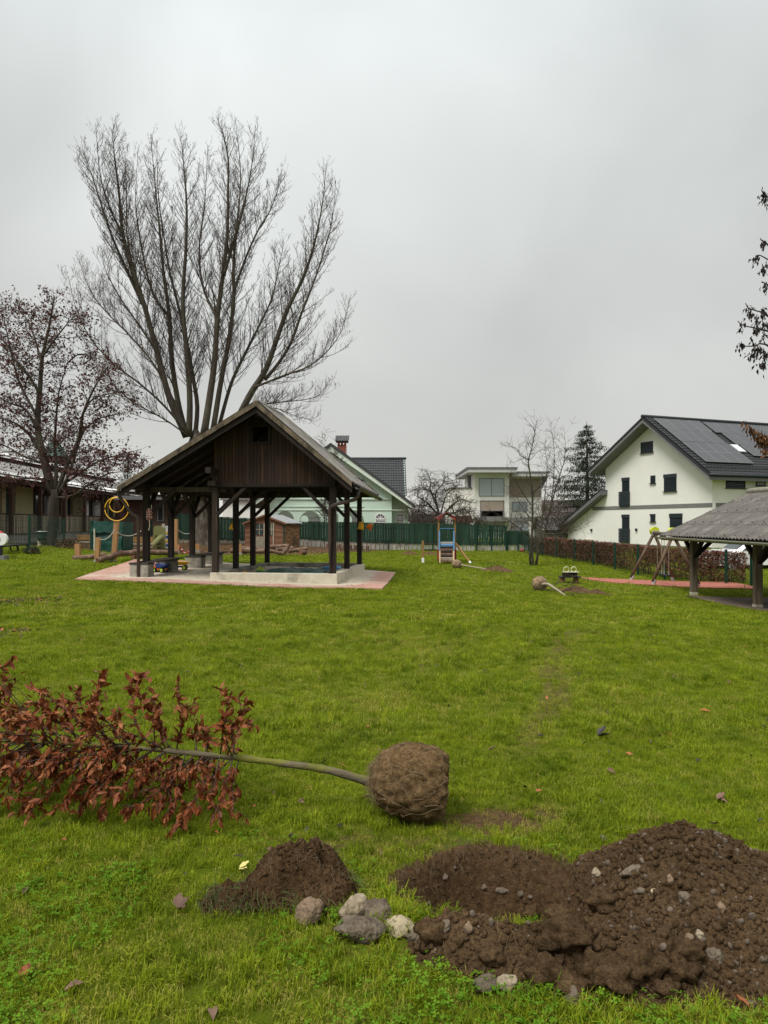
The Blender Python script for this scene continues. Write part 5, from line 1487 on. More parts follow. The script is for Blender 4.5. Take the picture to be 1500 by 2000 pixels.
sapling()

# old apple tree behind the green fence
def apple():
    D = 52.0; foot = V((*P(868, 1060, D).xy, 0))
    def c(x, y, dd=0): return P(*C4(x, y), D + dd)
    tm = MB().tube([foot, c(330, 620), c(310, 480)], [.22, .18, .14], 8)
    limbs = [([c(315,520), c(290,430), c(280,330,.5), c(330,260,.8), c(350,190,1)], .10), ([c(315,520), c(250,440,-.5), c(180,380,-1), c(110,340,-1.4)], .09),
             ([c(320,520), c(400,430,.6), c(470,380,1), c(540,400,1.4)], .09), ([c(310,500), c(230,500,.7), c(150,470,1), c(80,520,1.4)], .07),
             ([c(320,500), c(420,480,-.8), c(490,450,-1.2), c(560,470,-1.5)], .07), ([c(290,430), c(240,310,-.4), c(240,240,-.5), c(225,170,-.6)], .06),
             ([c(320,480), c(360,350,-.6), c(420,290,-1), c(440,270,-1.2)], .06), ([c(280,340,.5), c(190,300,1), c(120,300,1.2)], .05), ([c(400,430), c(440,500,1), c(520,540,1)], .05), ([c(250,440), c(160,420,.6), c(90,440,1)], .05)]
    generic_tree('apple_tree', 'gnarled bare apple tree behind the green fence left of the modern house', foot, limbs, 31, 10, 1.4, 7.5, None, trunk=tm, up=-.02, wob=.5, r2=.012, bark=BARKD)
apple()

# bushes of bare reddish twigs behind the fence
def brush(label, px, pyt, d, w, seed, dens=1.0, name='bare_shrub'):
    foot = V((*P(px, 1060, d).xy, 0)); R = random.Random(seed)
    H = P(px, pyt, d).z
    limbs = []
    for k in range(int(9 * dens)):
        a = R.uniform(-1, 1)
        limbs.append(([foot + V((a * w * .3, R.uniform(-.5, .5), 0)), foot + V((a * w * .6, R.uniform(-1, 1), H * .5)), foot + V((a * w, R.uniform(-1.2, 1.2), H * R.uniform(.75, 1.0)))], .035))
    t = generic_tree(name, label, foot, limbs, seed, 6.0, 1.1, 6, None, up=.2, wob=.3, r2=.012)
    return t
brush('reddish brown bare shrubs in front of the grey roof beside the white house', 1105, 985, 60, 3.6, 71, 1.6)
brush('bare bush in front of the modern house right of the apple tree', 965, 1003, 54, 2.6, 72)
brush('low bare bush between the apple tree and the mint green house', 822, 985, 56, 1.6, 73)
brush('dense bare brushwood under the apple tree behind the fence', 860, 1000, 50, 2.4, 76, 1.4)
brush('thin young bare tree over the roof ridge left of the brick chimney', 634, 845, 50, 1.0, 74, .6, 'young_tree')

# spruce behind the white house
NEEDLE = pm('spruce_needles', (.022, .032, .018), var=.5, scale=3, rough=.85, bump=0, rnd=0, c2=(.045, .055, .03), t2=(.5, .7), s2=2)
def spruce(label, px, pyt, pyb, d, w, seed, mat=NEEDLE, dens=1.0, name='spruce', sparse=.55):
    foot = V((*P(px, pyb, d).xy, 0)); zt = P(px, pyt, d).z; zb = .8; R = random.Random(seed)
    t = thing(name, label, 'tree', foot)
    part('trunk', MB().tube([foot, foot + V((.05, 0, zt * .5)), V((foot.x, foot.y, zt))], [.22, .15, .02], 7), BARKD, t, True)
    cs = []; bm_ = Tree(seed)
    z = zb
    while z < zt - .1:
        f = (z - zb) / (zt - zb); rr = w * (1 - f) ** .75 * R.uniform(.7, 1.1) + .12
        nb = max(4, int(7 * (1 - f * .3)))
        a0 = R.uniform(0, 6)
        for k in range(nb):
            a = a0 + k * 2 * math.pi / nb + R.gauss(0, .25); l = rr * R.uniform(.55, 1.2)
            p = V((foot.x, foot.y, z)); pts = [p]
            dr = V((math.cos(a), math.sin(a), .15))
            for s in range(4):
                dr = (dr + V((0, 0, -.16 if s < 2 else .12))).normalized(); pts.append(pts[-1] + dr * l / 4)
            bm_.add(pts, [.03 * (1 - f) + .008] + [.012] * 4, 1)
            for q in range(int(l * 26 * dens)):
                u = R.uniform(.18, 1); i = min(3, int(u * 4)); b = pts[i].lerp(pts[i+1], u * 4 - i)
                hang = abs(R.gauss(0, .22)) * (1 - f * .5)
                cs.append((b.x + R.gauss(0, .10 * l), b.y + R.gauss(0, .10 * l), b.z - hang))
        z += R.uniform(.28, .42) * (1 + sparse * (1 - f))
    v, f = leaf_cloud(cs, .24, .32, .9, .5, seed, curl=.05); np_part('needles', v, f, mat, t, kind='stuff')
    v, f = bm_.mesh(lambda l: True, 4); np_part('branches', v, f, BARKD, t, kind='stuff')
    return t
spruce('tall dark spruce left of the white house gable', 1146, 823, 1050, 68, 5.9, 41, dens=2.0)
spruce('small hazy conifer far off in the gap left of the pavilion roof', 249, 888, 1000, 110, 3.0, 43, pm('haze_paled_needles', (.06, .075, .07), var=.3, scale=3, rough=.9, bump=0, rnd=0), name='conifer')  # needle colour paled to stand in for distance haze

# tree at the right edge: drooping clusters of withered leaves on branches reaching into the frame
def edge_tree():
    D = 7.0
    foot = V((5.6, 7.6, 0)); foot.z = G(*foot.xy)
    t = thing('edge_tree', 'dark drooping clusters of withered leaves on twigs reaching in at the right edge', 'tree', foot)
    part('trunk', MB().tube([foot - V((0, 0, .2)), foot + V((0, 0, 1.5)), foot + V((-.05, 0, 3.2)), foot + V((.0, -.1, 5.2)), foot + V((.05, 0, 6.6))], [.17, .13, .10, .06, .02], 9), BARKD, t, True)
    cl = [(1490,385,.9),(1497,395,.7),(1491,480,.8),(1474,510,.8),(1490,527,.6),(1498,522,.6),(1494,562,.7),(1463,608,.9),(1464,618,.6),(1489,612,.7),(1477,626,.7),(1479,640,.7),(1473,650,.7),(1491,633,.6),(1447,640,.8),(1492,658,.6),(1498,640,.8),(1449,679,.9),(1472,674,.5),(1478,685,.8),(1486,688,.8),(1466,696,.5),(1477,698,.6),(1494,698,.8),(1487,716,.7),(1493,715,.5)]
    low = [(1463,840,.8),(1470,848,.9),(1478,852,1.),(1487,853,1.),(1495,858,1.),(1485,870,.8),(1495,884,.8),(1492,862,.9),(1498,880,.8),(1460,834,.5),(1503,866,1),(1482,860,.9)]
    R = random.Random(9); tw = Tree(9); cs = []; cs2 = []
    twigs = [((1489,365),(1500,385)),((1485,465),(1500,478)),((1475,500),(1500,507)),((1490,553),(1500,556)),((1456,592),(1462,602),(1480,608),(1500,617)),((1441,627),(1450,635),(1475,641),(1500,647)),((1443,670),(1450,676),(1475,676),(1500,675)),((1486,604),(1492,612),(1500,618)),((1472,679),(1485,684),(1500,692)),((1452,822),(1462,834),(1480,845),(1500,858))]
    for pts in twigs:
        pts = list(pts)
        ex = pts[-1]; wp = [P(x, y, D) for x, y in pts]
        q = wp[-1]
        end = V((foot.x, foot.y, q.z - R.uniform(.3, 1.5))) if q.z > 2.4 else V((foot.x, foot.y, q.z - .25))
        wp += [q.lerp(end, .4) + V((0, R.uniform(-.2, .2), R.uniform(.0, .2))), end]
        path = smooth_path(wp, 12); tw.add(path, [.004 + .012 * (i / 12) ** 1.5 for i in range(13)], 1)
    for lst, out in ((cl, cs), (low, cs2)):
        for (x, y, k) in lst:
            c = P(x, y, D)
            if out is cs2: c = P(x, y, D - .1)
            for j in range(int(20 * k)):
                out.append((c.x + R.gauss(0, .016), c.y + R.gauss(0, .02), c.z + .05 - abs(R.gauss(0, .045))))
            tw.add([c + V((R.uniform(-.02, .02), 0, .06)), c + V((0, 0, -.03))], [.004, .002], 1)
    v, f = leaf_cloud(cs, .055, .42, 1.2, .35, 4, curl=.1); np_part('leaves', v, f, pm('dark_withered_leaves', (.024, .016, .013), var=.4, rough=.8, bump=0, rnd=0), t, kind='stuff')
    v, f = leaf_cloud(cs2, .055, .45, 1.1, .4, 5, curl=.1); np_part('leaves', v, f, pm('rusty_withered_leaves', (.12, .055, .022), var=.5, rough=.8, bump=0, rnd=0, scale=30), t, kind='stuff')
    v, f = tw.mesh(lambda l: True, 5); np_part('twigs', v, f, BARKD, t, kind='stuff')
edge_tree()

# ================================================================ nursery yard behind the pavilion
wing = thing('nursery_wing', 'brown wall of the nursery wing seen between the left pavilion posts', 'building', P(310, 1055, 47) * V((1, 1, 0)))
part('wall', fbox(MB(), (225, 975, 372, 1075), 47, 53), NW, wing)
part('eave', fbox(MB(), (222, 968, 376, 976), 46.2, 53.5), GREYTRIM, wing)
for k in range(3):
    a_ = P(286 + k * 22, 1018, 47); b_ = P(298 + k * 22, 985, 47)
    wn = part('window', MB().box((a_.x, 46.93, a_.z), (b_.x, 46.99, b_.z)), BLIND, wing)
    part('pane', MB().box((a_.x + .06, 46.91, a_.z + .06), (b_.x - .06, 46.929, b_.z - .06)), GLASS, wn)

# ---------------------------------------------------------------- benches on concrete blocks in the pavilion
def bench(label, s0, t0, t1):
    g = [G(*pv(s0, t).xy) for t in (t0, t1)]
    t = thing('bench', label, 'bench', pv(s0, (t0 + t1) / 2, g[0]))
    for tt, gg in zip((t0, t1), g):
        c = pv(s0, tt, gg)
        o = part('block', MB().obox(c + V((0, 0, .16)), PU * .26, PV * .19, V((0, 0, .20))), CONC_OLD, t)
        bv = o.modifiers.new('edge', 'BEVEL'); bv.width = .02; bv.segments = 2
        part('cap', MB().obox(c + V((0, 0, .385)), PU * .27, PV * .20, V((0, 0, .024))), pm('dark_slate_cap', (.06, .055, .045), var=.3, rough=.8) if 'dark_slate_cap' not in MATS else MATS['dark_slate_cap'], t)
    for k in (-1, 0, 1):
        part('plank', MB().bar(pv(s0 - .22 + k * .165, t0 - .1, g[0] + .43), pv(s0 - .22 + k * .165, t1 + .12, g[1] + .43), .155, .035), POSTWOOD, t)
    return t
bench('dark plank bench on concrete blocks at the front left pavilion post', sl + .12, -.02, 1.55)
bench('dark plank bench on concrete blocks at the rear left pavilion posts', sl - .1, 3.1, 4.66)

# toy trucks
def truck(label, loc, rz, dump, cab, hub, sc=1.0):
    loc = V(loc); t = thing('toy_truck', label, 'toy truck', loc)
    def w(x, y, z): return loc + V((x, y, z)) * sc
    ch = MB().obox(w(0, 0, .09), V((.19, 0, 0)) * sc, V((0, .055, 0)) * sc, V((0, 0, .022)) * sc)
    ch.obox(w(.145, 0, .15), V((.045, 0, 0)) * sc, V((0, .07, 0)) * sc, V((0, 0, .055)) * sc)
    ch.add([w(.19, -.07, .10), w(.19, .07, .10), w(.23, .06, .10), w(.23, -.06, .10), w(.19, -.07, .17), w(.19, .07, .17), w(.225, .06, .145), w(.225, -.06, .145)], [(0,3,2,1),(4,5,6,7),(0,1,5,4),(1,2,6,5),(2,3,7,6),(3,0,4,7)])
    part('cab', ch, cab, t)
    part('windscreen', MB().obox(w(.196, 0, .185), V((.004, 0, 0)) * sc, V((0, .05, 0)) * sc, V((0, 0, .016)) * sc), GLASS, t)
    d = MB()
    lo = [(-.16, -.075), (.07, -.075), (.07, .075), (-.16, .075)]; hi = [(-.25, -.12), (.115, -.12), (.115, .12), (-.25, .12)]
    a = [w(x, y, .13) for x, y in lo]; b = [w(x, y, .235 if x > 0 else .215) for x, y in hi]; bi = [w(x * .94, y * .9, .232 if x > 0 else .212) for x, y in hi]; ai = [w(x * .92, y * .9, .14) for x, y in lo]
    d.add(a + b + bi + ai, [(0, 3, 2, 1)] + [(i, (i + 1) % 4, 4 + (i + 1) % 4, 4 + i) for i in range(4)] + [(4 + i, 4 + (i + 1) % 4, 8 + (i + 1) % 4, 8 + i) for i in range(4)] + [(8 + i, 8 + (i + 1) % 4, 12 + (i + 1) % 4, 12 + i) for i in range(4)] + [(12, 13, 14, 15)])
    part('dumper', d, dump, t)
    for x in (-.12, .13):
        for y in (-.085, .085):
            wh_ = part('wheel', MB().tube([w(x, y - .028, .065), w(x, y + .028, .065)], .066 * sc, 14), BLK, t)
            part('hub', MB().tube([w(x, y - .033, .065), w(x, y + .033, .065)], .044 * sc, 12), hub, wh_)
    for ch_ in t.children: ch_.location = ch_.location
    t.rotation_euler = (0, 0, rz)
    return t
def onpav(px, py): 
    p = GP(px, py); return V((p.x, p.y, p.z + .037))
truck('orange toy dump truck with blue tipper leftmost of the row beside the concrete block', onpav(313, 1121), math.radians(160), BLU, ORA, LIME, 1.05)
truck('blue toy dump truck with big tipper in the middle of the row', onpav(329, 1116), math.radians(25), BLU, RED, LIME, 1.15)
truck('yellow toy dump truck with blue cab rightmost of the row', onpav(352, 1116), math.radians(185), YEL, BLU, LIME, 1.1)

# net bag hanging on the left post
nbg = thing('net_bag', 'red and white checked net bag with a string hanging on the left pavilion post', 'bag', pv(sl - .05, -.16, 1.5))
c0 = pv(sl - .16, -.16, 1.83)
def checks():
    m = bpy.data.materials.new('checked_cloth'); m.use_nodes = True; n = m.node_tree; b = n.nodes['Principled BSDF']
    tcn = n.nodes.new('ShaderNodeTexCoord'); mp_ = n.nodes.new('ShaderNodeMapping'); mp_.inputs['Rotation'].default_value = (0, .9, 0)
    w = n.nodes.new('ShaderNodeTexChecker'); w.inputs['Scale'].default_value = 22; w.inputs['Color1'].default_value = (.45, .30, .24, 1); w.inputs['Color2'].default_value = (.12, .02, .02, 1)
    n.links.new(tcn.outputs['Object'], mp_.inputs[0]); n.links.new(mp_.outputs[0], w.inputs['Vector']); n.links.new(w.outputs['Color'], b.inputs['Base Color']); b.inputs['Roughness'].default_value = .9
    return m
part('bag', MB().lump(c0, (.085, .06, .17), 3, .2, 1.5, 5), checks(), nbg, True)
part('string', MB().tube([c0 + V((.05, 0, .15)), c0 + V((.06, 0, .26))], .008, 5), pm('cream_cord', (.5, .45, .33), bump=0), nbg)
part('string', MB().tube([c0 + V((0, 0, -.15)), c0 + V((.01, -.01, -.32)), c0 + V((-.015, -.01, -.42))], .01, 5), MATS['cream_cord'], nbg)

# bell shaped bucket and horn hanging on the right rear post, yellow cone on the middle row
p_ = pv(-.10, 4.08, 1.5); p_.z = EYE - (1033 - HY) / F * p_.y
hb = thing('hanging_bucket', 'yellow and orange plastic buckets hanging on the right rear pavilion post', 'bucket', p_)
part('bucket', cup(MB(), p_ + V((-.04, -.1, -.02)), .11, .07, .24, (.1, 0, 1)), YEL, hb, True)
part('bucket', cup(MB(), p_ + V((.16, -.06, .10)), .07, .12, .16, (.8, 0, -.3)), ORA, hb, True)
part('cord', MB().tube([p_ + V((0, -.1, .2)), p_ + V((0, -.02, .36))], .008, 5), MATS['cream_cord'], hb)
p_ = pv(sm + .11, 1.6, 1.5); p_.z = EYE - (1034 - HY) / F * p_.y
solo('yellow_cone', MB().tube([p_, p_ + V((0, 0, .20))], [.10, .02], 12), YEL, 'yellow plastic cone hanging on the second post of the middle pavilion row', 'toy', p_, smooth=True)

# ---------------------------------------------------------------- obstacle course: logs, posts, rope, hoops
LOG = pm('weathered_brown_log', (.135, .082, .055), var=.4, scale=6, stretch=(1, 1, 1), rough=.85, bump=.3, rnd=.2, c2=(.22, .16, .11), t2=(.5, .7), s2=4)
PINE = pm('orange_pine_post', (.32, .175, .075), var=.3, scale=5, stretch=(3, 3, .4), rough=.75, bump=.15, rnd=.12)
LOGEND = pm('log_end_grain', (.16, .07, .045), var=.3, scale=12, rough=.9)
def log(label, a, b, r, group=None, name='log'):
    a, b = V(a), V(b); d = (b - a).normalized()
    t = thing(name, label, 'log', (a + b) / 2)
    n = 6; pts = [a.lerp(b, i / n) + V((random.uniform(-.01, .01),) * 3) for i in range(n + 1)]
    part('shaft', MB().tube(pts, [r * (1 + random.uniform(-.04, .04)) for _ in pts], 12, False), LOG, t, True)
    for (p, s) in ((pts[0], -1), (pts[-1], 1)): part('end', MB().tube([p - d * s * .02, p + d * s * .002], r * .985, 12), LOGEND, t)
    return t
def PG(px, d, up=0.0):
    x = (px - CX) / F * d; return V((x, d, G(x, d) + up))
def PZ(px, py, d): return P(px, py, d)
log('weathered balance log lying from the short left post to the taller leaning post', PZ(141, 1092, 24.6), PZ(206, 1084, 25.2), .10)
log('thick balance log with a cut end sloping up past the hoop post', PZ(191, 1095, 24.0), PZ(238, 1079, 24.8), .105)
log('long balance log running right from the hoop post towards the pavilion post', PZ(234, 1083, 25.2), PZ(276, 1076, 26), .10)
log('balance log seen between the first and second left pavilion posts', PZ(268, 1079, 26.2), PZ(345, 1079, 27.5), .10)
log('low stub log lying on the grass behind the front left pavilion post', PZ(259, 1086, 26), PZ(278, 1084, 26.4), .13)
def ppost(label, px, pyt, pyb, d, w, lean=0.0, group=None):
    b = P(px, pyb, d); b.z = G(b.x, b.y); tp = P(px + lean, pyt, d)
    t = thing('wooden_post', label, 'post', b)
    part('shaft', MB().bar(b - V((0, 0, .15)), tp, w, w, up=(0, 1, 0)), PINE, t)
    part('foot', MB().bar(b - V((0, 0, .1)), b + V((0, 0, .10)), w + .03, w + .03, up=(0, 1, 0)), STEEL, t)
    return t, tp
ppost('short pine post standing behind the left end of the balance log', 152, 1062, 1093, 24.9, .17)
_, q1 = ppost('pine post with a rope tied near its top left of the hoop post', 189, 1050, 1097, 24.3, .14, 3)
ht, q2 = ppost('tall leaning pine post carrying the two yellow hoops', 221, 1018, 1093, 24.6, .15, 7)
ROPE = pm('pale_rope', (.42, .40, .34), rough=.9, bump=0)
def rope(label, a, b, sag):
    a, b = V(a), V(b); pts = [a.lerp(b, i / 10) - V((0, 0, sag * 4 * (i / 10) * (1 - i / 10))) for i in range(11)]
    return solo('rope', MB().tube(pts, .017, 5), ROPE, label, 'rope', (a + b) / 2)
rope('pale rope sagging from the short rope post up to the tall hoop post', PZ(195, 1053, 24.2), PZ(224, 1034, 24.4), .14)
rope('pale rope running from the tall hoop post to the right across the green box', PZ(229, 1040, 24.5), PZ(275, 1037, 26), .15)
rope('pale rope hanging between the pine pillar and the bare poplar trunk', PZ(347, 1034, 30), PZ(372, 1041, 31), .10)
def hoop(label, px, py, rpx, d):
    c = P(px, py, d); r = rpx / F * d; n = 40
    pts = [c + V((r * math.cos(2 * math.pi * i / n), 0, r * math.sin(2 * math.pi * i / n))) for i in range(n + 1)]
    return solo('hoop', MB().tube(pts, .0155, 7, False), YEL, label, 'hoop', c, smooth=True)
hoop('larger yellow hoop fixed on top of the tall leaning post', 228, 994, 23.2, 24.5)
hoop('smaller yellow hoop inside the top of the larger yellow hoop', 228, 986, 14.3, 24.45)

# green tarpaulin covered box
GT = pm('green_tarp_cover', (.006, .045, .033), var=.3, scale=2, rough=.5, bump=.3, rnd=0, bdist=.03, c2=(.014, .062, .048), t2=(.5, .7), s2=1.5)
def tarpbox():
    d = 28.5; b0 = PG(186, d); b1 = PG(247, d)
    t = thing('covered_box', 'dark green tarpaulin covered box with a tall side flap behind the hoop post', 'box', (b0 + b1) / 2)
    za = P(0, 1018, d).z; zb = min(b0.z, b1.z) - .05; x0, x1 = b0.x, b1.x
    n, m = 14, 12; gp = np.zeros((n + 1, m + 1, 3))
    for i in range(n + 1):
        for j in range(m + 1):
            gp[i, j] = (x0 + .06 + (x1 - x0 - .1) * i / n + .02 * math.sin(j), d - .35 + .05 * mnoise.noise(V((i * .7, j * .5, 1))) - (.06 if j < 9 else .0), zb + (za - zb) * .74 * j / m)
    part('front_sheet', MB().grid(gp), GT, t, True)
    gp2 = np.zeros((n + 1, 7, 3))
    for i in range(n + 1):
        for j in range(7):
            gp2[i, j] = (x0 + (x1 - x0) * i / n, d - .44 + .06 * j / 6 + .03 * mnoise.noise(V((i * .8, j * .4, 5))), zb + (za - zb) * (.66 + .34 * j / 6) + .02 * math.sin(i * 1.3))
    part('top_flap', MB().grid(gp2), GT, t, True)
    part('body', MB().box((x0 + .1, d - .25, zb), (x1 - .05, d + .9, za - .04)), GT, t)
    part('frame_post', MB().box((x0 - .04, d - .42, zb), (x0 + .06, d - .34, za + .02)), GREEN_METAL, t)
    part('frame_post', MB().box((x0 + .12, d - .47, zb), (x0 + .18, d - .43, za - .3)), pm('pale_strip', (.4, .38, .3), bump=0), t)
tarpbox()
# wooden benches and table behind
PLANK = pm('ochre_plank', (.22, .125, .045), var=.3, scale=5, rough=.8, bump=.1, rnd=.2)
def wbench(label, px0, px1, pyt, d, back=True):
    a, b = PG(px0, d), PG(px1, d); t = thing('wooden_bench', label, 'bench', (a + b) / 2)
    zs = P(0, pyt, d).z; g = min(a.z, b.z)
    part('seat', MB().bar(V((a.x, d, zs - .28)), V((b.x, d, zs - .28)), .32, .05), RAILW, t)
    if back: part('backrest', MB().bar(V((a.x, d + .2, zs - .08)), V((b.x, d + .2, zs - .08)), .05, .22), PLANK, t)
    for x in (a.x + .12, b.x - .12):
        part('leg', MB().box((x - .06, d - .12, g - .1), (x + .06, d + .17, zs - .31)), PLANK, t)
    return t
wbench('ochre wooden bench against the veranda wall left of the green covered box', 147, 184, 1046, 31)
wbench('ochre wooden bench right of the green covered box', 250, 296, 1050, 30)
wbench('pale wooden bench in front of the nursery wing right of the green box', 262, 296, 1056, 29, False)
ppost('thick upright pine pillar seen behind the second left pavilion post', 342, 1014, 1092, 29.8, .21)
ppost('short pine post right beside the thick pine pillar', 347, 1064, 1090, 29.6, .13)
ppost('short pine post left of the pale poplar trunk', 386, 1062, 1082, 31.5, .17)
ppost('short pine post standing at the left end of the log pile', 469, 1062, 1084, 31, .12)
# curved red rope bridge
pa, pb_ = PG(350, 29.4, .28), PG(372, 30.2, .22)
rb = thing('rope_bridge', 'red and white rope ladder sagging low between the pine posts', 'rope ladder', (pa + pb_) / 2)
for o_ in (0, .3):
    part('rope', MB().tube([pa.lerp(pb_, i / 8) + V((0, o_, -.25 * 4 * (i / 8) * (1 - i / 8))) for i in range(9)], .02, 6), RED, rb)
for i in range(1, 9):
    f_ = i / 9; q = pa.lerp(pb_, f_) + V((0, 0, -.25 * 4 * f_ * (1 - f_))); part('rung', MB().tube([q, q + V((0, .3, 0))], .022, 6), WHI if i % 2 else RED, rb)
# yellow green plastic slide and white paddling panel
ps = thing('plastic_slide', 'faded yellow green plastic toddler slide in front of the nursery wing', 'slide', PG(306, 33))
g0 = ORG[ps.name]
SLY = pm('faded_yellow_green_plastic', (.22, .22, .085), var=.1, rough=.5, bump=0)
def zrel(py): return P(0, py, 33).z
x0, x1 = P(300, 0, 33).x, P(316, 0, 33).x
part('side_panel', MB().prism([V((x0, 33, zrel(1045))), V((x1 - .05, 33, zrel(1045))), V((x1, 33, zrel(1030))), V((x1 - .05, 33, zrel(1027))), V((x0 + .05, 33, zrel(1027))), V((x0, 33, zrel(1031)))], (0, .06, 0)), SLY, ps)
part('side_panel', MB().prism([V((x0, 33.5, g0.z)), V((x1, 33.5, g0.z)), V((x1, 33.5, zrel(1030))), V((x0, 33.5, zrel(1030)))], (0, .05, 0)), SLY, ps)
for (dy) in (0, .5):
    part('leg', MB().bar(V((x0 + .05, 33 + dy, zrel(1044))), V((x0 - .08, 33 + dy, g0.z)), .09, .09), SLY, ps)
for k in range(4): part('step', MB().box((x0 - .02, 33.06, g0.z + .12 + k * .16), (x0 + .22, 33.49, g0.z + .16 + k * .16)), SLY, ps)
part('chute', MB().tube([V((x1 - .05, 33.2, zrel(1046))), V((x1 - .1, 32.9, zrel(1052))), V((x0 + .1, 32.4, g0.z + .16)), V((x0 - .02, 32.2, g0.z + .12))], .12, 8), SLY, ps, True)
pnl = thing('play_panel', 'white play panel with blue and yellow stripes behind the toddler slide', 'panel', PG(324, 34.5))
g0 = ORG[pnl.name]; xx0, xx1 = P(318, 0, 34.5).x, P(332, 0, 34.5).x; zt_ = P(0, 1027, 34.5).z
part('board', MB().box((xx0, 34.5, g0.z - .05), (xx1, 34.56, zt_)), WHI, pnl)
part('post', MB().box((xx0 - .02, 34.4, g0.z - .1), (xx0 + .1, 34.49, zt_ + .1)), CONC, pnl)
for k, m_ in enumerate((BLU, YEL, BLU, YEL)):
    part('stripe', MB().box((xx0 + .15, 34.47, g0.z + .1 + k * .2), (xx1 - .02, 34.497, g0.z + .2 + k * .2)), m_, pnl)

# trash bin, white and red thing, low bench at the far left
bn = thing('litter_bin', 'grey litter bin with a dark plastic liner on a post before the veranda', 'litter bin', PG(82, 28))
g0 = ORG[bn.name]; zc = P(0, 1038, 28).z
part('post', MB().box((g0.x - .18, g0.y, g0.z - .1), (g0.x - .06, g0.y + .1, zc - .3)), CONC, bn)
part('bin', cup(MB(), V((g0.x, g0.y, zc - .36)), .16, .19, .34), pm('dark_grey_liner', (.05, .075, .08), var=.3, scale=12, rough=.35, bump=.5, spec=.5), bn, True)
part('lid_rim', MB().tube([V((g0.x + .2 * math.cos(a), g0.y + .2 * math.sin(a), zc)) for a in np.linspace(0, 2 * math.pi, 21)], .014, 6, False), STEEL, bn)
sr_ = thing('spring_rider', 'white and red round rocking toy at the left edge of the lawn', 'rocking toy', PG(4, 23))
g0 = ORG[sr_.name]
cz = P(0, 1053, 23).z
part('wheel', MB().tube([V((g0.x - .02, g0.y - .06, cz)), V((g0.x - .02, g0.y + .06, cz))], .20, 22), WHI, sr_)
part('hub', MB().tube([V((g0.x - .10, g0.y - .09, cz + .02)), V((g0.x - .10, g0.y - .061, cz + .02))], .07, 14), RED, sr_)
part('arch', MB().tube([V((g0.x - .5 + .75 * math.sin(a) * .8, g0.y, cz - .0 + .31 * math.cos(a))) for a in np.linspace(-1.2, 1.45, 14)], .06, 8), RED, sr_, True)
part('base', MB().box((g0.x - .5, g0.y - .15, g0.z - .05), (g0.x + .15, g0.y + .15, g0.z + .12)), GREYTRIM, sr_)
part('stem', MB().tube([V((g0.x - .05, g0.y, g0.z)), V((g0.x - .05, g0.y, cz - .1))], .06, 10), BLK, sr_)
lb_ = thing('low_bench', 'low dark metal framed bench beside the white and red rocking toy', 'bench', PG(32, 24.5))
g0 = ORG[lb_.name]
pa_, pb2 = P(8, 1067, 24), P(53, 1062, 25.5)
part('seat', MB().bar(pa_, pb2, .30, .04), BLK, lb_)
for f_ in (.25, .55, .97):
    q = pa_.lerp(pb2, f_); part('leg', MB().bar(V((q.x + .05, q.y, G(q.x, q.y) - .03)), q, .04, .04), BLK, lb_)
def small_bush(label, px, d, r, seed, mat):
    g = PG(px, d); t = thing('bush', label, 'bush', g); R = np.random.default_rng(seed)
    n = 900; c = R.normal(0, 1, (n, 3)); c /= np.linalg.norm(c, axis=1)[:, None]; c *= R.uniform(.4, 1, (n, 1)) * r; c[:, 2] = np.abs(c[:, 2]) * .8
    v, f = leaf_cloud(c + np.array(tuple(g)), .07, .5, 0, .6, seed); np_part('leaves', v, f, mat, t, kind='stuff')
    st = MB()
    for k in range(14): st.tube([g, g + V((R.normal(0, .3) * r, R.normal(0, .3) * r, r * .5)), g + V((R.normal(0, .5) * r, R.normal(0, .5) * r, r * .8))], [.012, .009, .004], 4, False)
    part('stems', st, TWIG, t, kind='stuff')
BUSHG = pm('dark_bush_leaves', (.03, .055, .02), var=.4, rough=.8, bump=0, rnd=0, c2=(.08, .06, .03), t2=(.45, .6), s2=6)
small_bush('low dark green tuft at the foot of the first green mesh fence post', 62, 24.6, .30, 3, BUSHG)
small_bush('low withered bush between the second mesh fence post and the pine posts', 134, 28, .55, 4, pm('withered_bush_leaves', (.07, .065, .03), var=.5, rough=.8, bump=0, rnd=0, c2=(.12, .07, .03), t2=(.45, .6), s2=6))

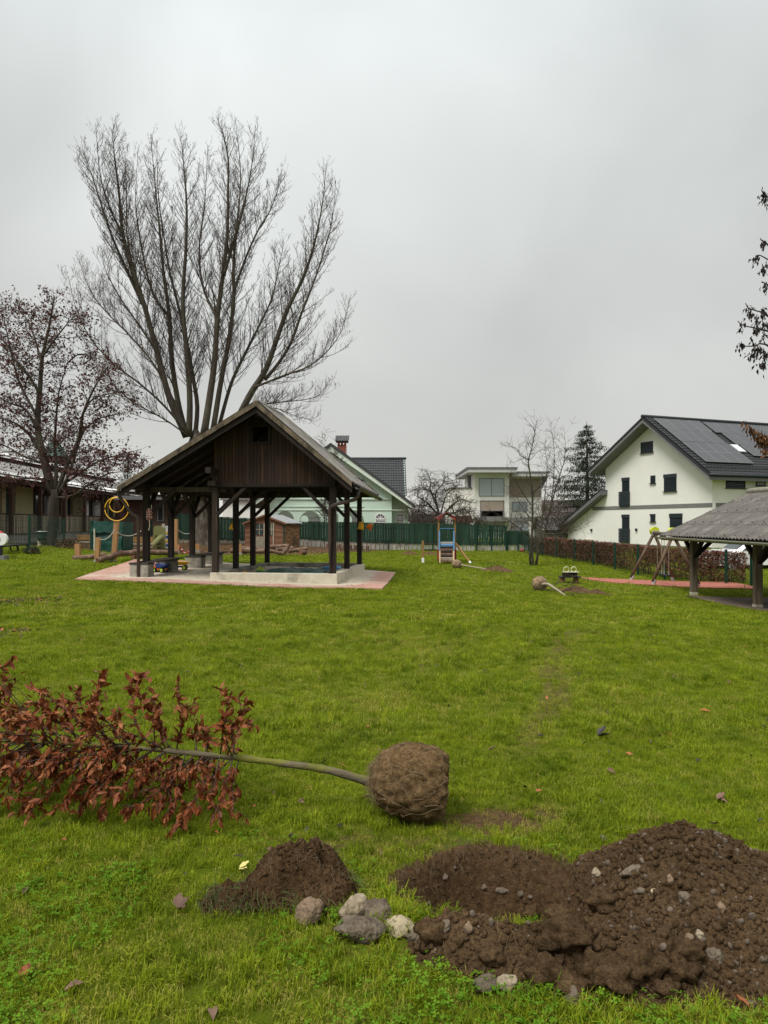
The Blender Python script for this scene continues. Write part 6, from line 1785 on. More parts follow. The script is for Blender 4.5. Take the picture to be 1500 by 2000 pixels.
# ---------------------------------------------------------------- wooden playhouse
def playhouse():
    d = 39.0
    def q(x, y, dd=0): return P(*C7(x, y), d + dd)
    a, b, c = q(250, 560), q(645, 575), q(800, 560, 1.6)
    t = thing('playhouse', 'small brown wooden playhouse with a grey felt roof in front of the green fence', 'playhouse', (a + b) / 2)
    W1 = pm('reddish_cladding', (.20, .095, .055), var=.3, scale=4, stretch=(.5, 1, 4), rough=.8, bump=.1, rnd=.2)
    zg = G(*a.xy) - .05; ze = q(0, 315).z; zr = q(0, 240).z
    xm = (a.x + b.x) / 2; sd = V((c.x - b.x, c.y - b.y, 0)); 
    # front gable planks
    n = 13; zt = zr - .04
    for k in range(n):
        z0 = zg + (zt - zg) * k / n; z1 = zg + (zt - zg) * (k + 1) / n - .012
        def half(z): return (b.x - a.x) / 2 if z < ze else max(.03, (b.x - a.x) / 2 * (zr - z) / (zr - ze))
        h0, h1 = half(z0), half(z1)
        part('front_plank', MB().prism([V((xm - h0, d, z0)), V((xm + h0, d, z0)), V((xm + h1, d, z1)), V((xm - h1, d, z1))], (0, .025 + .006 * (k % 2), 0)), W1, t)
    m = 10
    for k in range(m):
        z0 = zg + (ze - zg) * k / m; z1 = zg + (ze - zg) * (k + 1) / m - .01
        p0 = V((b.x, d + .03, 0)); p1 = p0 + sd
        part('side_plank', MB().prism([V((*p0.xy, z0)), V((*p1.xy, z0)), V((*p1.xy, z1)), V((*p0.xy, z1))], (-.03 - .01 * (k % 2), 0, 0)), pm('weathered_orange_cladding', (.24, .125, .055), var=.6, scale=3, stretch=(1, 1, 3), rough=.85, bump=.1, rnd=.2, c2=(.07, .05, .035), t2=(.45, .6), s2=2.2) if 'weathered_orange_cladding' not in MATS else MATS['weathered_orange_cladding'], t)
    part('back_wall', MB().prism([V((a.x, d + .04, zg)), V((b.x - .05, d + .04, zg)), V((b.x - .05, d + .04, ze)), V((xm, d + .04, zr - .06)), V((a.x, d + .04, ze))], sd * .98), W1, t)
    FELT = pm('grey_roof_felt', (.26, .27, .27), var=.15, scale=5, rough=.7, bump=.1)
    for s in (-1, 1):
        e = V((xm + s * ((b.x - a.x) / 2 + .14), d - .12, ze - .06)); r_ = V((xm, d - .12, zr))
        part('roof', MB().prism([e, r_, r_ + V((0, 0, .045)), e + V((0, 0, .045))], sd * 1.1), FELT, t)
        part('verge', MB().prism([e + V((0, 0, .04)), r_ + V((0, 0, .04)), r_ - V((0, 0, .06)), e - V((0, 0, .06))], (0, -.03, 0)), W1, t)
    DG_ = pm('dark_playhouse_window', (.03, .05, .05), rough=.3, bump=0)
    for (x0, x1) in ((362, 432), (500, 535)):
        A, B = q(x0, 440), q(x1, 325)
        w = part('window', MB().box((A.x, d - .02, A.z), (B.x, d - .006, B.z)), DG_, t)
        fr = MB(); mx = (A.x + B.x) / 2; mz = (A.z + B.z) / 2
        fr.box((mx - .02, d - .03, A.z), (mx + .02, d - .021, B.z)); fr.box((A.x, d - .03, mz - .02), (mx - .021, d - .021, mz + .02)); fr.box((mx + .021, d - .03, mz - .02), (B.x, d - .021, mz + .02))
        part('glazing_bars', fr, RAILW, w)
    A, B = q(440, 560), q(545, 318)
    part('door_frame', MB().box((A.x, d - .04, zg), (A.x + .07, d - .006, B.z)), RAILW, t); part('door_frame', MB().box((B.x - .07, d - .04, zg), (B.x, d - .006, B.z)), RAILW, t)
    part('lower_panel', MB().box((q(358, 0).x, d - .035, zg), (A.x - .02, d - .007, q(0, 455).z)), RAILW, t)
    part('corner_post', MB().box((b.x - .03, d - .05, zg), (b.x + .04, d - .001, ze)), GREEN_METAL, t)
playhouse()
# pile of logs in front of the playhouse
for i, (x0, y0, x1, y1, dd, r, lb_t) in enumerate([(100,603,300,590,31.6,.10,'log at the left end of the log pile lying behind the short pine post'),(215,575,330,572,32.4,.09,'thin log lying on top at the left of the log pile'),(225,600,440,605,31.2,.10,'long front log at the foot of the log pile'),(360,580,500,600,32,.10,'dark log in the middle of the log pile behind a pavilion post'),(500,560,690,545,33.2,.085,'long pale log lying on top of the pile under the playhouse door'),(500,600,640,628,31.4,.085,'log sloping down to the right in the front of the log pile'),(560,590,735,570,32.4,.085,'log with a round cut end crossing the right half of the pile'),(640,620,690,545,31.8,.10,'short stump leaning upright against the log pile'),(695,600,870,578,31.8,.095,'grey log at the right end of the pile resting on a stub'),(815,612,860,618,31.7,.11,'short stub log under the right end of the log pile'),(600,582,680,575,32.9,.075,'short thin log on top of the pile behind the leaning stump')]):
    p0, p1 = P(*C7(x0, y0), dd), P(*C7(x1, y1), dd + .3)
    log(lb_t, p0, p1, r)
# row of little stump seats with pale feet
for i, px in enumerate((640, 652, 662, 673, 684, 694, 706, 718)):
    g = PG(px, 41.0); h = .36
    t = thing('stump_seat', ['leftmost', 'second', 'third', 'fourth', 'fifth', 'sixth', 'seventh', 'rightmost'][i] + ' brown stump seat in the row before the green board fence', 'stump seat', g, 'stump seats in a row')
    part('shaft', MB().tube([g - V((0, 0, .05)), g + V((0, 0, h))], .11, 10), LOG, t)
    part('top', MB().tube([g + V((0, 0, h)), g + V((0, 0, h + .02))], .115, 10), PLANK, t)

# ---------------------------------------------------------------- slide frame
def C8(x, y): return 840 + x / 15.39, 990 + y / 15.39
def slide_frame():
    d = 32.0
    def q(x, y, dd=0): return P(*C8(x, y), d + dd)
    foot = q(500, 1700); foot.z = G(*foot.xy)
    t = thing('slide_frame', 'wooden climbing frame with blue rails and a little red roof on the far lawn', 'climbing frame', foot)
    OP = pm('ochre_pole', (.27, .15, .055), var=.2, rough=.7)
    REDP = pm('red_painted_wood', (.28, .035, .025), var=.2, rough=.6); BLUP = pm('sky_blue_paint', (.07, .20, .36), var=.1, rough=.5)
    zb = foot.z
    for x in (258, 748):
        for dd in (0, 1.1):
            p = q(x, 1700, dd); tp = q(x, 370, 0)
            part('post', MB().box((p.x - .038, d + dd - .038, zb - .1), (p.x + .038, d + dd + .038, tp.z)), OP, t)
        p = q(x - (14 if x < 400 else -6), 0)
        part('red_sleeve', MB().box((p.x - .05, d - .09, q(0, 1590).z), (p.x + .05, d - .051, q(0, 1270).z)), REDP, t)
    for (x0, y0, x1, y1) in ((205, 345, 505, 178), (800, 350, 505, 178)):
        part('roof', MB().prism([q(x0, y0, -.2), q(x1, y1, -.2), q(x1, y1 - 18, -.2), q(x0, y0 - 18, -.2)], (0, 1.6, 0)), pm('dark_red_roof', (.10, .02, .02), bump=0) if 'dark_red_roof' not in MATS else MATS['dark_red_roof'], t)
        s = 1 if x1 > x0 else -1
        part('roof_fascia', MB().prism([q(x0 + s * 20, y0 + 5, -.21), q(x0 + s * 170, y0 - 78, -.21), q(x0 + s * 170, y0 - 28, -.21), q(x0 + s * 50, y0 + 42, -.21), q(x0 + s * 20, y0 + 42, -.21)], (0, .03, 0)), REDP, t)
    part('cross_bar', MB().tube([q(270, 655), q(735, 655)], .022, 8), BLUP, t)
    for x in (280, 715):
        part('side_rail', MB().bar(q(x, 725, -.05), q(x - 8 if x < 400 else x, 1310, -.35), .055, .05, up=(0, 1, 0)), BLUP, t)
        part('handrail', MB().bar(q(x, 725, .9), q(x, 1080, .9), .06, .06, up=(0, 1, 0)), BLUP, t)
        part('foot_board', MB().bar(q(x + (10 if x < 400 else -10), 1330, -.4), q(x + (10 if x < 400 else -10), 1690, -.75), .07, .05, up=(0, 1, 0)), pm('pale_pine', (.42, .30, .17), var=.2), t)
    for k in range(9):
        y = 1085 + k * 66; m_ = (STEEL, BLUP, DARKWOOD, LOG, DARKWOOD, LOG, DARKWOOD, RAILW, LOG)[k]
        dd = -.1 - k * .07
        part('rung_board', MB().obox((q(300, y, dd) + q(690, y, dd)) / 2, V(((q(690, y, dd) - q(300, y, dd)).x / 2, 0, 0)), V((0, .05, .02)), V((0, 0, .035))), m_, t)
    for y in (1300, 1430, 1560, 1640): part('crossbar', MB().tube([q(310, y, .3), q(690, y, .3)], .025, 6), REDP, t)
    part('platform', MB().obox((q(290, 1100, .5) + q(700, 1100, .5)) / 2, V(((q(700, 0) - q(290, 0)).x / 2, 0, 0)), V((0, .5, 0)), V((0, 0, .04))), DARKWOOD, t)
    part('chute', MB().prism([q(330, 1120, 1.1), q(670, 1120, 1.1), q(670, 1135, 1.1), q(330, 1135, 1.1)], (0, 2.2, -1.0)), STEEL, t)
    part('slide_pole', MB().tube([q(772, 1105, .3), q(1180, 1640, -.2)], .05, 8), OP, t)
    part('pole_foot', MB().tube([q(1180, 1640, -.2), q(1225, 1700, -.25)], .055, 8), WHI, t)
slide_frame()
br_ = thing('balance_bars', 'low double bar frame on a yellow post left of the slide frame', 'balance bar', PG(826, 32.3))
g0 = ORG[br_.name]
part('post', MB().box((g0.x - .05, g0.y - .05, g0.z - .1), (g0.x + .05, g0.y + .05, P(0, 1056, 32.3).z)), MATS['ochre_pole'], br_)
part('foot', MB().box((g0.x - .055, g0.y - .056, g0.z - .1), (g0.x + .055, g0.y + .056, g0.z + .25)), WHI, br_)
for py in (1062.5, 1074): part('bar', MB().tube([V((g0.x, g0.y - .02, P(0, py, 32.3).z)), V((P(853, 0, 32.3).x, 32.3, P(0, py, 32.3).z))], .03, 8), DARKWOOD, br_)

# red ball
g0 = PG(1020, 44.5)
solo('ball', MB().lump(g0 + V((0, 0, .12)), (.115, .115, .115), 3, 0, 1, 0), RED, 'red ball lying on the grass at the corner of the green fence and the hedge', 'ball', g0, smooth=True)

# spring toy with two white handles
sp = thing('spring_seesaw', 'dark spring seesaw plate on coiled springs with two white loop handles', 'spring toy', PG(1112, 22.3))
g0 = ORG[sp.name]
def s5(x, y, dd=0): return P(*C5(x, y), 22.3 + dd)
zp = s5(0, 968).z
part('plate', MB().box((s5(325, 0).x, 22.15, zp - .035), (s5(440, 0).x, 22.45, zp)), BLK, sp)
part('seat', MB().box((s5(345, 0).x, 22.18, zp + .001), (s5(420, 0).x, 22.42, zp + .13)), DARKWOOD, sp)
part('ledge', MB().box((s5(340, 0).x, 22.14, zp + .131), (s5(428, 0).x, 22.3, zp + .15)), pm('cream_handle', (.62, .58, .42), bump=0, rough=.4), sp)
for x in (361, 403):
    c = s5(x, 935); r = .085
    pts = [V((c.x + r * .95 * math.sin(a) * (1 if math.cos(a) > -.4 else .75), 22.25, c.z + .03 + r * 1.05 * math.cos(a))) for a in np.linspace(math.pi * .92, -math.pi * .92, 20)]
    part('handle', MB().tube(pts, .012, 7), MATS['cream_handle'], sp, True)
for x in (342, 418):
    cx = s5(x, 0).x; n = 70
    part('spring', MB().tube([V((cx + .075 * math.cos(i * .5), 22.3 + .075 * math.sin(i * .5), g0.z + (zp - .04 - g0.z) * i / n)) for i in range(n + 1)], .015, 5), MATS['ochre_plank'], sp, True)

# swing set
def swing():
    d1, d2 = 26.0, 23.5
    foot = P(1275, 1143, d2)
    t = thing('swing_set', 'wooden swing frame with slanted legs and yellow green caps on the red strip', 'swing', foot)
    LEG = pm('brown_swing_leg', (.13, .085, .055), var=.35, scale=4, rough=.8, bump=.2, rnd=.2)
    fr = []
    for d, xs, ap in ((d1, ((1232, 1134), (1316, 1137)), (1278, 1036)), (d2, ((1275, 1143), (1365, 1148)), (1314, 1038))):
        a = P(*ap, d); fr.append(a)
        for (x, y) in xs:
            f = P(x, y, d); f.z = G(*f.xy)
            tt = a + V((.05 if x < ap[0] else -.05, 0, 0))
            part('leg', MB().tube([f + V((0, 0, .12)).lerp(V((0, 0, 0)), 0), tt], .055, 10), LEG, t, True)
            dr = (tt - f).normalized()
            part('foot', MB().tube([f - dr * .06, f + dr * .20], .062, 10), STEEL, t)
        part('cap', MB().tube([a + V((0, -.10, -.02)), a + V((0, .10, -.02))], [.15, .15], 18), pm('yellow_green_cap', (.46, .52, .02), rough=.4, bump=0) if 'yellow_green_cap' not in MATS else MATS['yellow_green_cap'], t)
        part('collar', MB().obox(a + V((0, -.12, -.10)), V((.12, 0, 0)), V((0, .015, 0)), V((0, 0, .09))), STEEL, t)
    a, b = fr
    part('beam', MB().tube([a + V((0, .25, -.10)), b + V((0, -.2, -.10))], .06, 10), GREYWOOD, t, True)
    for f in (.30, .68):
        q = a.lerp(b, f) - V((0, 0, .15)); g = G(*q.xy); zs = g + .34
        st = part('swing_seat', MB().obox(V((q.x, q.y, zs)), V((.09, 0, 0)), V((0, .22, 0)), V((0, 0, .015))), BLK, t)
        for s in (-1, 1):
            mb_ = MB(); z = q.z; 
            part('chain', MB().tube([V((q.x, q.y + s * .2, q.z)), V((q.x, q.y + s * .2, zs + .16))], .010, 5), pm('rope_chain', (.28, .24, .18), bump=0) if 'rope_chain' not in MATS else MATS['rope_chain'], st)
            part('chain_end', MB().tube([V((q.x, q.y + s * .2, zs + .16)), V((q.x, q.y + s * .2, zs))], .016, 6), STEEL, st)
swing()
# red safety strip under the swing
def strip():
    top = [GP(*p) for p in ((1130, 1129), (1165, 1131), (1200, 1132.5), (1250, 1134.5), (1300, 1136.5), (1360, 1138), (1425, 1139.5), (1478, 1149))]
    bot = [GP(*p) for p in ((1138, 1131.5), (1170, 1136), (1205, 1140), (1250, 1143.5), (1300, 1146), (1360, 1149.5), (1425, 1151), (1480, 1152.5))]
    A = smooth_path(top, 40); B = smooth_path(bot, 40); gp = np.zeros((41, 7, 3))
    for i in range(41):
        for j in range(7):
            q = B[i].lerp(A[i], j / 6); gp[i, j] = (q.x, q.y, G(q.x, q.y) + .04)
    mb_ = MB().grid(gp)
    for i in range(40): mb_.add([gp[i, 0], gp[i+1, 0], gp[i+1, 0] - (0, 0, .15), gp[i, 0] - (0, 0, .15)], [(0, 3, 2, 1)])
    setting('red_safety_strip', mb_, pm('red_rubber_paving', (.36, .13, .095), var=.15, scale=14, rough=.95, bump=.1, rnd=0, c2=(.30, .10, .07), t2=(.4, .7), s2=2))
strip()

# ---------------------------------------------------------------- low shelter on the right
def shelter():
    XE = 8.7; D0, D1 = 22.4, 13.2
    ze0, ze1 = 1.215, 1.20
    XR, zr = 11.55, 2.57
    g = -.53
    t = thing('garden_shelter', 'low open timber shelter with a dark corrugated roof at the right edge', 'shelter', V((9.3, 18, g)))
    RM = pm('dark_corrugated_sheet', (.105, .095, .085), var=.3, scale=3, rough=.8, bump=.2, rnd=.05, c2=(.17, .155, .135), t2=(.5, .7), s2=2.2)
    rows_ = 4
    ev = V((XR - XE, 0, zr - ze0))
    for k in range(rows_):
        a = V((XE, D0, ze0)) + ev * (k / rows_) + V((0, 0, .02 * 0)); nn = V((-(zr - ze0), 0, XR - XE)).normalized()
        a = a + nn * .012
        corrugated('roof_sheet', a, V((0, D1 - D0, 0)), ev * (1.06 / rows_) - nn * .014, .177, .024, RM, t, rows=1)
        hk = MB()
        for j in range(16):
            y = D0 - .3 - j * .56
            p = V((XE, y, ze0)) + ev * (k / rows_ + .02) + nn * .035
            hk.tube([p, p + nn * .035, p + nn * .05 - ev.normalized() * .02, p + nn * .04 - ev.normalized() * .04], .007, 5)
        part('snow_hook', hk, BLK, t, kind='stuff')
    part('ridge_cap', MB().tube([V((XR, D0 + .05, zr + .03)), V((XR, D1, zr + .03))], .10, 8), pm('mossy_ridge', (.34, .32, .25), var=.3, rough=.9), t, True)
    part('rear_roof', MB().prism([V((XR, D0, zr)), V((XR + 2.85, D0, ze0)), V((XR + 2.85, D0, ze0 - .03)), V((XR, D0, zr - .03))], (0, D1 - D0, 0)), RM, t)
    gutter([V((XE - .06, D0 + .1, ze0 - .04)), V((XE - .06, D1, ze1 - .06))], .065, pm('grey_zinc_gutter', (.30, .30, .24), var=.15, rough=.5, bump=0, metal=.3), t)
    part('eave_board', MB().box((XE + .03, D1, ze0 - .14), (XE + .06, D0 - .01, ze0 - .03)), DARKWOOD, t)
    part('verge_board', MB().prism([V((XE, D0, ze0 - .12)), V((XR, D0, zr - .12)), V((XR, D0, zr - .01)), V((XE, D0, ze0 - .01))], (0, .03, 0)), DARKWOOD, t)
    part('verge_board', MB().prism([V((XR, D0, zr - .12)), V((XR + 2.85, D0, ze0 - .12)), V((XR + 2.85, D0, ze0 - .01)), V((XR, D0, zr - .01))], (0, .03, 0)), DARKWOOD, t)
    SPW = pm('grey_brown_shelter_post', (.15, .115, .08), var=.45, scale=6, stretch=(4, 4, .3), rough=.85, bump=.3, rnd=.1, c2=(.06, .045, .03), t2=(.5, .68), s2=4)
    zpl = ze0 - .05
    for (x, d) in ((9.16, 21.0), (9.40, 17.86), (9.62, 14.7), (13.4, 21.0), (13.4, 17.86), (13.4, 14.7)):
        gg = G(x, d)
        part('post', MB().box((x - .085, d - .085, gg + .06), (x + .085, d + .085, zpl)), SPW, t)
        part('post_shoe', MB().box((x - .09, d - .09, gg - .15), (x + .09, d + .09, gg + .10)), CONC, t)
        s = 1 if x < 11 else -1
        part('brace', MB().bar(V((x + s * .05, d, zpl - .55)), V((x + s * .62, d, zpl + .0)), .10, .10), DARKWOOD, t)
        for sy in (-1, 1): part('brace', MB().bar(V((x, d + sy * .05, zpl - .55)), V((x, d + sy * .62, zpl - .02)), .10, .10, up=(1, 0, 0)), DARKWOOD, t)
    part('wall_plate', MB().bar(V((9.12, D0 - .1, zpl + .06)), V((9.66, D1, zpl + .06)), .14, .12), DARKWOOD, t)
    part('wall_plate', MB().bar(V((13.4, D0 - .1, zpl + .06)), V((13.4, D1, zpl + .06)), .14, .12), DARKWOOD, t)
    for d in (21.0, 17.86, 14.7): part('tie_beam', MB().bar(V((9.1, d + .12, zpl)), V((13.5, d + .12, zpl)), .12, .15), DARKWOOD, t)
    # bare earth floor with a kerb
    xs = np.linspace(8.75, 13.4, 14); ys = np.linspace(14.0, 20.6, 14); X_, Y_ = np.meshgrid(xs, ys, indexing='ij')
    X_ = X_ + .08 * np.sin(Y_ * 1.7)
    gp = np.stack([X_, Y_, gz_np(X_, Y_) + .03], -1)
    setting('shelter_floor', MB().grid(gp), pm('bare_earth', (.10, .072, .05), var=.3, scale=3, rough=.95, bump=.4, fine=30, rnd=0, c2=(.16, .13, .10), t2=(.5, .7), s2=1.5))
    part('back_board', MB().box((13.5, D1, -.6), (13.53, D0 - .1, zpl - .1)), pm('grey_boarding', (.13, .12, .11), var=.3, scale=4, stretch=(1, 4, .4)), t)
shelter()

# parked car beyond the hedge, partly visible
def car():
    loc = V(((1470 - CX) / F * 31, 31.0, -.55))
    t = thing('parked_car', 'white car with a red tail light parked behind the thin end of the hedge', 'car', loc)
    CW = pm('white_car_paint', (.70, .70, .70), var=.03, rough=.25, bump=0, spec=.6)
    prof = [(-2.0, .35), (-2.0, .85), (-1.7, .98), (-1.0, 1.02), (-.45, 1.42), (.9, 1.46), (1.75, 1.05), (2.05, .95), (2.08, .4)]
    m_ = MB(); rows = []
    for y in (-.82, -.78, -.6, 0, .6, .78, .82):
        k = 1 - .08 * (abs(y) > .7) - .06 * (abs(y) > .8)
        rows.append([tuple(loc + V((x * (1 - .01 * (1 - k)), y, z * k if z > .9 else z))) for x, z in prof])
    m_.grid(np.array(rows)); m_.add(rows[0], [tuple(range(len(prof)))]); m_.add(rows[-1], [tuple(range(len(prof) - 1, -1, -1))])
    part('body', m_, CW, t, False)
    part('side_window', MB().prism([loc + V((-.85, -.84, 1.0)), loc + V((1.35, -.84, 1.05)), loc + V((.85, -.80, 1.34)), loc + V((-.4, -.80, 1.32))], (0, .02, 0)), GLASS, t)
    part('rear_window', MB().prism([loc + V((-.98, -.6, 1.05)), loc + V((-.98, .6, 1.05)), loc + V((-.5, .6, 1.40)), loc + V((-.5, -.6, 1.40))], (-.02, 0, .02)), GLASS, t)
    for y in (-.72, .72): part('tail_light', MB().obox(loc + V((-1.9, y, .85)), V((.10, 0, 0)), V((0, .12, 0)), V((0, 0, .10))), RED, t)
    for x in (-1.3, 1.35):
        for y in (-.8, .8):
            w = part('wheel', MB().tube([loc + V((x, y - .09, .31)), loc + V((x, y + .09, .31))], .31, 18), BLK, t)
            part('rim', MB().tube([loc + V((x, y - .10, .31)), loc + V((x, y + .10, .31))], .19, 12), STEEL, w)
car()

# ================================================================ foreground: dug soil, stones, root balls, fallen beech
def soil_material(name, c1, c2, fine=70):
    m = bpy.data.materials.new(name); m.use_nodes = True
    n = m.node_tree; L = n.links; b = n.nodes['Principled BSDF']
    tcn = n.nodes.new('ShaderNodeTexCoord')
    def noise(s, det=6, ro=.7):
        k = n.nodes.new('ShaderNodeTexNoise'); k.inputs['Scale'].default_value = s; k.inputs['Detail'].default_value = det; k.inputs['Roughness'].default_value = ro
        L.new(tcn.outputs['Object'], k.inputs['Vector']); return k.outputs['Fac']
    a = noise(fine); mr_ = n.nodes.new('ShaderNodeMapRange'); mr_.inputs['From Min'].default_value = .3; mr_.inputs['From Max'].default_value = .75; L.new(a, mr_.inputs[0])
    mx = n.nodes.new('ShaderNodeMix'); mx.data_type = 'RGBA'; mx.inputs['A'].default_value = (*c1, 1); mx.inputs['B'].default_value = (*c2, 1); L.new(mr_.outputs[0], mx.inputs['Factor'])
    g = noise(5, 4); mr2_ = n.nodes.new('ShaderNodeMapRange'); mr2_.inputs['From Min'].default_value = .3; mr2_.inputs['From Max'].default_value = .7; mr2_.inputs['To Min'].default_value = .65; mr2_.inputs['To Max'].default_value = 1.35; L.new(g, mr2_.inputs[0])
    sc = n.nodes.new('ShaderNodeVectorMath'); sc.operation = 'SCALE'; L.new(mx.outputs['Result'], sc.inputs[0]); L.new(mr2_.outputs[0], sc.inputs['Scale'])
    L.new(sc.outputs[0], b.inputs['Base Color']); b.inputs['Roughness'].default_value = .95; b.inputs['Specular IOR Level'].default_value = .04
    ad = n.nodes.new('ShaderNodeMath'); ad.operation = 'ADD'; L.new(noise(45), ad.inputs[0]); L.new(noise(140, 4), ad.inputs[1])
    bn = n.nodes.new('ShaderNodeBump'); bn.inputs['Strength'].default_value = 1.0; bn.inputs['Distance'].default_value = .018; L.new(ad.outputs[0], bn.inputs['Height']); L.new(bn.outputs[0], b.inputs['Normal'])
    return m
SOIL = soil_material('dug_soil', (.044, .0265, .0135), (.195, .124, .066))
SOILD = soil_material('dark_peaty_soil', (.036, .021, .010), (.165, .098, .050))

def heap(hf, x0, x1, y0, y1, st):
    xs = np.arange(x0, x1, st); ys = np.arange(y0, y1, st); X, Y = np.meshgrid(xs, ys, indexing='ij')
    H = hf(X, Y); Z = gz_np(X, Y) + np.maximum(H, -.03)
    idx = np.arange(X.size).reshape(X.shape)
    q = np.stack([idx[:-1, :-1], idx[1:, :-1], idx[1:, 1:], idx[:-1, 1:]], -1)
    keep = np.maximum.reduce([H[:-1, :-1], H[1:, :-1], H[1:, 1:], H[:-1, 1:]]) > -.012
    f = q[keep]; used, inv = np.unique(f, return_inverse=True)
    v = np.stack([X, Y, Z], -1).reshape(-1, 3)[used]
    return v, inv.reshape(f.shape)
def on_heap(hf, x, y): return float(gz_np(np.array([x]), np.array([y]))[0] + max(0, float(hf(np.array([x]), np.array([y]))[0])))

big = thing('soil_mound', 'large mound of stony brown soil spilling round the front and right of the planting hole', 'soil mound', V((1.2, 2.9, 0)))
v, f = heap(pile_h, -.15, 2.9, 2.05, 3.95, .0135)
np_part('soil', v, f, SOIL, big, True)
def crumbs(parent, hf, n, x0, x1, y0, y1, smin, smax, mat, name, seed, halo=-.008, sub=1, amp=.3, power=2.5, wf=None):
    R = np.random.default_rng(seed); vs = []; fs = []; base = 0
    iv = np.array([tuple(p) for p in ICO[sub][0]]); iff = np.array(ICO[sub][1])
    cnt = 0
    while cnt < n:
        x = R.uniform(x0, x1, 400); y = R.uniform(y0, y1, 400); h = hf(x, y); z = gz_np(x, y) + np.maximum(h, 0)
        ok = (h > halo) & ((h > .0) | (R.uniform(0, 1, 400) < .25))
        if wf is not None: ok &= R.uniform(0, 1, 400) < wf(x, y)
        for i in np.nonzero(ok)[0]:
            s = smin + (smax - smin) * R.uniform() ** power
            k = 1 + amp * R.normal(0, .5, (len(iv), 1)); M = np.linalg.qr(R.normal(0, 1, (3, 3)))[0]
            p = (iv * k) * (s * np.array((R.uniform(.8, 1.3), R.uniform(.8, 1.2), R.uniform(.6, .95)))) @ M.T
            vs.append(p + (x[i], y[i], z[i] + s * .25)); fs.append(iff + base); base += len(iv); cnt += 1
            if cnt >= n: break
    return np_part(name, np.concatenate(vs), np.concatenate(fs), mat, parent, sub > 1, kind='stuff')
crumbs(big, pile_h, 9000, -.2, 2.8, 2.05, 3.9, .0022, .019, SOIL, 'crumbs', 1, power=4.5)
GRAV = pm('grey_beige_gravel', (.13, .10, .072), var=.45, scale=25, rough=.85, bump=.2, rnd=0, c2=(.06, .045, .033), t2=(.4, .6), s2=30)
crumbs(big, pile_h, 560, -.1, 2.8, 2.05, 3.9, .003, .015, GRAV, 'gravel', 2, sub=2, amp=.15, power=2, wf=lambda x, y: .35 + .65 * (x > .9))
crumbs(big, lambda x, y: np.where((hole_e(x, y) < .95) & (pile_h(x, y) < .01), .0, -1.0), 900, .0, 1.0, 2.8, 3.55, .002, .010, SOIL, 'crumbs', 5, halo=-.5)
crumbs(big, lambda x, y: np.where((hole_e(x, y) < .9) & (pile_h(x, y) < .01), .0, -1.0), 110, .0, 1.0, 2.8, 3.55, .004, .014, GRAV, 'gravel', 6, halo=-.5, sub=2)
# bigger clods with roots along the front
def px_heap(px, py, hf=pile_h):
    """Point of the heap's surface under a photograph pixel."""
    for d in np.arange(1.9, 4.5, .004):
        X = (px - CX) / F * d; Z = EYE - (py - HY) / F * d
        if Z <= on_heap(hf, X, d): return V((X, d, Z))
    return GP(px, py)
for i, (px, py, w, h) in enumerate([(1200, 1925, .075, .06), (1065, 1905, .06, .05), (1115, 1945, .06, .045), (1040, 1785, .035, .03), (845, 1830, .05, .05), (1090, 1800, .05, .045), (1180, 1765, .06, .04), (1330, 1900, .05, .04), (1160, 1905, .05, .05), (1250, 1890, .07, .05), (1110, 1835, .085, .05), (1300, 1940, .04, .03), (960, 1870, .045, .03), (1345, 1860, .05, .03), (1415, 1668, .03, .02)]):
    q = px_heap(px, py); part('clod', MB().lump(q + V((0, 0, h * .35)), (w * 1.1, w * .85, h * 1.1), 3, .42, 1.8, i + 3), SOIL, big, True)
# stones: (pixel x, y, half width, half height in pixels, label, colour)
STN = {'pale': pm('pale_limestone', (.29, .235, .16), var=.45, scale=18, rough=.9, bump=.9, rnd=.1, fine=60, c2=(.085, .056, .033), t2=(.50, .62), s2=14, bdist=.02),
       'grey': pm('grey_stone', (.14, .11, .077), var=.45, scale=16, rough=.85, bump=.9, rnd=.15, fine=60, c2=(.07, .048, .031), t2=(.47, .6), s2=11, bdist=.02),
       'tan': pm('tan_stone', (.20, .138, .088), var=.4, scale=12, rough=.8, bump=.7, rnd=.1, fine=50, c2=(.09, .058, .036), t2=(.52, .66), s2=10, bdist=.02),
       'speckle': pm('speckled_stone', (.36, .30, .19), var=.3, scale=30, rough=.85, bump=.5, rnd=0, fine=90, c2=(.09, .065, .04), t2=(.52, .58), s2=28)}
def stone(label, px, py, wx, hy, mat, seed, hf=None, cut=3, group=None, sub=3, tilt=0.0):
    q = px_heap(px, py + hy * .8, hf) if hf else GP(px, py + hy * .75)
    d = q.y; rx = wx / F * d; rz = hy / F * d * .92
    ry = (rx + rz) * .5
    c = q + V((0, ry * .7, rz * .80))
    mb_ = MB().lump(V((0, 0, 0)), (rx * 1.1, ry * 1.1, rz * 1.15), sub, .24, 1.25, seed, cut=cut + 2)
    ct, st = math.cos(tilt), math.sin(tilt)
    mb_.v = [(x * ct - z * st + c.x, y + c.y, x * st + z * ct + c.z) for x, y, z in mb_.v]
    return solo('stone', mb_, STN[mat], label, 'stone', q, group, True)
stone('smooth tan heart shaped stone lying alone in front of the turf lump', 602, 1793, 27, 25, 'tan', 1, tilt=.35)
stone('upright pale angular stone at the back left of the stone cluster', 690, 1790, 25, 27, 'pale', 2, tilt=.25)
stone('dark grey stone at the back right of the stone cluster', 738, 1793, 31, 24, 'grey', 3, tilt=-.2)
stone('long mottled stone at the front of the stone cluster', 703, 1830, 46, 24, 'grey', 14, tilt=.05)
stone('pale speckled stone at the right end of the stone cluster', 782, 1825, 29, 20, 'speckle', 5)
stone('small round grey stone between the speckled stone and the soil', 813, 1838, 15, 13, 'grey', 6, cut=1)
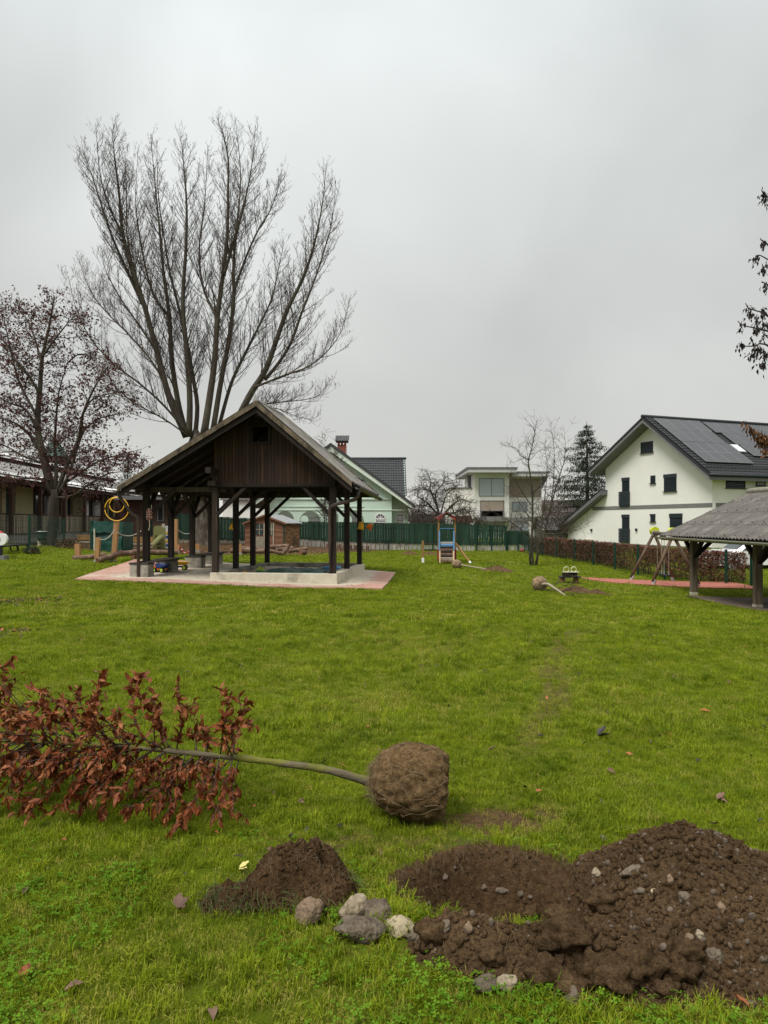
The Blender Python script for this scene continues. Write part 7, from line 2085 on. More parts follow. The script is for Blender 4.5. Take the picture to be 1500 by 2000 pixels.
stone('flat grey stone at the lower left edge of the soil mound', 952, 1930, 27, 15, 'grey', 7, pile_h, 2, tilt=-.1)
stone('flat pale stone right of the flat grey one at the soil edge', 992, 1926, 21, 14, 'pale', 8, pile_h, 2)
stone('round muddy stone at the front foot of the soil mound', 1120, 1952, 21, 17, 'grey', 9, pile_h, 1)
stone('long flat grey stone tilted on the upper slope of the soil mound', 1236, 1705, 20, 8, 'grey', 10, pile_h, 3, tilt=.45)
stone('pale knobbly stone at the left foot of the soil cone beside the hole', 1167, 1709, 10, 9, 'pale', 11, pile_h, 2)
stone('oval grey stone in the middle of the soil cone', 1339, 1755, 11, 10, 'grey', 12, pile_h, 1)
stone('yellowish oval pebble left of the oval grey stone on the cone', 1278, 1744, 8, 7, 'speckle', 13, pile_h, 1, tilt=-.5)
stone('small grey oval pebble left of the yellowish pebble on the cone', 1255, 1743, 9, 6, 'grey', 15, pile_h, 1)
stone('curved beige stone standing on the upper middle of the soil cone', 1312, 1722, 7, 11, 'tan', 16, pile_h, 2)
stone('large grey pebble low on the right flank of the soil mound', 1403, 1872, 17, 13, 'grey', 17, pile_h, 1, tilt=-.3)
stone('pale square pebble low on the right flank of the soil mound', 1369, 1832, 8, 11, 'pale', 18, pile_h, 3, tilt=-.3)
stone('brown oblong pebble beside the pale square pebble', 1350, 1836, 8, 9, 'tan', 19, pile_h, 1, tilt=-.6)
stone('tan oval pebble half sunk on the right slope of the mound', 1412, 1776, 8, 10, 'tan', 20, pile_h, 1)
stone('grey cobble on the grass behind the soil cone', 1229, 1622, 9, 5, 'grey', 21, None, 1)
stone('grey cobble at the left rear foot of the soil cone', 1180, 1643, 8, 7, 'grey', 22, None, 1)
stone('long grey cobble at the far right edge of the soil mound', 1482, 1690, 15, 9, 'grey', 23, None, 1, tilt=-.3)
stone('round grey cobble left of the long cobble at the right edge of the mound', 1463, 1694, 12, 8, 'grey', 24, None, 1)
stone('grey cobble behind the right shoulder of the soil cone', 1384, 1646, 10, 8, 'grey', 25, None, 1)
stone('grey oblong cobble on the right rear edge of the soil mound', 1447, 1684, 11, 7, 'tan', 26, None, 1, tilt=-.3)
stone('tiny white pebble on the front apron of the soil mound', 971, 1866, 5, 5, 'pale', 27, pile_h, 1)
stone('small tan stone near the left end of the soil apron', 848, 1858, 7, 6, 'tan', 28, pile_h, 1)
stone('upright muddy stone standing in the left end of the soil apron', 870, 1815, 9, 13, 'grey', 29, pile_h, 2, tilt=-.3)
stone('muddy stone right of the upright muddy stone in the soil apron', 917, 1817, 9, 12, 'tan', 30, pile_h, 2)
stone('grey pebble at the right bottom corner of the soil mound', 1492, 1876, 9, 8, 'grey', 31, pile_h, 1)
for i, (px, py, wx, hy, lb) in enumerate([(868, 1715, 8, 7, 'left'), (985, 1741, 17, 9, 'middle'), (1018, 1748, 8, 8, 'right'), (945, 1735, 8, 8, 'second from left')]):
    q = px_heap(px, py, lambda x, y: x * 0 - 1)
    for dd in np.arange(2.6, 4.0, .004):
        X = (px - CX) / F * dd; Z = EYE - (py - HY) / F * dd
        if Z <= G(X, dd): q = V((X, dd, Z)); break
    solo('stone', MB().lump(q + V((0, .01, 0)), (wx / F * q.y, .02, hy / F * q.y), 2, .2, 1.2, i + 40, cut=1), STN['grey'], lb + ' stone embedded in the back wall of the planting hole', 'stone', q, smooth=True)

# lifted turf lump
sod = thing('turf_lump', 'dark lump of lifted turf lying upside down left of the planting hole', 'turf lump', V((-.42, 3.0, 0)))
v, f = heap(sod_h, -.86, -.04, 2.78, 3.36, .0085); np_part('soil', v, f, SOILD, sod, True)
crumbs(sod, sod_h, 1500, -.86, -.04, 2.78, 3.36, .002, .010, SOILD, 'crumbs', 9, power=3)
def fibres(parent, hf, n, x0, x1, y0, y1, mat, seed, lmin=.02, lmax=.07, r=.0008, thr=.01):
    R = np.random.default_rng(seed); T = Tree(seed); c = 0
    while c < n:
        x = R.uniform(x0, x1); y = R.uniform(y0, y1); h = float(hf(np.array([x]), np.array([y]))[0])
        if h < thr: continue
        p = V((x, y, on_heap(hf, x, y))); L = R.uniform(lmin, lmax)
        d = V((R.normal(), R.normal() - .3, R.uniform(-.1, .6))).normalized()
        pts = [p, p + d * L * .5 + V((0, 0, .006)), p + d * L + V((R.normal(0, .01), R.normal(0, .01), -.02 - L * .15))]
        T.add(pts, [r * R.uniform(.7, 1.4), r, r * .6], 1); c += 1
    v, f = T.mesh(lambda l: True, 3); np_part('root_fibres', v, f, mat, parent, kind='stuff')
STRAW = pm('straw_roots', (.13, .10, .055), var=.3, rough=.8, bump=0, rnd=0)
fibres(sod, sod_h, 260, -.84, -.06, 2.80, 3.34, STRAW, 4)
fibres(sod, lambda x, y: np.where(sod_h(x, y) < .07, sod_h(x, y), -1), 380, -.84, -.06, 2.80, 3.34, pm('trailing_turf_grass', (.07, .085, .02), var=.4, rough=.7, bump=0, rnd=0), 5, .03, .08, .0013)
fibres(big, lambda x, y: np.where(x < 1.6, pile_h(x, y), -1), 160, .2, 1.6, 2.3, 2.9, STRAW, 6, .02, .08)
fibres(sod, lambda x, y: np.where((hole_e(x, y) > .82) & (hole_e(x, y) < 1.0) & (y > 3.15), .02, -1), 300, .0, 1.0, 3.1, 3.6, STRAW, 7, .015, .05)

# ---------------------------------------------------------------- root ball and fallen beech
BALLM = soil_material('hessian_wrapped_soil', (.055, .032, .015), (.30, .195, .095), 45)
HESS = pm('frayed_hessian', (.20, .145, .08), var=.4, scale=30, rough=.95, bump=.4, rnd=.1)
def root_ball(parent, c, ax, r, L, seed, mat=BALLM, net=True, nseg=84):
    """Burlap wrapped ball with axis ax pointing to the trunk."""
    c = V(c); ax = V(ax).normalized(); s = ax.cross(V((0, 0, 1))).normalized(); u = s.cross(ax)
    prof = [(-.50, 0.02), (-.495, .48), (-.47, .72), (-.40, .89), (-.26, .99), (-.05, 1.0), (.12, .93), (.26, .83), (.37, .70), (.44, .56), (.49, .42), (.53, .22)]
    sd = V((seed * 1.7, seed * .3, seed * 2.9))
    n2 = 72; ts = np.linspace(0, len(prof) - 1, n2)
    def surf(tt, a, out=0.0):
        i = min(len(prof) - 2, int(tt)); f_ = tt - i
        x = prof[i][0] + (prof[i+1][0] - prof[i][0]) * f_; rr = prof[i][1] + (prof[i+1][1] - prof[i][1]) * f_
        p = ax * (x * L) + (s * math.cos(a) + u * math.sin(a)) * (rr * r)
        q = p / r
        k = 1 + .055 * mnoise.fractal(q * 1.3 + sd, 1, 2, 3) + .035 * mnoise.noise(q * 5 + sd)
        # shallow pockets between the net cords
        ph = math.sin(a * 7 + x * 9) * math.sin(a * 7 - x * 9 + 1)
        k += .075 * abs(ph) ** .7 * min(1, rr * 1.5) - .045
        p = p * (k + out)
        w = c + p
        w.z = max(w.z, c.z - r * .97)
        return w
    rows = np.array([[tuple(surf(t_, a)) for a in np.linspace(0, 2 * math.pi, nseg + 1)] for t_ in ts])
    part('ball', MB().grid(rows), mat, parent, True)
    if net:
        nm = MB(); R = random.Random(seed)
        for k in range(11):
            for sg in (-1, 1):
                pts = [surf(t_, 2 * math.pi * k / 11 + sg * t_ * .17 + .10 * math.sin(t_ * 1.3 + k * 2) + R.gauss(0, .02), .002) for t_ in np.linspace(.8, 11, 26)]
                nm.tube([p + V((R.gauss(0, .005), R.gauss(0, .005), R.gauss(0, .005))) for p in pts], .0017, 4, False)
        part('net', nm, HESS, parent, True, kind='stuff')
        T = Tree(seed + 1)
        for k in range(420):
            t_ = 8.2 + 2.8 * R.random() ** .7 if k < 300 else R.uniform(1, 9); a = R.uniform(0, 6.283); p = surf(t_, a, .01)
            d = ((p - c).normalized() + ax * .3 + V((R.gauss(0, .8), R.gauss(0, .8), R.gauss(0, .8)))).normalized(); l = R.uniform(.015, .05)
            T.add([p, p + d * l * .6, p + d * l + V((0, 0, -.012))], [.0011, .001, .0006], 1)
        v_, f_ = T.mesh(lambda l: True, 3); np_part('frayed_threads', v_, f_, HESS, parent, kind='stuff')
    return surf
BC = P(801, 1526, 3.86); BC.z = G(BC.x, BC.y) + .196
beech = thing('felled_beech', 'young beech with copper leaves lying on the lawn with its netted root ball', 'tree', V((BC.x, BC.y, 0)))
bax = V((-1, .06, .10)).normalized()
root_ball(beech, BC, bax, .205, .41, 3)
BEECHB = pm('mossy_beech_bark', (.105, .085, .052), var=.35, scale=16, rough=.85, bump=.5, rnd=0, stretch=(.4, 1, 1), c2=(.13, .13, .022), t2=(.46, .56), s2=14, fine=70)
tp = [BC + bax * .16] + [P(722, 1526, 3.91), P(640, 1504, 3.94), P(560, 1492, 3.96), P(480, 1482, 3.98), P(400, 1474, 4.0), P(280, 1462, 4.05), P(130, 1452, 4.1), P(0, 1446, 4.15), P(-180, 1436, 4.2), P(-400, 1430, 4.25)]
tpath = smooth_path(tp, 60)
rnd_ = random.Random(4)
trad = [(.0245 - .018 * (i / 60) ** .8 + .012 * math.exp(-i / 5)) * (1 + rnd_.uniform(-.05, .05)) + (.010 if i == 10 else 0) * 0 for i in range(61)]
part('trunk', MB().tube(tpath, [r_ * (1 + .10 * mnoise.noise(V((k * .55, 0, 3))) + (.22 if k in (13, 19, 24, 31) else 0)) for k, r_ in enumerate(trad)], 14), BEECHB, beech, True)
def trunk_at(px):
    i = min(range(61), key=lambda k: abs(CX + tpath[k].x / tpath[k].y * F - px)); return tpath[i], i
BR = Tree(17); R = BR.r
ends = []
def bbranch(px0, px1, py1, dd, r0=.007, sag=.0, lvl=0, leaf=1.0):
    p0, i = trunk_at(px0); p2 = P(px1, py1, p0.y + dd)
    g = G(p2.x, p2.y) + .012
    if p2.z < g: p2.z = g
    L = (p2 - p0).length
    m = p0.lerp(p2, .5) + V((R.gauss(0, .13) * L - .08 * L * (px1 < px0) , R.gauss(0, .12) * L, sag + R.gauss(.03, .07) * L))
    path = smooth_path([p0, p0.lerp(m, .6) + V((R.gauss(0, .012),) * 3), m, m.lerp(p2, .55) + V((R.gauss(0, .015), 0, R.gauss(0, .015))), p2], 10)
    BR.add(path, [r0 * (1 - .8 * k / 10) for k in range(11)], lvl); ends.append((path, leaf)); return path
for a in [(250,205,1312,.10),(215,120,1370,.2),(310,275,1322,.12),(300,262,1345,-.06),(345,348,1328,.05),(400,356,1380,.1),(430,432,1345,.05),(450,478,1372,.02),(455,490,1412,-.05),(470,440,1430,.1),
          (200,150,1345,.15),(180,60,1345,.2),(150,75,1372,0),(150,5,1300,.3),(120,-30,1330,.2),(90,30,1395,.25),(60,-40,1370,.1),(20,-80,1400,.0),(350,300,1400,.2),(260,235,1385,.15),(330,310,1375,-.1),(380,395,1405,.15),(170,100,1400,-.1),(240,190,1370,-.15)]:
    bbranch(*a, r0=.0048, leaf=1.8)
for a in [(440,350,1612,-.35),(455,430,1608,-.40),(470,448,1590,-.38),(430,400,1560,-.3),(420,365,1585,-.42),(400,330,1590,-.25),(380,300,1575,-.3),(360,250,1585,-.35),(330,230,1560,-.38),(300,200,1590,-.3),(290,170,1570,-.36),
          (270,150,1590,-.28),(250,120,1575,-.36),(220,90,1590,-.3),(200,60,1570,-.36),(180,30,1588,-.28),(150,10,1560,-.32),(120,-20,1585,-.25),(90,-40,1560,-.3),(60,-70,1570,-.25),(350,320,1540,-.2),(310,270,1530,-.22),(260,215,1525,-.2),(200,150,1520,-.2),(140,85,1515,-.2),(90,40,1525,-.15),(40,-10,1530,-.2),(420,385,1540,-.15),
          (330,280,1500,-.3),(240,180,1495,-.32),(160,100,1490,-.3),(80,20,1500,-.3),(400,340,1505,-.25)]:
    bbranch(*a, r0=.0045, leaf=1.5)
for k in range(34):
    px = R.uniform(-20, 430); bbranch(px + 30, px - R.uniform(10, 90), R.uniform(1395, 1585), R.uniform(-.35, .45), .005, leaf=.9)
# side twigs
tw = []
for path, leaf in list(ends):
    L = sum((path[i+1] - path[i]).length for i in range(10))
    for k in range(int(L * 11)):
        i = R.randint(3, 9); p = path[i]; d = (path[i+1 if i < 10 else i] - path[i-1]).normalized()
        d = (d + V((R.gauss(0, .6), R.gauss(0, .6), R.gauss(0, .6)))).normalized(); l = R.uniform(.04, .13)
        e = p + d * l; e.z = max(e.z, G(e.x, e.y) + .01)
        BR.add([p, p.lerp(e, .5) + V((0, 0, .006)), e], [.0022, .0018, .001], 1); tw.append((p, e, leaf))
# a few bare long twigs at the left edge
for (a, b_, d_) in (((60,1400),(-30,1290),4.25), ((90,1420),(-20,1300),4.3), ((150,1440),(20,1330),4.2)):
    BR.add(smooth_path([P(*a, d_), P((a[0]+b_[0])/2-4, (a[1]+b_[1])/2+4, d_), P(*b_, d_)], 6), [.004 - .0004 * k for k in range(7)], 1)
for b in BR.br:
    if b[2] == 0: part('branch', MB().tube(b[0], b[1], 6), TWIG, beech, True)
v, f = BR.mesh(lambda l: l >= 1, 4); np_part('twigs', v, f, TWIG, beech, kind='stuff')

LEAFM = pm('copper_beech_leaf', (.165, .042, .012), var=.5, scale=14, rough=.5, bump=.1, rnd=.6, c2=(.30, .13, .048), t2=(.50, .72), s2=7, spec=.22, trans=.10)
def leaf_shape(seed):
    R2 = random.Random(seed); n = 6; curl = R2.uniform(-.8, 1.6); fold = R2.uniform(.1, .8); tw_ = R2.uniform(-.5, .5)
    vs = []
    for i in range(n + 1):
        t = i / n; w = .25 * math.sin(math.pi * min(1, t * .97 + .03) ** .85) * (1 - .25 * t) + .004
        th = curl * t; x = t * math.cos(th * .6); z = -t * math.sin(th) * .5
        a = tw_ * t
        wob = .04 * math.sin(5 * t * math.pi + seed)
        for sg in (-1, 0, 1):
            y = sg * w * math.cos(fold); zz = z + abs(sg) * w * math.sin(fold) + wob * sg
            vs.append((x, y * math.cos(a) - zz * math.sin(a) * .3, zz + y * math.sin(a)))
    fs = []
    for i in range(n):
        for j in (0, 1): fs.append((i * 3 + j, (i + 1) * 3 + j, (i + 1) * 3 + j + 1, i * 3 + j + 1))
    return vs, fs
LSH = [leaf_shape(k) for k in range(10)]
LME = [new_mesh('leaf', v_, f_, LEAFM, True) for v_, f_ in LSH]
lf = []
def put_leaf(p, d, size, k):
    d = d.normalized(); u_ = V((R.gauss(0, .7), R.gauss(0, .7), 1)); s_ = d.cross(u_).normalized(); n_ = s_.cross(d)
    M = Matrix(((d.x, s_.x, n_.x, p.x), (d.y, s_.y, n_.y, p.y), (d.z, s_.z, n_.z, p.z), (0, 0, 0, 1))) @ Matrix.Diagonal((size, size, size, 1))
    lf.append((M, k))
for (p, e, leaf) in tw:
    n = R.choice((3, 3, 4, 5))
    for k in range(n):
        q = p.lerp(e, R.uniform(.3, 1.0)); d = (e - p).normalized() * .5 + V((R.gauss(0, .45), R.gauss(0, .45), R.gauss(-.75 if leaf > .95 else -.5, .4)))
        sz = R.uniform(.028, .074)
        if q.z + d.normalized().z * sz < G(q.x, q.y) + .004: d.z = abs(d.z) * .1
        put_leaf(q, d, sz, R.randrange(10))
for path, leaf in ends:
    L = sum((path[i+1] - path[i]).length for i in range(10))
    for k in range(int(L * 58 * leaf)):
        t = 10 * R.uniform(.08, 1.0) ** .85; i = min(9, int(t)); q = path[i].lerp(path[i+1], t - i)
        d = (path[i+1] - path[i]).normalized() * .5 + V((R.gauss(0, .5), R.gauss(0, .5), R.gauss(-.55 if leaf < 1.6 else .1, .5)))
        sz = R.uniform(.028, .074)
        if q.z + d.normalized().z * sz < G(q.x, q.y) + .004: d.z = abs(d.z) * .1
        put_leaf(q, d, sz, R.randrange(10))
print('beech leaves', len(lf))
vis = [(i, m) for i, (m, k) in enumerate(lf) if -20 < CX + m.translation.x / m.translation.y * F < 1500]
vis.sort(key=lambda t: t[1].translation.y / t[1].to_scale().x)
singles = set(i for i, _ in vis[:300])
rv = []; rf = []; base = 0
for i, (M, k) in enumerate(lf):
    if i in singles:
        o = bpy.data.objects.new('leaf', LME[k]); col.objects.link(o); o.parent = beech
        o.matrix_local = Matrix.Translation(-ORG[beech.name]) @ M
    else:
        A = np.array(LSH[k][0]); M3 = np.array(M.to_3x3()); rv.append(A @ M3.T + np.array(M.translation)); rf.append(np.array(LSH[k][1]) + base); base += len(A)
np_part('leaves', np.concatenate(rv), np.concatenate(rf), LEAFM, beech, True, kind='stuff')

# the two smaller bare trees with root balls further back
PALEBALL = soil_material('pale_hessian_ball', (.13, .088, .05), (.48, .35, .22), 22)
def lying_tree(label, bpx, bpy_, d, r, path, rads, tips, seed):
    c = P(bpx, bpy_, d); c.z = G(c.x, c.y) + r * .95
    t = thing('bare_lying_tree', label, 'tree', V((c.x, c.y, G(c.x, c.y))))
    pts = [V(p) for p in path]
    for p in pts: p.z = max(p.z, G(p.x, p.y) + .03)
    ax = (pts[1] - c).normalized()
    root_ball(t, c, ax, r, r * 1.9, seed, PALEBALL, True, 28)
    pth = smooth_path([c + ax * r * .8] + pts, 16); part('trunk', MB().tube(pth, [rads[0] + (rads[1] - rads[0]) * i / 16 for i in range(17)], 8), pm('pale_sapling_bark', (.30, .25, .18), var=.25, scale=10, rough=.85, bump=.2) if 'pale_sapling_bark' not in MATS else MATS['pale_sapling_bark'], t, True)
    T = Tree(seed)
    for (i, dx, dy, dz, L) in tips:
        p, _ = T.grow(pth[i], V((dx, dy, dz)), L, .011, 1, up=.05, wob=.2, n=5, tip=.3)
        for k in range(4): T.grow(p[2 + k % 3], V((dx + T.r.gauss(0, .6), dy + T.r.gauss(0, .6), dz + T.r.gauss(0, .5))), L * .4, .006, 1, up=.1, wob=.2, n=3, tip=.4)
    for (pts_, rad, l) in T.br:
        for p in pts_: p.z = max(p.z, G(p.x, p.y) + .01)
    v_, f_ = T.mesh(lambda l: True, 4); np_part('branches', v_, f_, TWIG, t, kind='stuff')
lying_tree('bare tree with a pale netted root ball lying beside the dark spring seesaw', 1055, 1139, 19.4, .205, [P(1070, 1141, 18.9), P(1085, 1150, 18.3), P(1105, 1165, 17.9)], (.045, .022),
           [(8, .9, .3, .25, .9), (9, .6, 1, .2, 1.0), (11, .8, -.2, .5, .6), (12, -.6, .4, .1, .7), (13, .9, .2, .1, .7), (14, .3, -.5, .3, .5), (15, .9, -.1, .2, .5)], 5)
lying_tree('slim bare tree with a root ball lying at the foot of the slide frame', 893, 1104, 28, .185, [P(905, 1104, 27.8), P(940, 1110, 27.3), P(966, 1118, 26.8)], (.035, .018),
           [(10, .9, -.3, .1, .7), (12, .8, .3, .2, .7), (14, 1, 0, .1, .8), (15, .6, -.5, .2, .5)], 6)
def mound(label, px, py, d, w, h, seed):
    g = GP(px, py); 
    mb_ = MB(); n = 26; gp = np.zeros((n, n, 3))
    for i in range(n):
        for j in range(n):
            a, b_ = i / (n - 1) * 2 - 1, j / (n - 1) * 2 - 1; r = math.hypot(a, b_)
            x, y = g.x + a * w * 1.15, g.y + b_ * w * .8
            k = 1 + .3 * mnoise.noise(V((a * 2, b_ * 2, seed)))
            gp[i, j] = (x, y, G(x, y) - .03 + max(0, h * (1 - r * k) + (.05 * mnoise.fractal(V((a * 7, b_ * 7, seed)), 1, 2, 3) if r < .95 else 0)) * (1 if r < 1 else 0))
    mb_.grid(gp); return solo('soil_heap', mb_, SOIL, label, 'soil heap', g, smooth=True)
mound('low heap of dark soil behind the slim bare tree near the slide frame', 972, 1117, 28, .62, .28, 1)
mound('dark soil heap under the branches beside the spring seesaw', 1128, 1158, 18.5, .62, .22, 2)
mound('small soil heap right of the heap beside the spring seesaw', 1166, 1161, 18.5, .36, .18, 3)
mound('far soil heap in front of the green fence left of the balance bars', 800, 1083, 40, .55, .26, 4)
mound('far soil heap between the balance bars and the slide frame', 840, 1084, 40, .55, .26, 5)
# single fallen leaves on the lawn
DLM = [pm('dry_brown_leaf', (.13, .075, .052), var=.3, scale=20, rough=.7, bump=.2, rnd=.3), pm('rusty_leaf', (.26, .085, .03), var=.3, scale=20, rough=.7, bump=.1, rnd=.2), pm('dark_wet_leaf', (.028, .022, .02), var=.3, rough=.5, bump=.1), pm('pale_yellow_leaf', (.50, .44, .16), var=.2, rough=.7, bump=0)]
def ground_leaf(label, px, py, size, mi, seed, n=1):
    g = GP(px, py); z = G(g.x, g.y) + .022; mb_ = MB(); R2 = random.Random(seed)
    for k in range(n):
        v_, f_ = LSH[(seed + k * 3) % 10]; a = R2.uniform(0, 6.3) if n == 1 else k * 1.1 - .6 + math.pi / 2 * 0; el = R2.uniform(.15, .5)
        vs = []
        for (x, y, zz) in v_:
            x, y, zz = x * size, y * size * 1.5, zz * size
            x, zz = x * math.cos(el) - zz * math.sin(el), x * math.sin(el) + zz * math.cos(el)
            vs.append((g.x + x * math.cos(a) - y * math.sin(a), g.y + x * math.sin(a) + y * math.cos(a), z + zz + .004 * k))
        mb_.add(vs, f_)
    return solo('fallen_leaf', mb_, DLM[mi], label, 'leaf', V((g.x, g.y, z)), smooth=True)
ground_leaf('large curled brown leaf on the grass left of the turf lump', 345, 1790, .065, 0, 1, 3)
ground_leaf('rust coloured leaf on the grass under the copper branches', 418, 1640, .035, 1, 2)
ground_leaf('pinkish brown leaf on the grass at the far left', 46, 1757, .035, 0, 3)
ground_leaf('orange brown leaf near the bottom left corner', 40, 1932, .06, 1, 4)
ground_leaf('curled brown leaf in the grass near the bottom left', 162, 1948, .07, 0, 5)
ground_leaf('dull brown leaf standing in the grass at the bottom edge', 415, 1990, .06, 0, 6)
ground_leaf('small rusty leaf on the grass below the copper branches at left', 126, 1650, .03, 1, 7)
ground_leaf('dark crumpled leaf in the middle of the right lawn', 1168, 1444, .10, 2, 8, 2)
ground_leaf('reddish leaf on the right part of the lawn', 1388, 1396, .09, 1, 9)
ground_leaf('grey brown leaf on the grass behind the right mound', 1401, 1573, .07, 0, 10, 2)
ground_leaf('brown leaf at the bottom right corner of the lawn', 1465, 1993, .06, 1, 11)
ground_leaf('dark leaf on the lawn behind the root ball', 1061, 1446, .06, 2, 12)
ground_leaf('rust coloured oval leaf standing on the right flank of the soil', 1472, 1820, .05, 1, 13)
ground_leaf('pale yellow leaf on the grass behind the turf lump', 468, 1712, .05, 3, 14, 2)
ground_leaf('brown leaf on the worn grass between beech trunk and turf lump', 582, 1575, .05, 0, 15, 2)

# ================================================================ grass, clover and leaf litter
def scatter(name, pts, rots, scl, idx, protos, kind='stuff'):
    """One object of kind stuff: geometry nodes put a prototype on every point."""
    c = bpy.data.collections.new(name + '_source')
    for i, me_ in enumerate(protos):
        o = bpy.data.objects.new('%s_source_%02d' % (name, i), me_); c.objects.link(o)
    me_ = bpy.data.meshes.new(name); me_.vertices.add(len(pts)); me_.vertices.foreach_set('co', np.ascontiguousarray(pts, np.float32).ravel())
    a = me_.attributes.new('rot', 'FLOAT_VECTOR', 'POINT'); a.data.foreach_set('vector', np.ascontiguousarray(rots, np.float32).ravel())
    a = me_.attributes.new('scl', 'FLOAT', 'POINT'); a.data.foreach_set('value', np.ascontiguousarray(scl, np.float32))
    a = me_.attributes.new('idx', 'INT', 'POINT'); a.data.foreach_set('value', np.ascontiguousarray(idx, np.int32))
    me_.update()
    o = bpy.data.objects.new(name, me_); col.objects.link(o); o['kind'] = kind
    ng = bpy.data.node_groups.new(name + '_nodes', 'GeometryNodeTree')
    ng.interface.new_socket('Geometry', in_out='INPUT', socket_type='NodeSocketGeometry'); ng.interface.new_socket('Geometry', in_out='OUTPUT', socket_type='NodeSocketGeometry')
    N = ng.nodes; gi = N.new('NodeGroupInput'); go = N.new('NodeGroupOutput'); ci = N.new('GeometryNodeCollectionInfo'); ip = N.new('GeometryNodeInstanceOnPoints')
    ci.inputs['Collection'].default_value = c; ci.inputs['Separate Children'].default_value = True; ci.inputs['Reset Children'].default_value = True
    ip.inputs['Pick Instance'].default_value = True
    def attr(nm, tp):
        k = N.new('GeometryNodeInputNamedAttribute'); k.data_type = tp; k.inputs['Name'].default_value = nm; return k.outputs['Attribute']
    er = N.new('FunctionNodeEulerToRotation')
    L = ng.links
    L.new(gi.outputs[0], ip.inputs['Points']); L.new(ci.outputs[0], ip.inputs['Instance']); L.new(attr('idx', 'INT'), ip.inputs['Instance Index'])
    L.new(attr('rot', 'FLOAT_VECTOR'), er.inputs[0]); L.new(er.outputs[0], ip.inputs['Rotation']); L.new(attr('scl', 'FLOAT'), ip.inputs['Scale'])
    L.new(ip.outputs[0], go.inputs[0])
    md = o.modifiers.new('scatter', 'NODES'); md.node_group = ng
    return o

def grass_mat(name, c, cdry, dry):
    m = bpy.data.materials.new(name); m.use_nodes = True; n = m.node_tree; L = n.links; b = n.nodes['Principled BSDF']
    g = n.nodes.new('ShaderNodeNewGeometry'); oi = n.nodes.new('ShaderNodeObjectInfo')
    no = n.nodes.new('ShaderNodeTexNoise'); no.inputs['Scale'].default_value = 1.6; no.inputs['Detail'].default_value = 6; no.inputs['Roughness'].default_value = .65; L.new(g.outputs['Position'], no.inputs['Vector'])
    nb2 = n.nodes.new('ShaderNodeTexNoise'); nb2.inputs['Scale'].default_value = 55; nb2.inputs['Detail'].default_value = 1; L.new(g.outputs['Position'], nb2.inputs['Vector'])
    ad = n.nodes.new('ShaderNodeMath'); ad.operation = 'MULTIPLY_ADD'; L.new(oi.outputs['Random'], ad.inputs[0]); ad.inputs[1].default_value = .35; L.new(no.outputs['Fac'], ad.inputs[2])
    ad2 = n.nodes.new('ShaderNodeMath'); ad2.operation = 'MULTIPLY_ADD'; L.new(nb2.outputs['Fac'], ad2.inputs[0]); ad2.inputs[1].default_value = .55; L.new(ad.outputs[0], ad2.inputs[2])
    mr_ = n.nodes.new('ShaderNodeMapRange'); mr_.inputs['From Min'].default_value = .72 - dry; mr_.inputs['From Max'].default_value = 1.25 - dry; L.new(ad2.outputs[0], mr_.inputs[0])
    mx = n.nodes.new('ShaderNodeMix'); mx.data_type = 'RGBA'; mx.inputs['A'].default_value = (*c, 1); mx.inputs['B'].default_value = (*cdry, 1); L.new(mr_.outputs[0], mx.inputs['Factor'])
    L.new(mx.outputs['Result'], b.inputs['Base Color']); b.inputs['Roughness'].default_value = .5; b.inputs['Specular IOR Level'].default_value = .1
    tr = n.nodes.new('ShaderNodeBsdfTranslucent'); L.new(mx.outputs['Result'], tr.inputs['Color'])
    ms = n.nodes.new('ShaderNodeMixShader'); ms.inputs[0].default_value = .32; L.new(b.outputs[0], ms.inputs[1]); L.new(tr.outputs[0], ms.inputs[2]); L.new(ms.outputs[0], n.nodes['Material Output'].inputs['Surface'])
    return m
GR1 = grass_mat('lawn_grass', (.066, .120, .003), (.28, .335, .018), .08)
GR2 = grass_mat('dry_lawn_grass', (.18, .20, .018), (.42, .39, .08), .12)
CLO = grass_mat('clover_leaves', (.06, .15, .004), (.16, .29, .018), .0)
def tuft(seed, n, h0, h1, spread, width, lean, mat):
    R2 = np.random.default_rng(seed); vs = []; fs = []
    for k in range(n):
        a = R2.uniform(0, 6.283); rr = spread * math.sqrt(R2.uniform()); bx, by = rr * math.cos(a), rr * math.sin(a)
        d = R2.uniform(0, 6.283); h = R2.uniform(h0, h1); ln = abs(R2.normal(0, lean)); w = width * R2.uniform(.7, 1.3)
        dx, dy = math.cos(d), math.sin(d); sx, sy = -dy * w / 2, dx * w / 2
        b_ = len(vs)
        p1 = (bx + dx * math.sin(ln * .5) * h * .5, by + dy * math.sin(ln * .5) * h * .5, math.cos(ln * .5) * h * .5)
        l2 = min(1.9, ln * 1.6 + .15)
        p2 = (p1[0] + dx * math.sin(l2) * h * .5, p1[1] + dy * math.sin(l2) * h * .5, p1[2] + math.cos(l2) * h * .5)
        vs += [(bx - sx, by - sy, -.01), (bx + sx, by + sy, -.01), (p1[0] + sx * .9, p1[1] + sy * .9, p1[2]), (p1[0] - sx * .9, p1[1] - sy * .9, p1[2]), p2]
        fs += [(b_, b_ + 1, b_ + 2, b_ + 3), (b_ + 3, b_ + 2, b_ + 4)]
    return new_mesh('grass_tuft', vs, fs, mat)
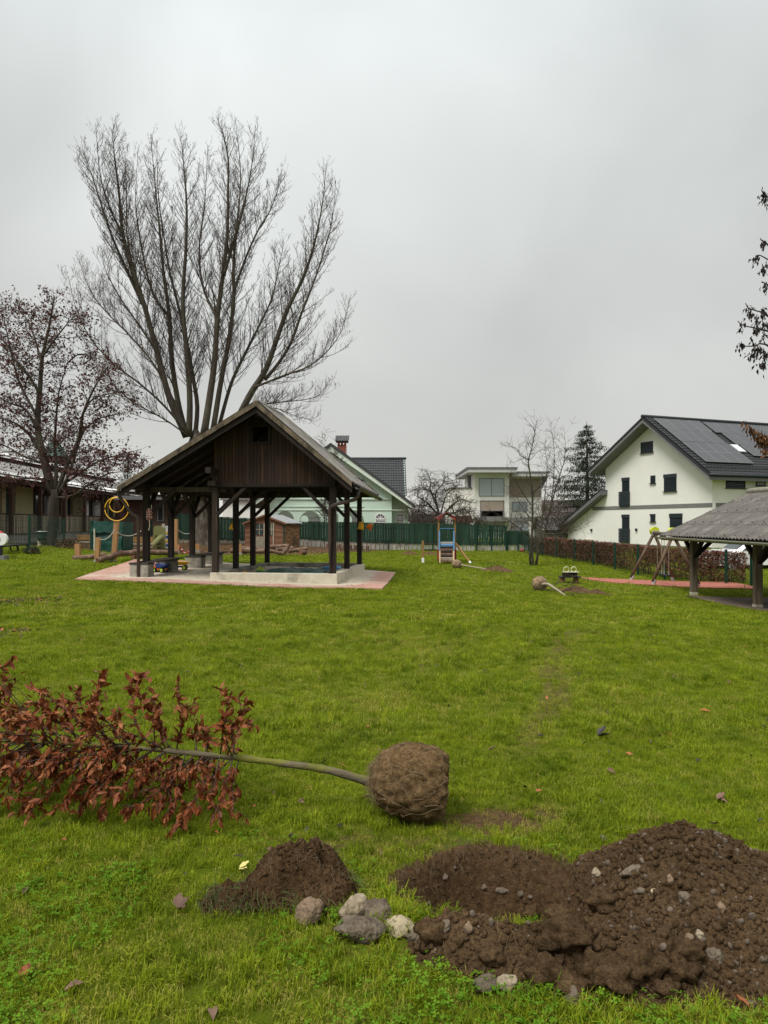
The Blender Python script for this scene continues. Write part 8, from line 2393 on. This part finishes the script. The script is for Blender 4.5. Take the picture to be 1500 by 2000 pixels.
def clover(seed, n):
    R2 = random.Random(seed); vs = []; fs = []
    for k in range(n):
        cx, cy, cz = R2.gauss(0, .03), R2.gauss(0, .03), R2.uniform(.012, .035); a0 = R2.uniform(0, 6.3); tx, ty = R2.gauss(0, .25), R2.gauss(0, .25)
        for j in range(3):
            a = a0 + j * 2.094; b_ = len(vs); r = R2.uniform(.005, .009)
            pts = [(0, 0), (r * .9, -r * .55), (r * 1.35, -r * .35), (r * 1.25, 0), (r * 1.35, r * .35), (r * .9, r * .55)]
            for (x, y) in pts:
                X, Y = x * math.cos(a) - y * math.sin(a), x * math.sin(a) + y * math.cos(a); vs.append((cx + X, cy + Y, cz + X * tx + Y * ty + abs(y) * .35))
            fs.append(tuple(range(b_, b_ + 6)))
    return new_mesh('clover', vs, fs, CLO)
near = [tuft(k, 30, .020, .056, .045, .0029, .8, GR1) for k in range(7)] + [tuft(20 + k, 26, .035, .085, .04, .0034, .7, GR1) for k in range(4)] + [tuft(30 + k, 26, .02, .05, .05, .0026, 1.0, GR2) for k in range(3)]
farT = [tuft(50 + k, 30, .02, .05, .11, .0075, .7, GR1) for k in range(5)] + [tuft(60 + k, 26, .018, .045, .11, .0065, .9, GR2) for k in range(2)]
vfar = [tuft(70 + k, 26, .018, .042, .26, .020, .7, GR1) for k in range(4)] + [tuft(76 + k, 22, .018, .04, .26, .018, .9, GR2) for k in range(2)]

_q = [GP(146, 1133), GP(746, 1152), GP(773, 1120), GP(262, 1094)]
def in_poly(x, y, poly):
    r = np.zeros(np.shape(x), bool); n = len(poly)
    for i in range(n):
        a, b_ = poly[i], poly[(i + 1) % n]
        c = ((a.y > y) != (b_.y > y)) & (x < (b_.x - a.x) * (y - a.y) / (b_.y - a.y + 1e-12) + a.x)
        r ^= c
    return r
_strip = [GP(*p) for p in ((1130, 1129), (1200, 1132.5), (1300, 1136.5), (1425, 1139.5), (1478, 1149), (1480, 1152.5), (1425, 1151), (1300, 1146), (1205, 1140), (1138, 1131.5))]
def grass_points(y0, y1, dens, seed, margin=.9, pw=1.0):
    R2 = np.random.default_rng(seed)
    w1 = .56 * y1 + margin; n = int(dens * (y1 - y0) * 2 * w1)
    x = R2.uniform(-w1, w1, n); y = R2.uniform(y0, y1, n)
    k = np.abs(x) < .56 * y + margin; x, y = x[k], y[k]
    m = soil_mask(x, y)
    keep = R2.uniform(0, 1, len(x)) > m ** pw * 1.02
    keep &= pile_h(x, y) < .002
    keep &= ~((sod_h(x, y) > .004) & (np.hypot((x + .42) / .6, (y - 3.05) / .35) < 1))
    keep &= ~in_poly(x, y, _q) & ~in_poly(x, y, _strip) & ~((x > 8.75) & (x < 13.4) & (y > 13.9) & (y < 20.7))
    x, y, m = x[keep], y[keep], m[keep]
    z = gz_np(x, y)
    return x, y, z, m, R2
def make_grass(name, y0, y1, dens, seed, protos, pick, smin, smax, margin=.9, pw=1.0):
    x, y, z, m, R2 = grass_points(y0, y1, dens, seed, margin, pw)
    n = len(x); rots = np.stack([R2.normal(0, .12, n), R2.normal(0, .12, n), R2.uniform(0, 6.283, n)], 1)
    patch = fnoise(x * .8, y * .8, 3, 90); tall = fnoise(x * 1.8, y * 1.8, 3, 91)
    sc = R2.uniform(smin, smax, n) * (1 + .35 * np.clip(tall, -1, 1)) * (1 - .35 * m)
    idx = pick(R2, patch, tall, m, n)
    print(name, n)
    return scatter(name, np.stack([x, y, z], 1), rots, sc, idx, protos)
def pick_near(R2, patch, tall, m, n):
    a = R2.integers(0, 7, n); b_ = R2.integers(7, 11, n); c = R2.integers(11, 14, n); u = R2.uniform(0, 1, n)
    r = np.where(tall + u * .8 > .75, b_, a)
    return np.where(u < .17 + .45 * np.clip(patch + .1, 0, 1) + .6 * m, c, r)
def pick_far(k1, k2):
    def f_(R2, patch, tall, m, n):
        u = R2.uniform(0, 1, n)
        return np.where(u < .14 + .4 * np.clip(patch, 0, 1) + .6 * m, R2.integers(k1, k2, n), R2.integers(0, k1, n))
    return f_
make_grass('grass', 1.75, 5.4, 660, 1, near, pick_near, .68, 1.05, 2.1, 1.6)
make_grass('grass', 5.4, 11, 260, 2, near, pick_near, .9, 1.4, 2.5, 1.3)
make_grass('grass', 11, 20, 85, 3, farT, pick_far(5, 7), .9, 1.4, 3.0)
make_grass('grass', 20, 47, 22, 4, vfar, pick_far(4, 6), .8, 1.3, 4.0)
# clover and small weeds along the bottom of the picture
x, y, z, m, R2 = grass_points(1.75, 3.6, 300, 8, 1.6)
k = fnoise(x * 1.3, y * 1.3, 3, 95) + .35 * smooth(2.9, 2.2, y) + .25 * smooth(-.2, .6, x) > R2.uniform(.25, 1.0, len(x))
x, y, z = x[k], y[k], z[k]; n = len(x); print('clover', n)
scatter('clover', np.stack([x, y, z + .004], 1), np.stack([R2.normal(0, .1, n), R2.normal(0, .1, n), R2.uniform(0, 6.283, n)], 1), R2.uniform(.8, 1.5, n), R2.integers(0, 5, n), [clover(100 + i, 9) for i in range(5)])
# fallen leaves too small to pick apart: on the lawn, in two drifts at the left edge, behind the pavilion, on the paving
lm_ = [new_mesh('litter_leaf', v_, f_, DLM[j], True) for j, (v_, f_) in zip((0, 0, 2, 2, 1, 0), LSH[:6])]
P_ = []; S_ = []; R2 = np.random.default_rng(77)
def add_leaves(xs, ys, s0, s1, up=.02):
    for a, b_ in zip(xs, ys): P_.append((a, b_, G(a, b_) + up)); S_.append(R2.uniform(s0, s1))
yy = R2.uniform(3, 24, 420); add_leaves(R2.uniform(-.65, .65, 420) * yy, yy, .03, .07, .03)
for (px, py, sx, sy, n) in ((30, 1177, .9, .35, 170), (5, 1240, .5, .25, 70), (95, 1172, .35, .15, 20)):
    g = GP(px, py); add_leaves(g.x + R2.normal(0, sx * .5, n), g.y + R2.normal(0, sy, n), .05, .10, .03)
yy = R2.uniform(26.5, 44, 2600); xx = R2.uniform(-17, 0, 2600); mm = soil_mask(xx, yy) > R2.uniform(.15, 1, 2600)
add_leaves(xx[mm], yy[mm], .06, .13, .02)
yy = R2.uniform(24, 44, 900); xx = R2.uniform(-9, 8, 900); add_leaves(xx, yy, .04, .09, .03)
for k in range(120):
    s_, t_ = R2.uniform(-1.2, 6), R2.uniform(-.9, 1.5)
    if -.2 < s_ < sm + .2 and t_ > -.2: continue
    q = pv(s_, t_)
    if in_poly(np.array([q.x]), np.array([q.y]), _q)[0]: P_.append((q.x, q.y, G(q.x, q.y) + .045)); S_.append(R2.uniform(.03, .06))
n = len(P_)
scatter('leaf_litter', np.array(P_), np.stack([R2.normal(0, .3, n), R2.normal(0, .3, n), R2.uniform(0, 6.283, n)], 1), np.array(S_), R2.integers(0, 6, n), lm_)
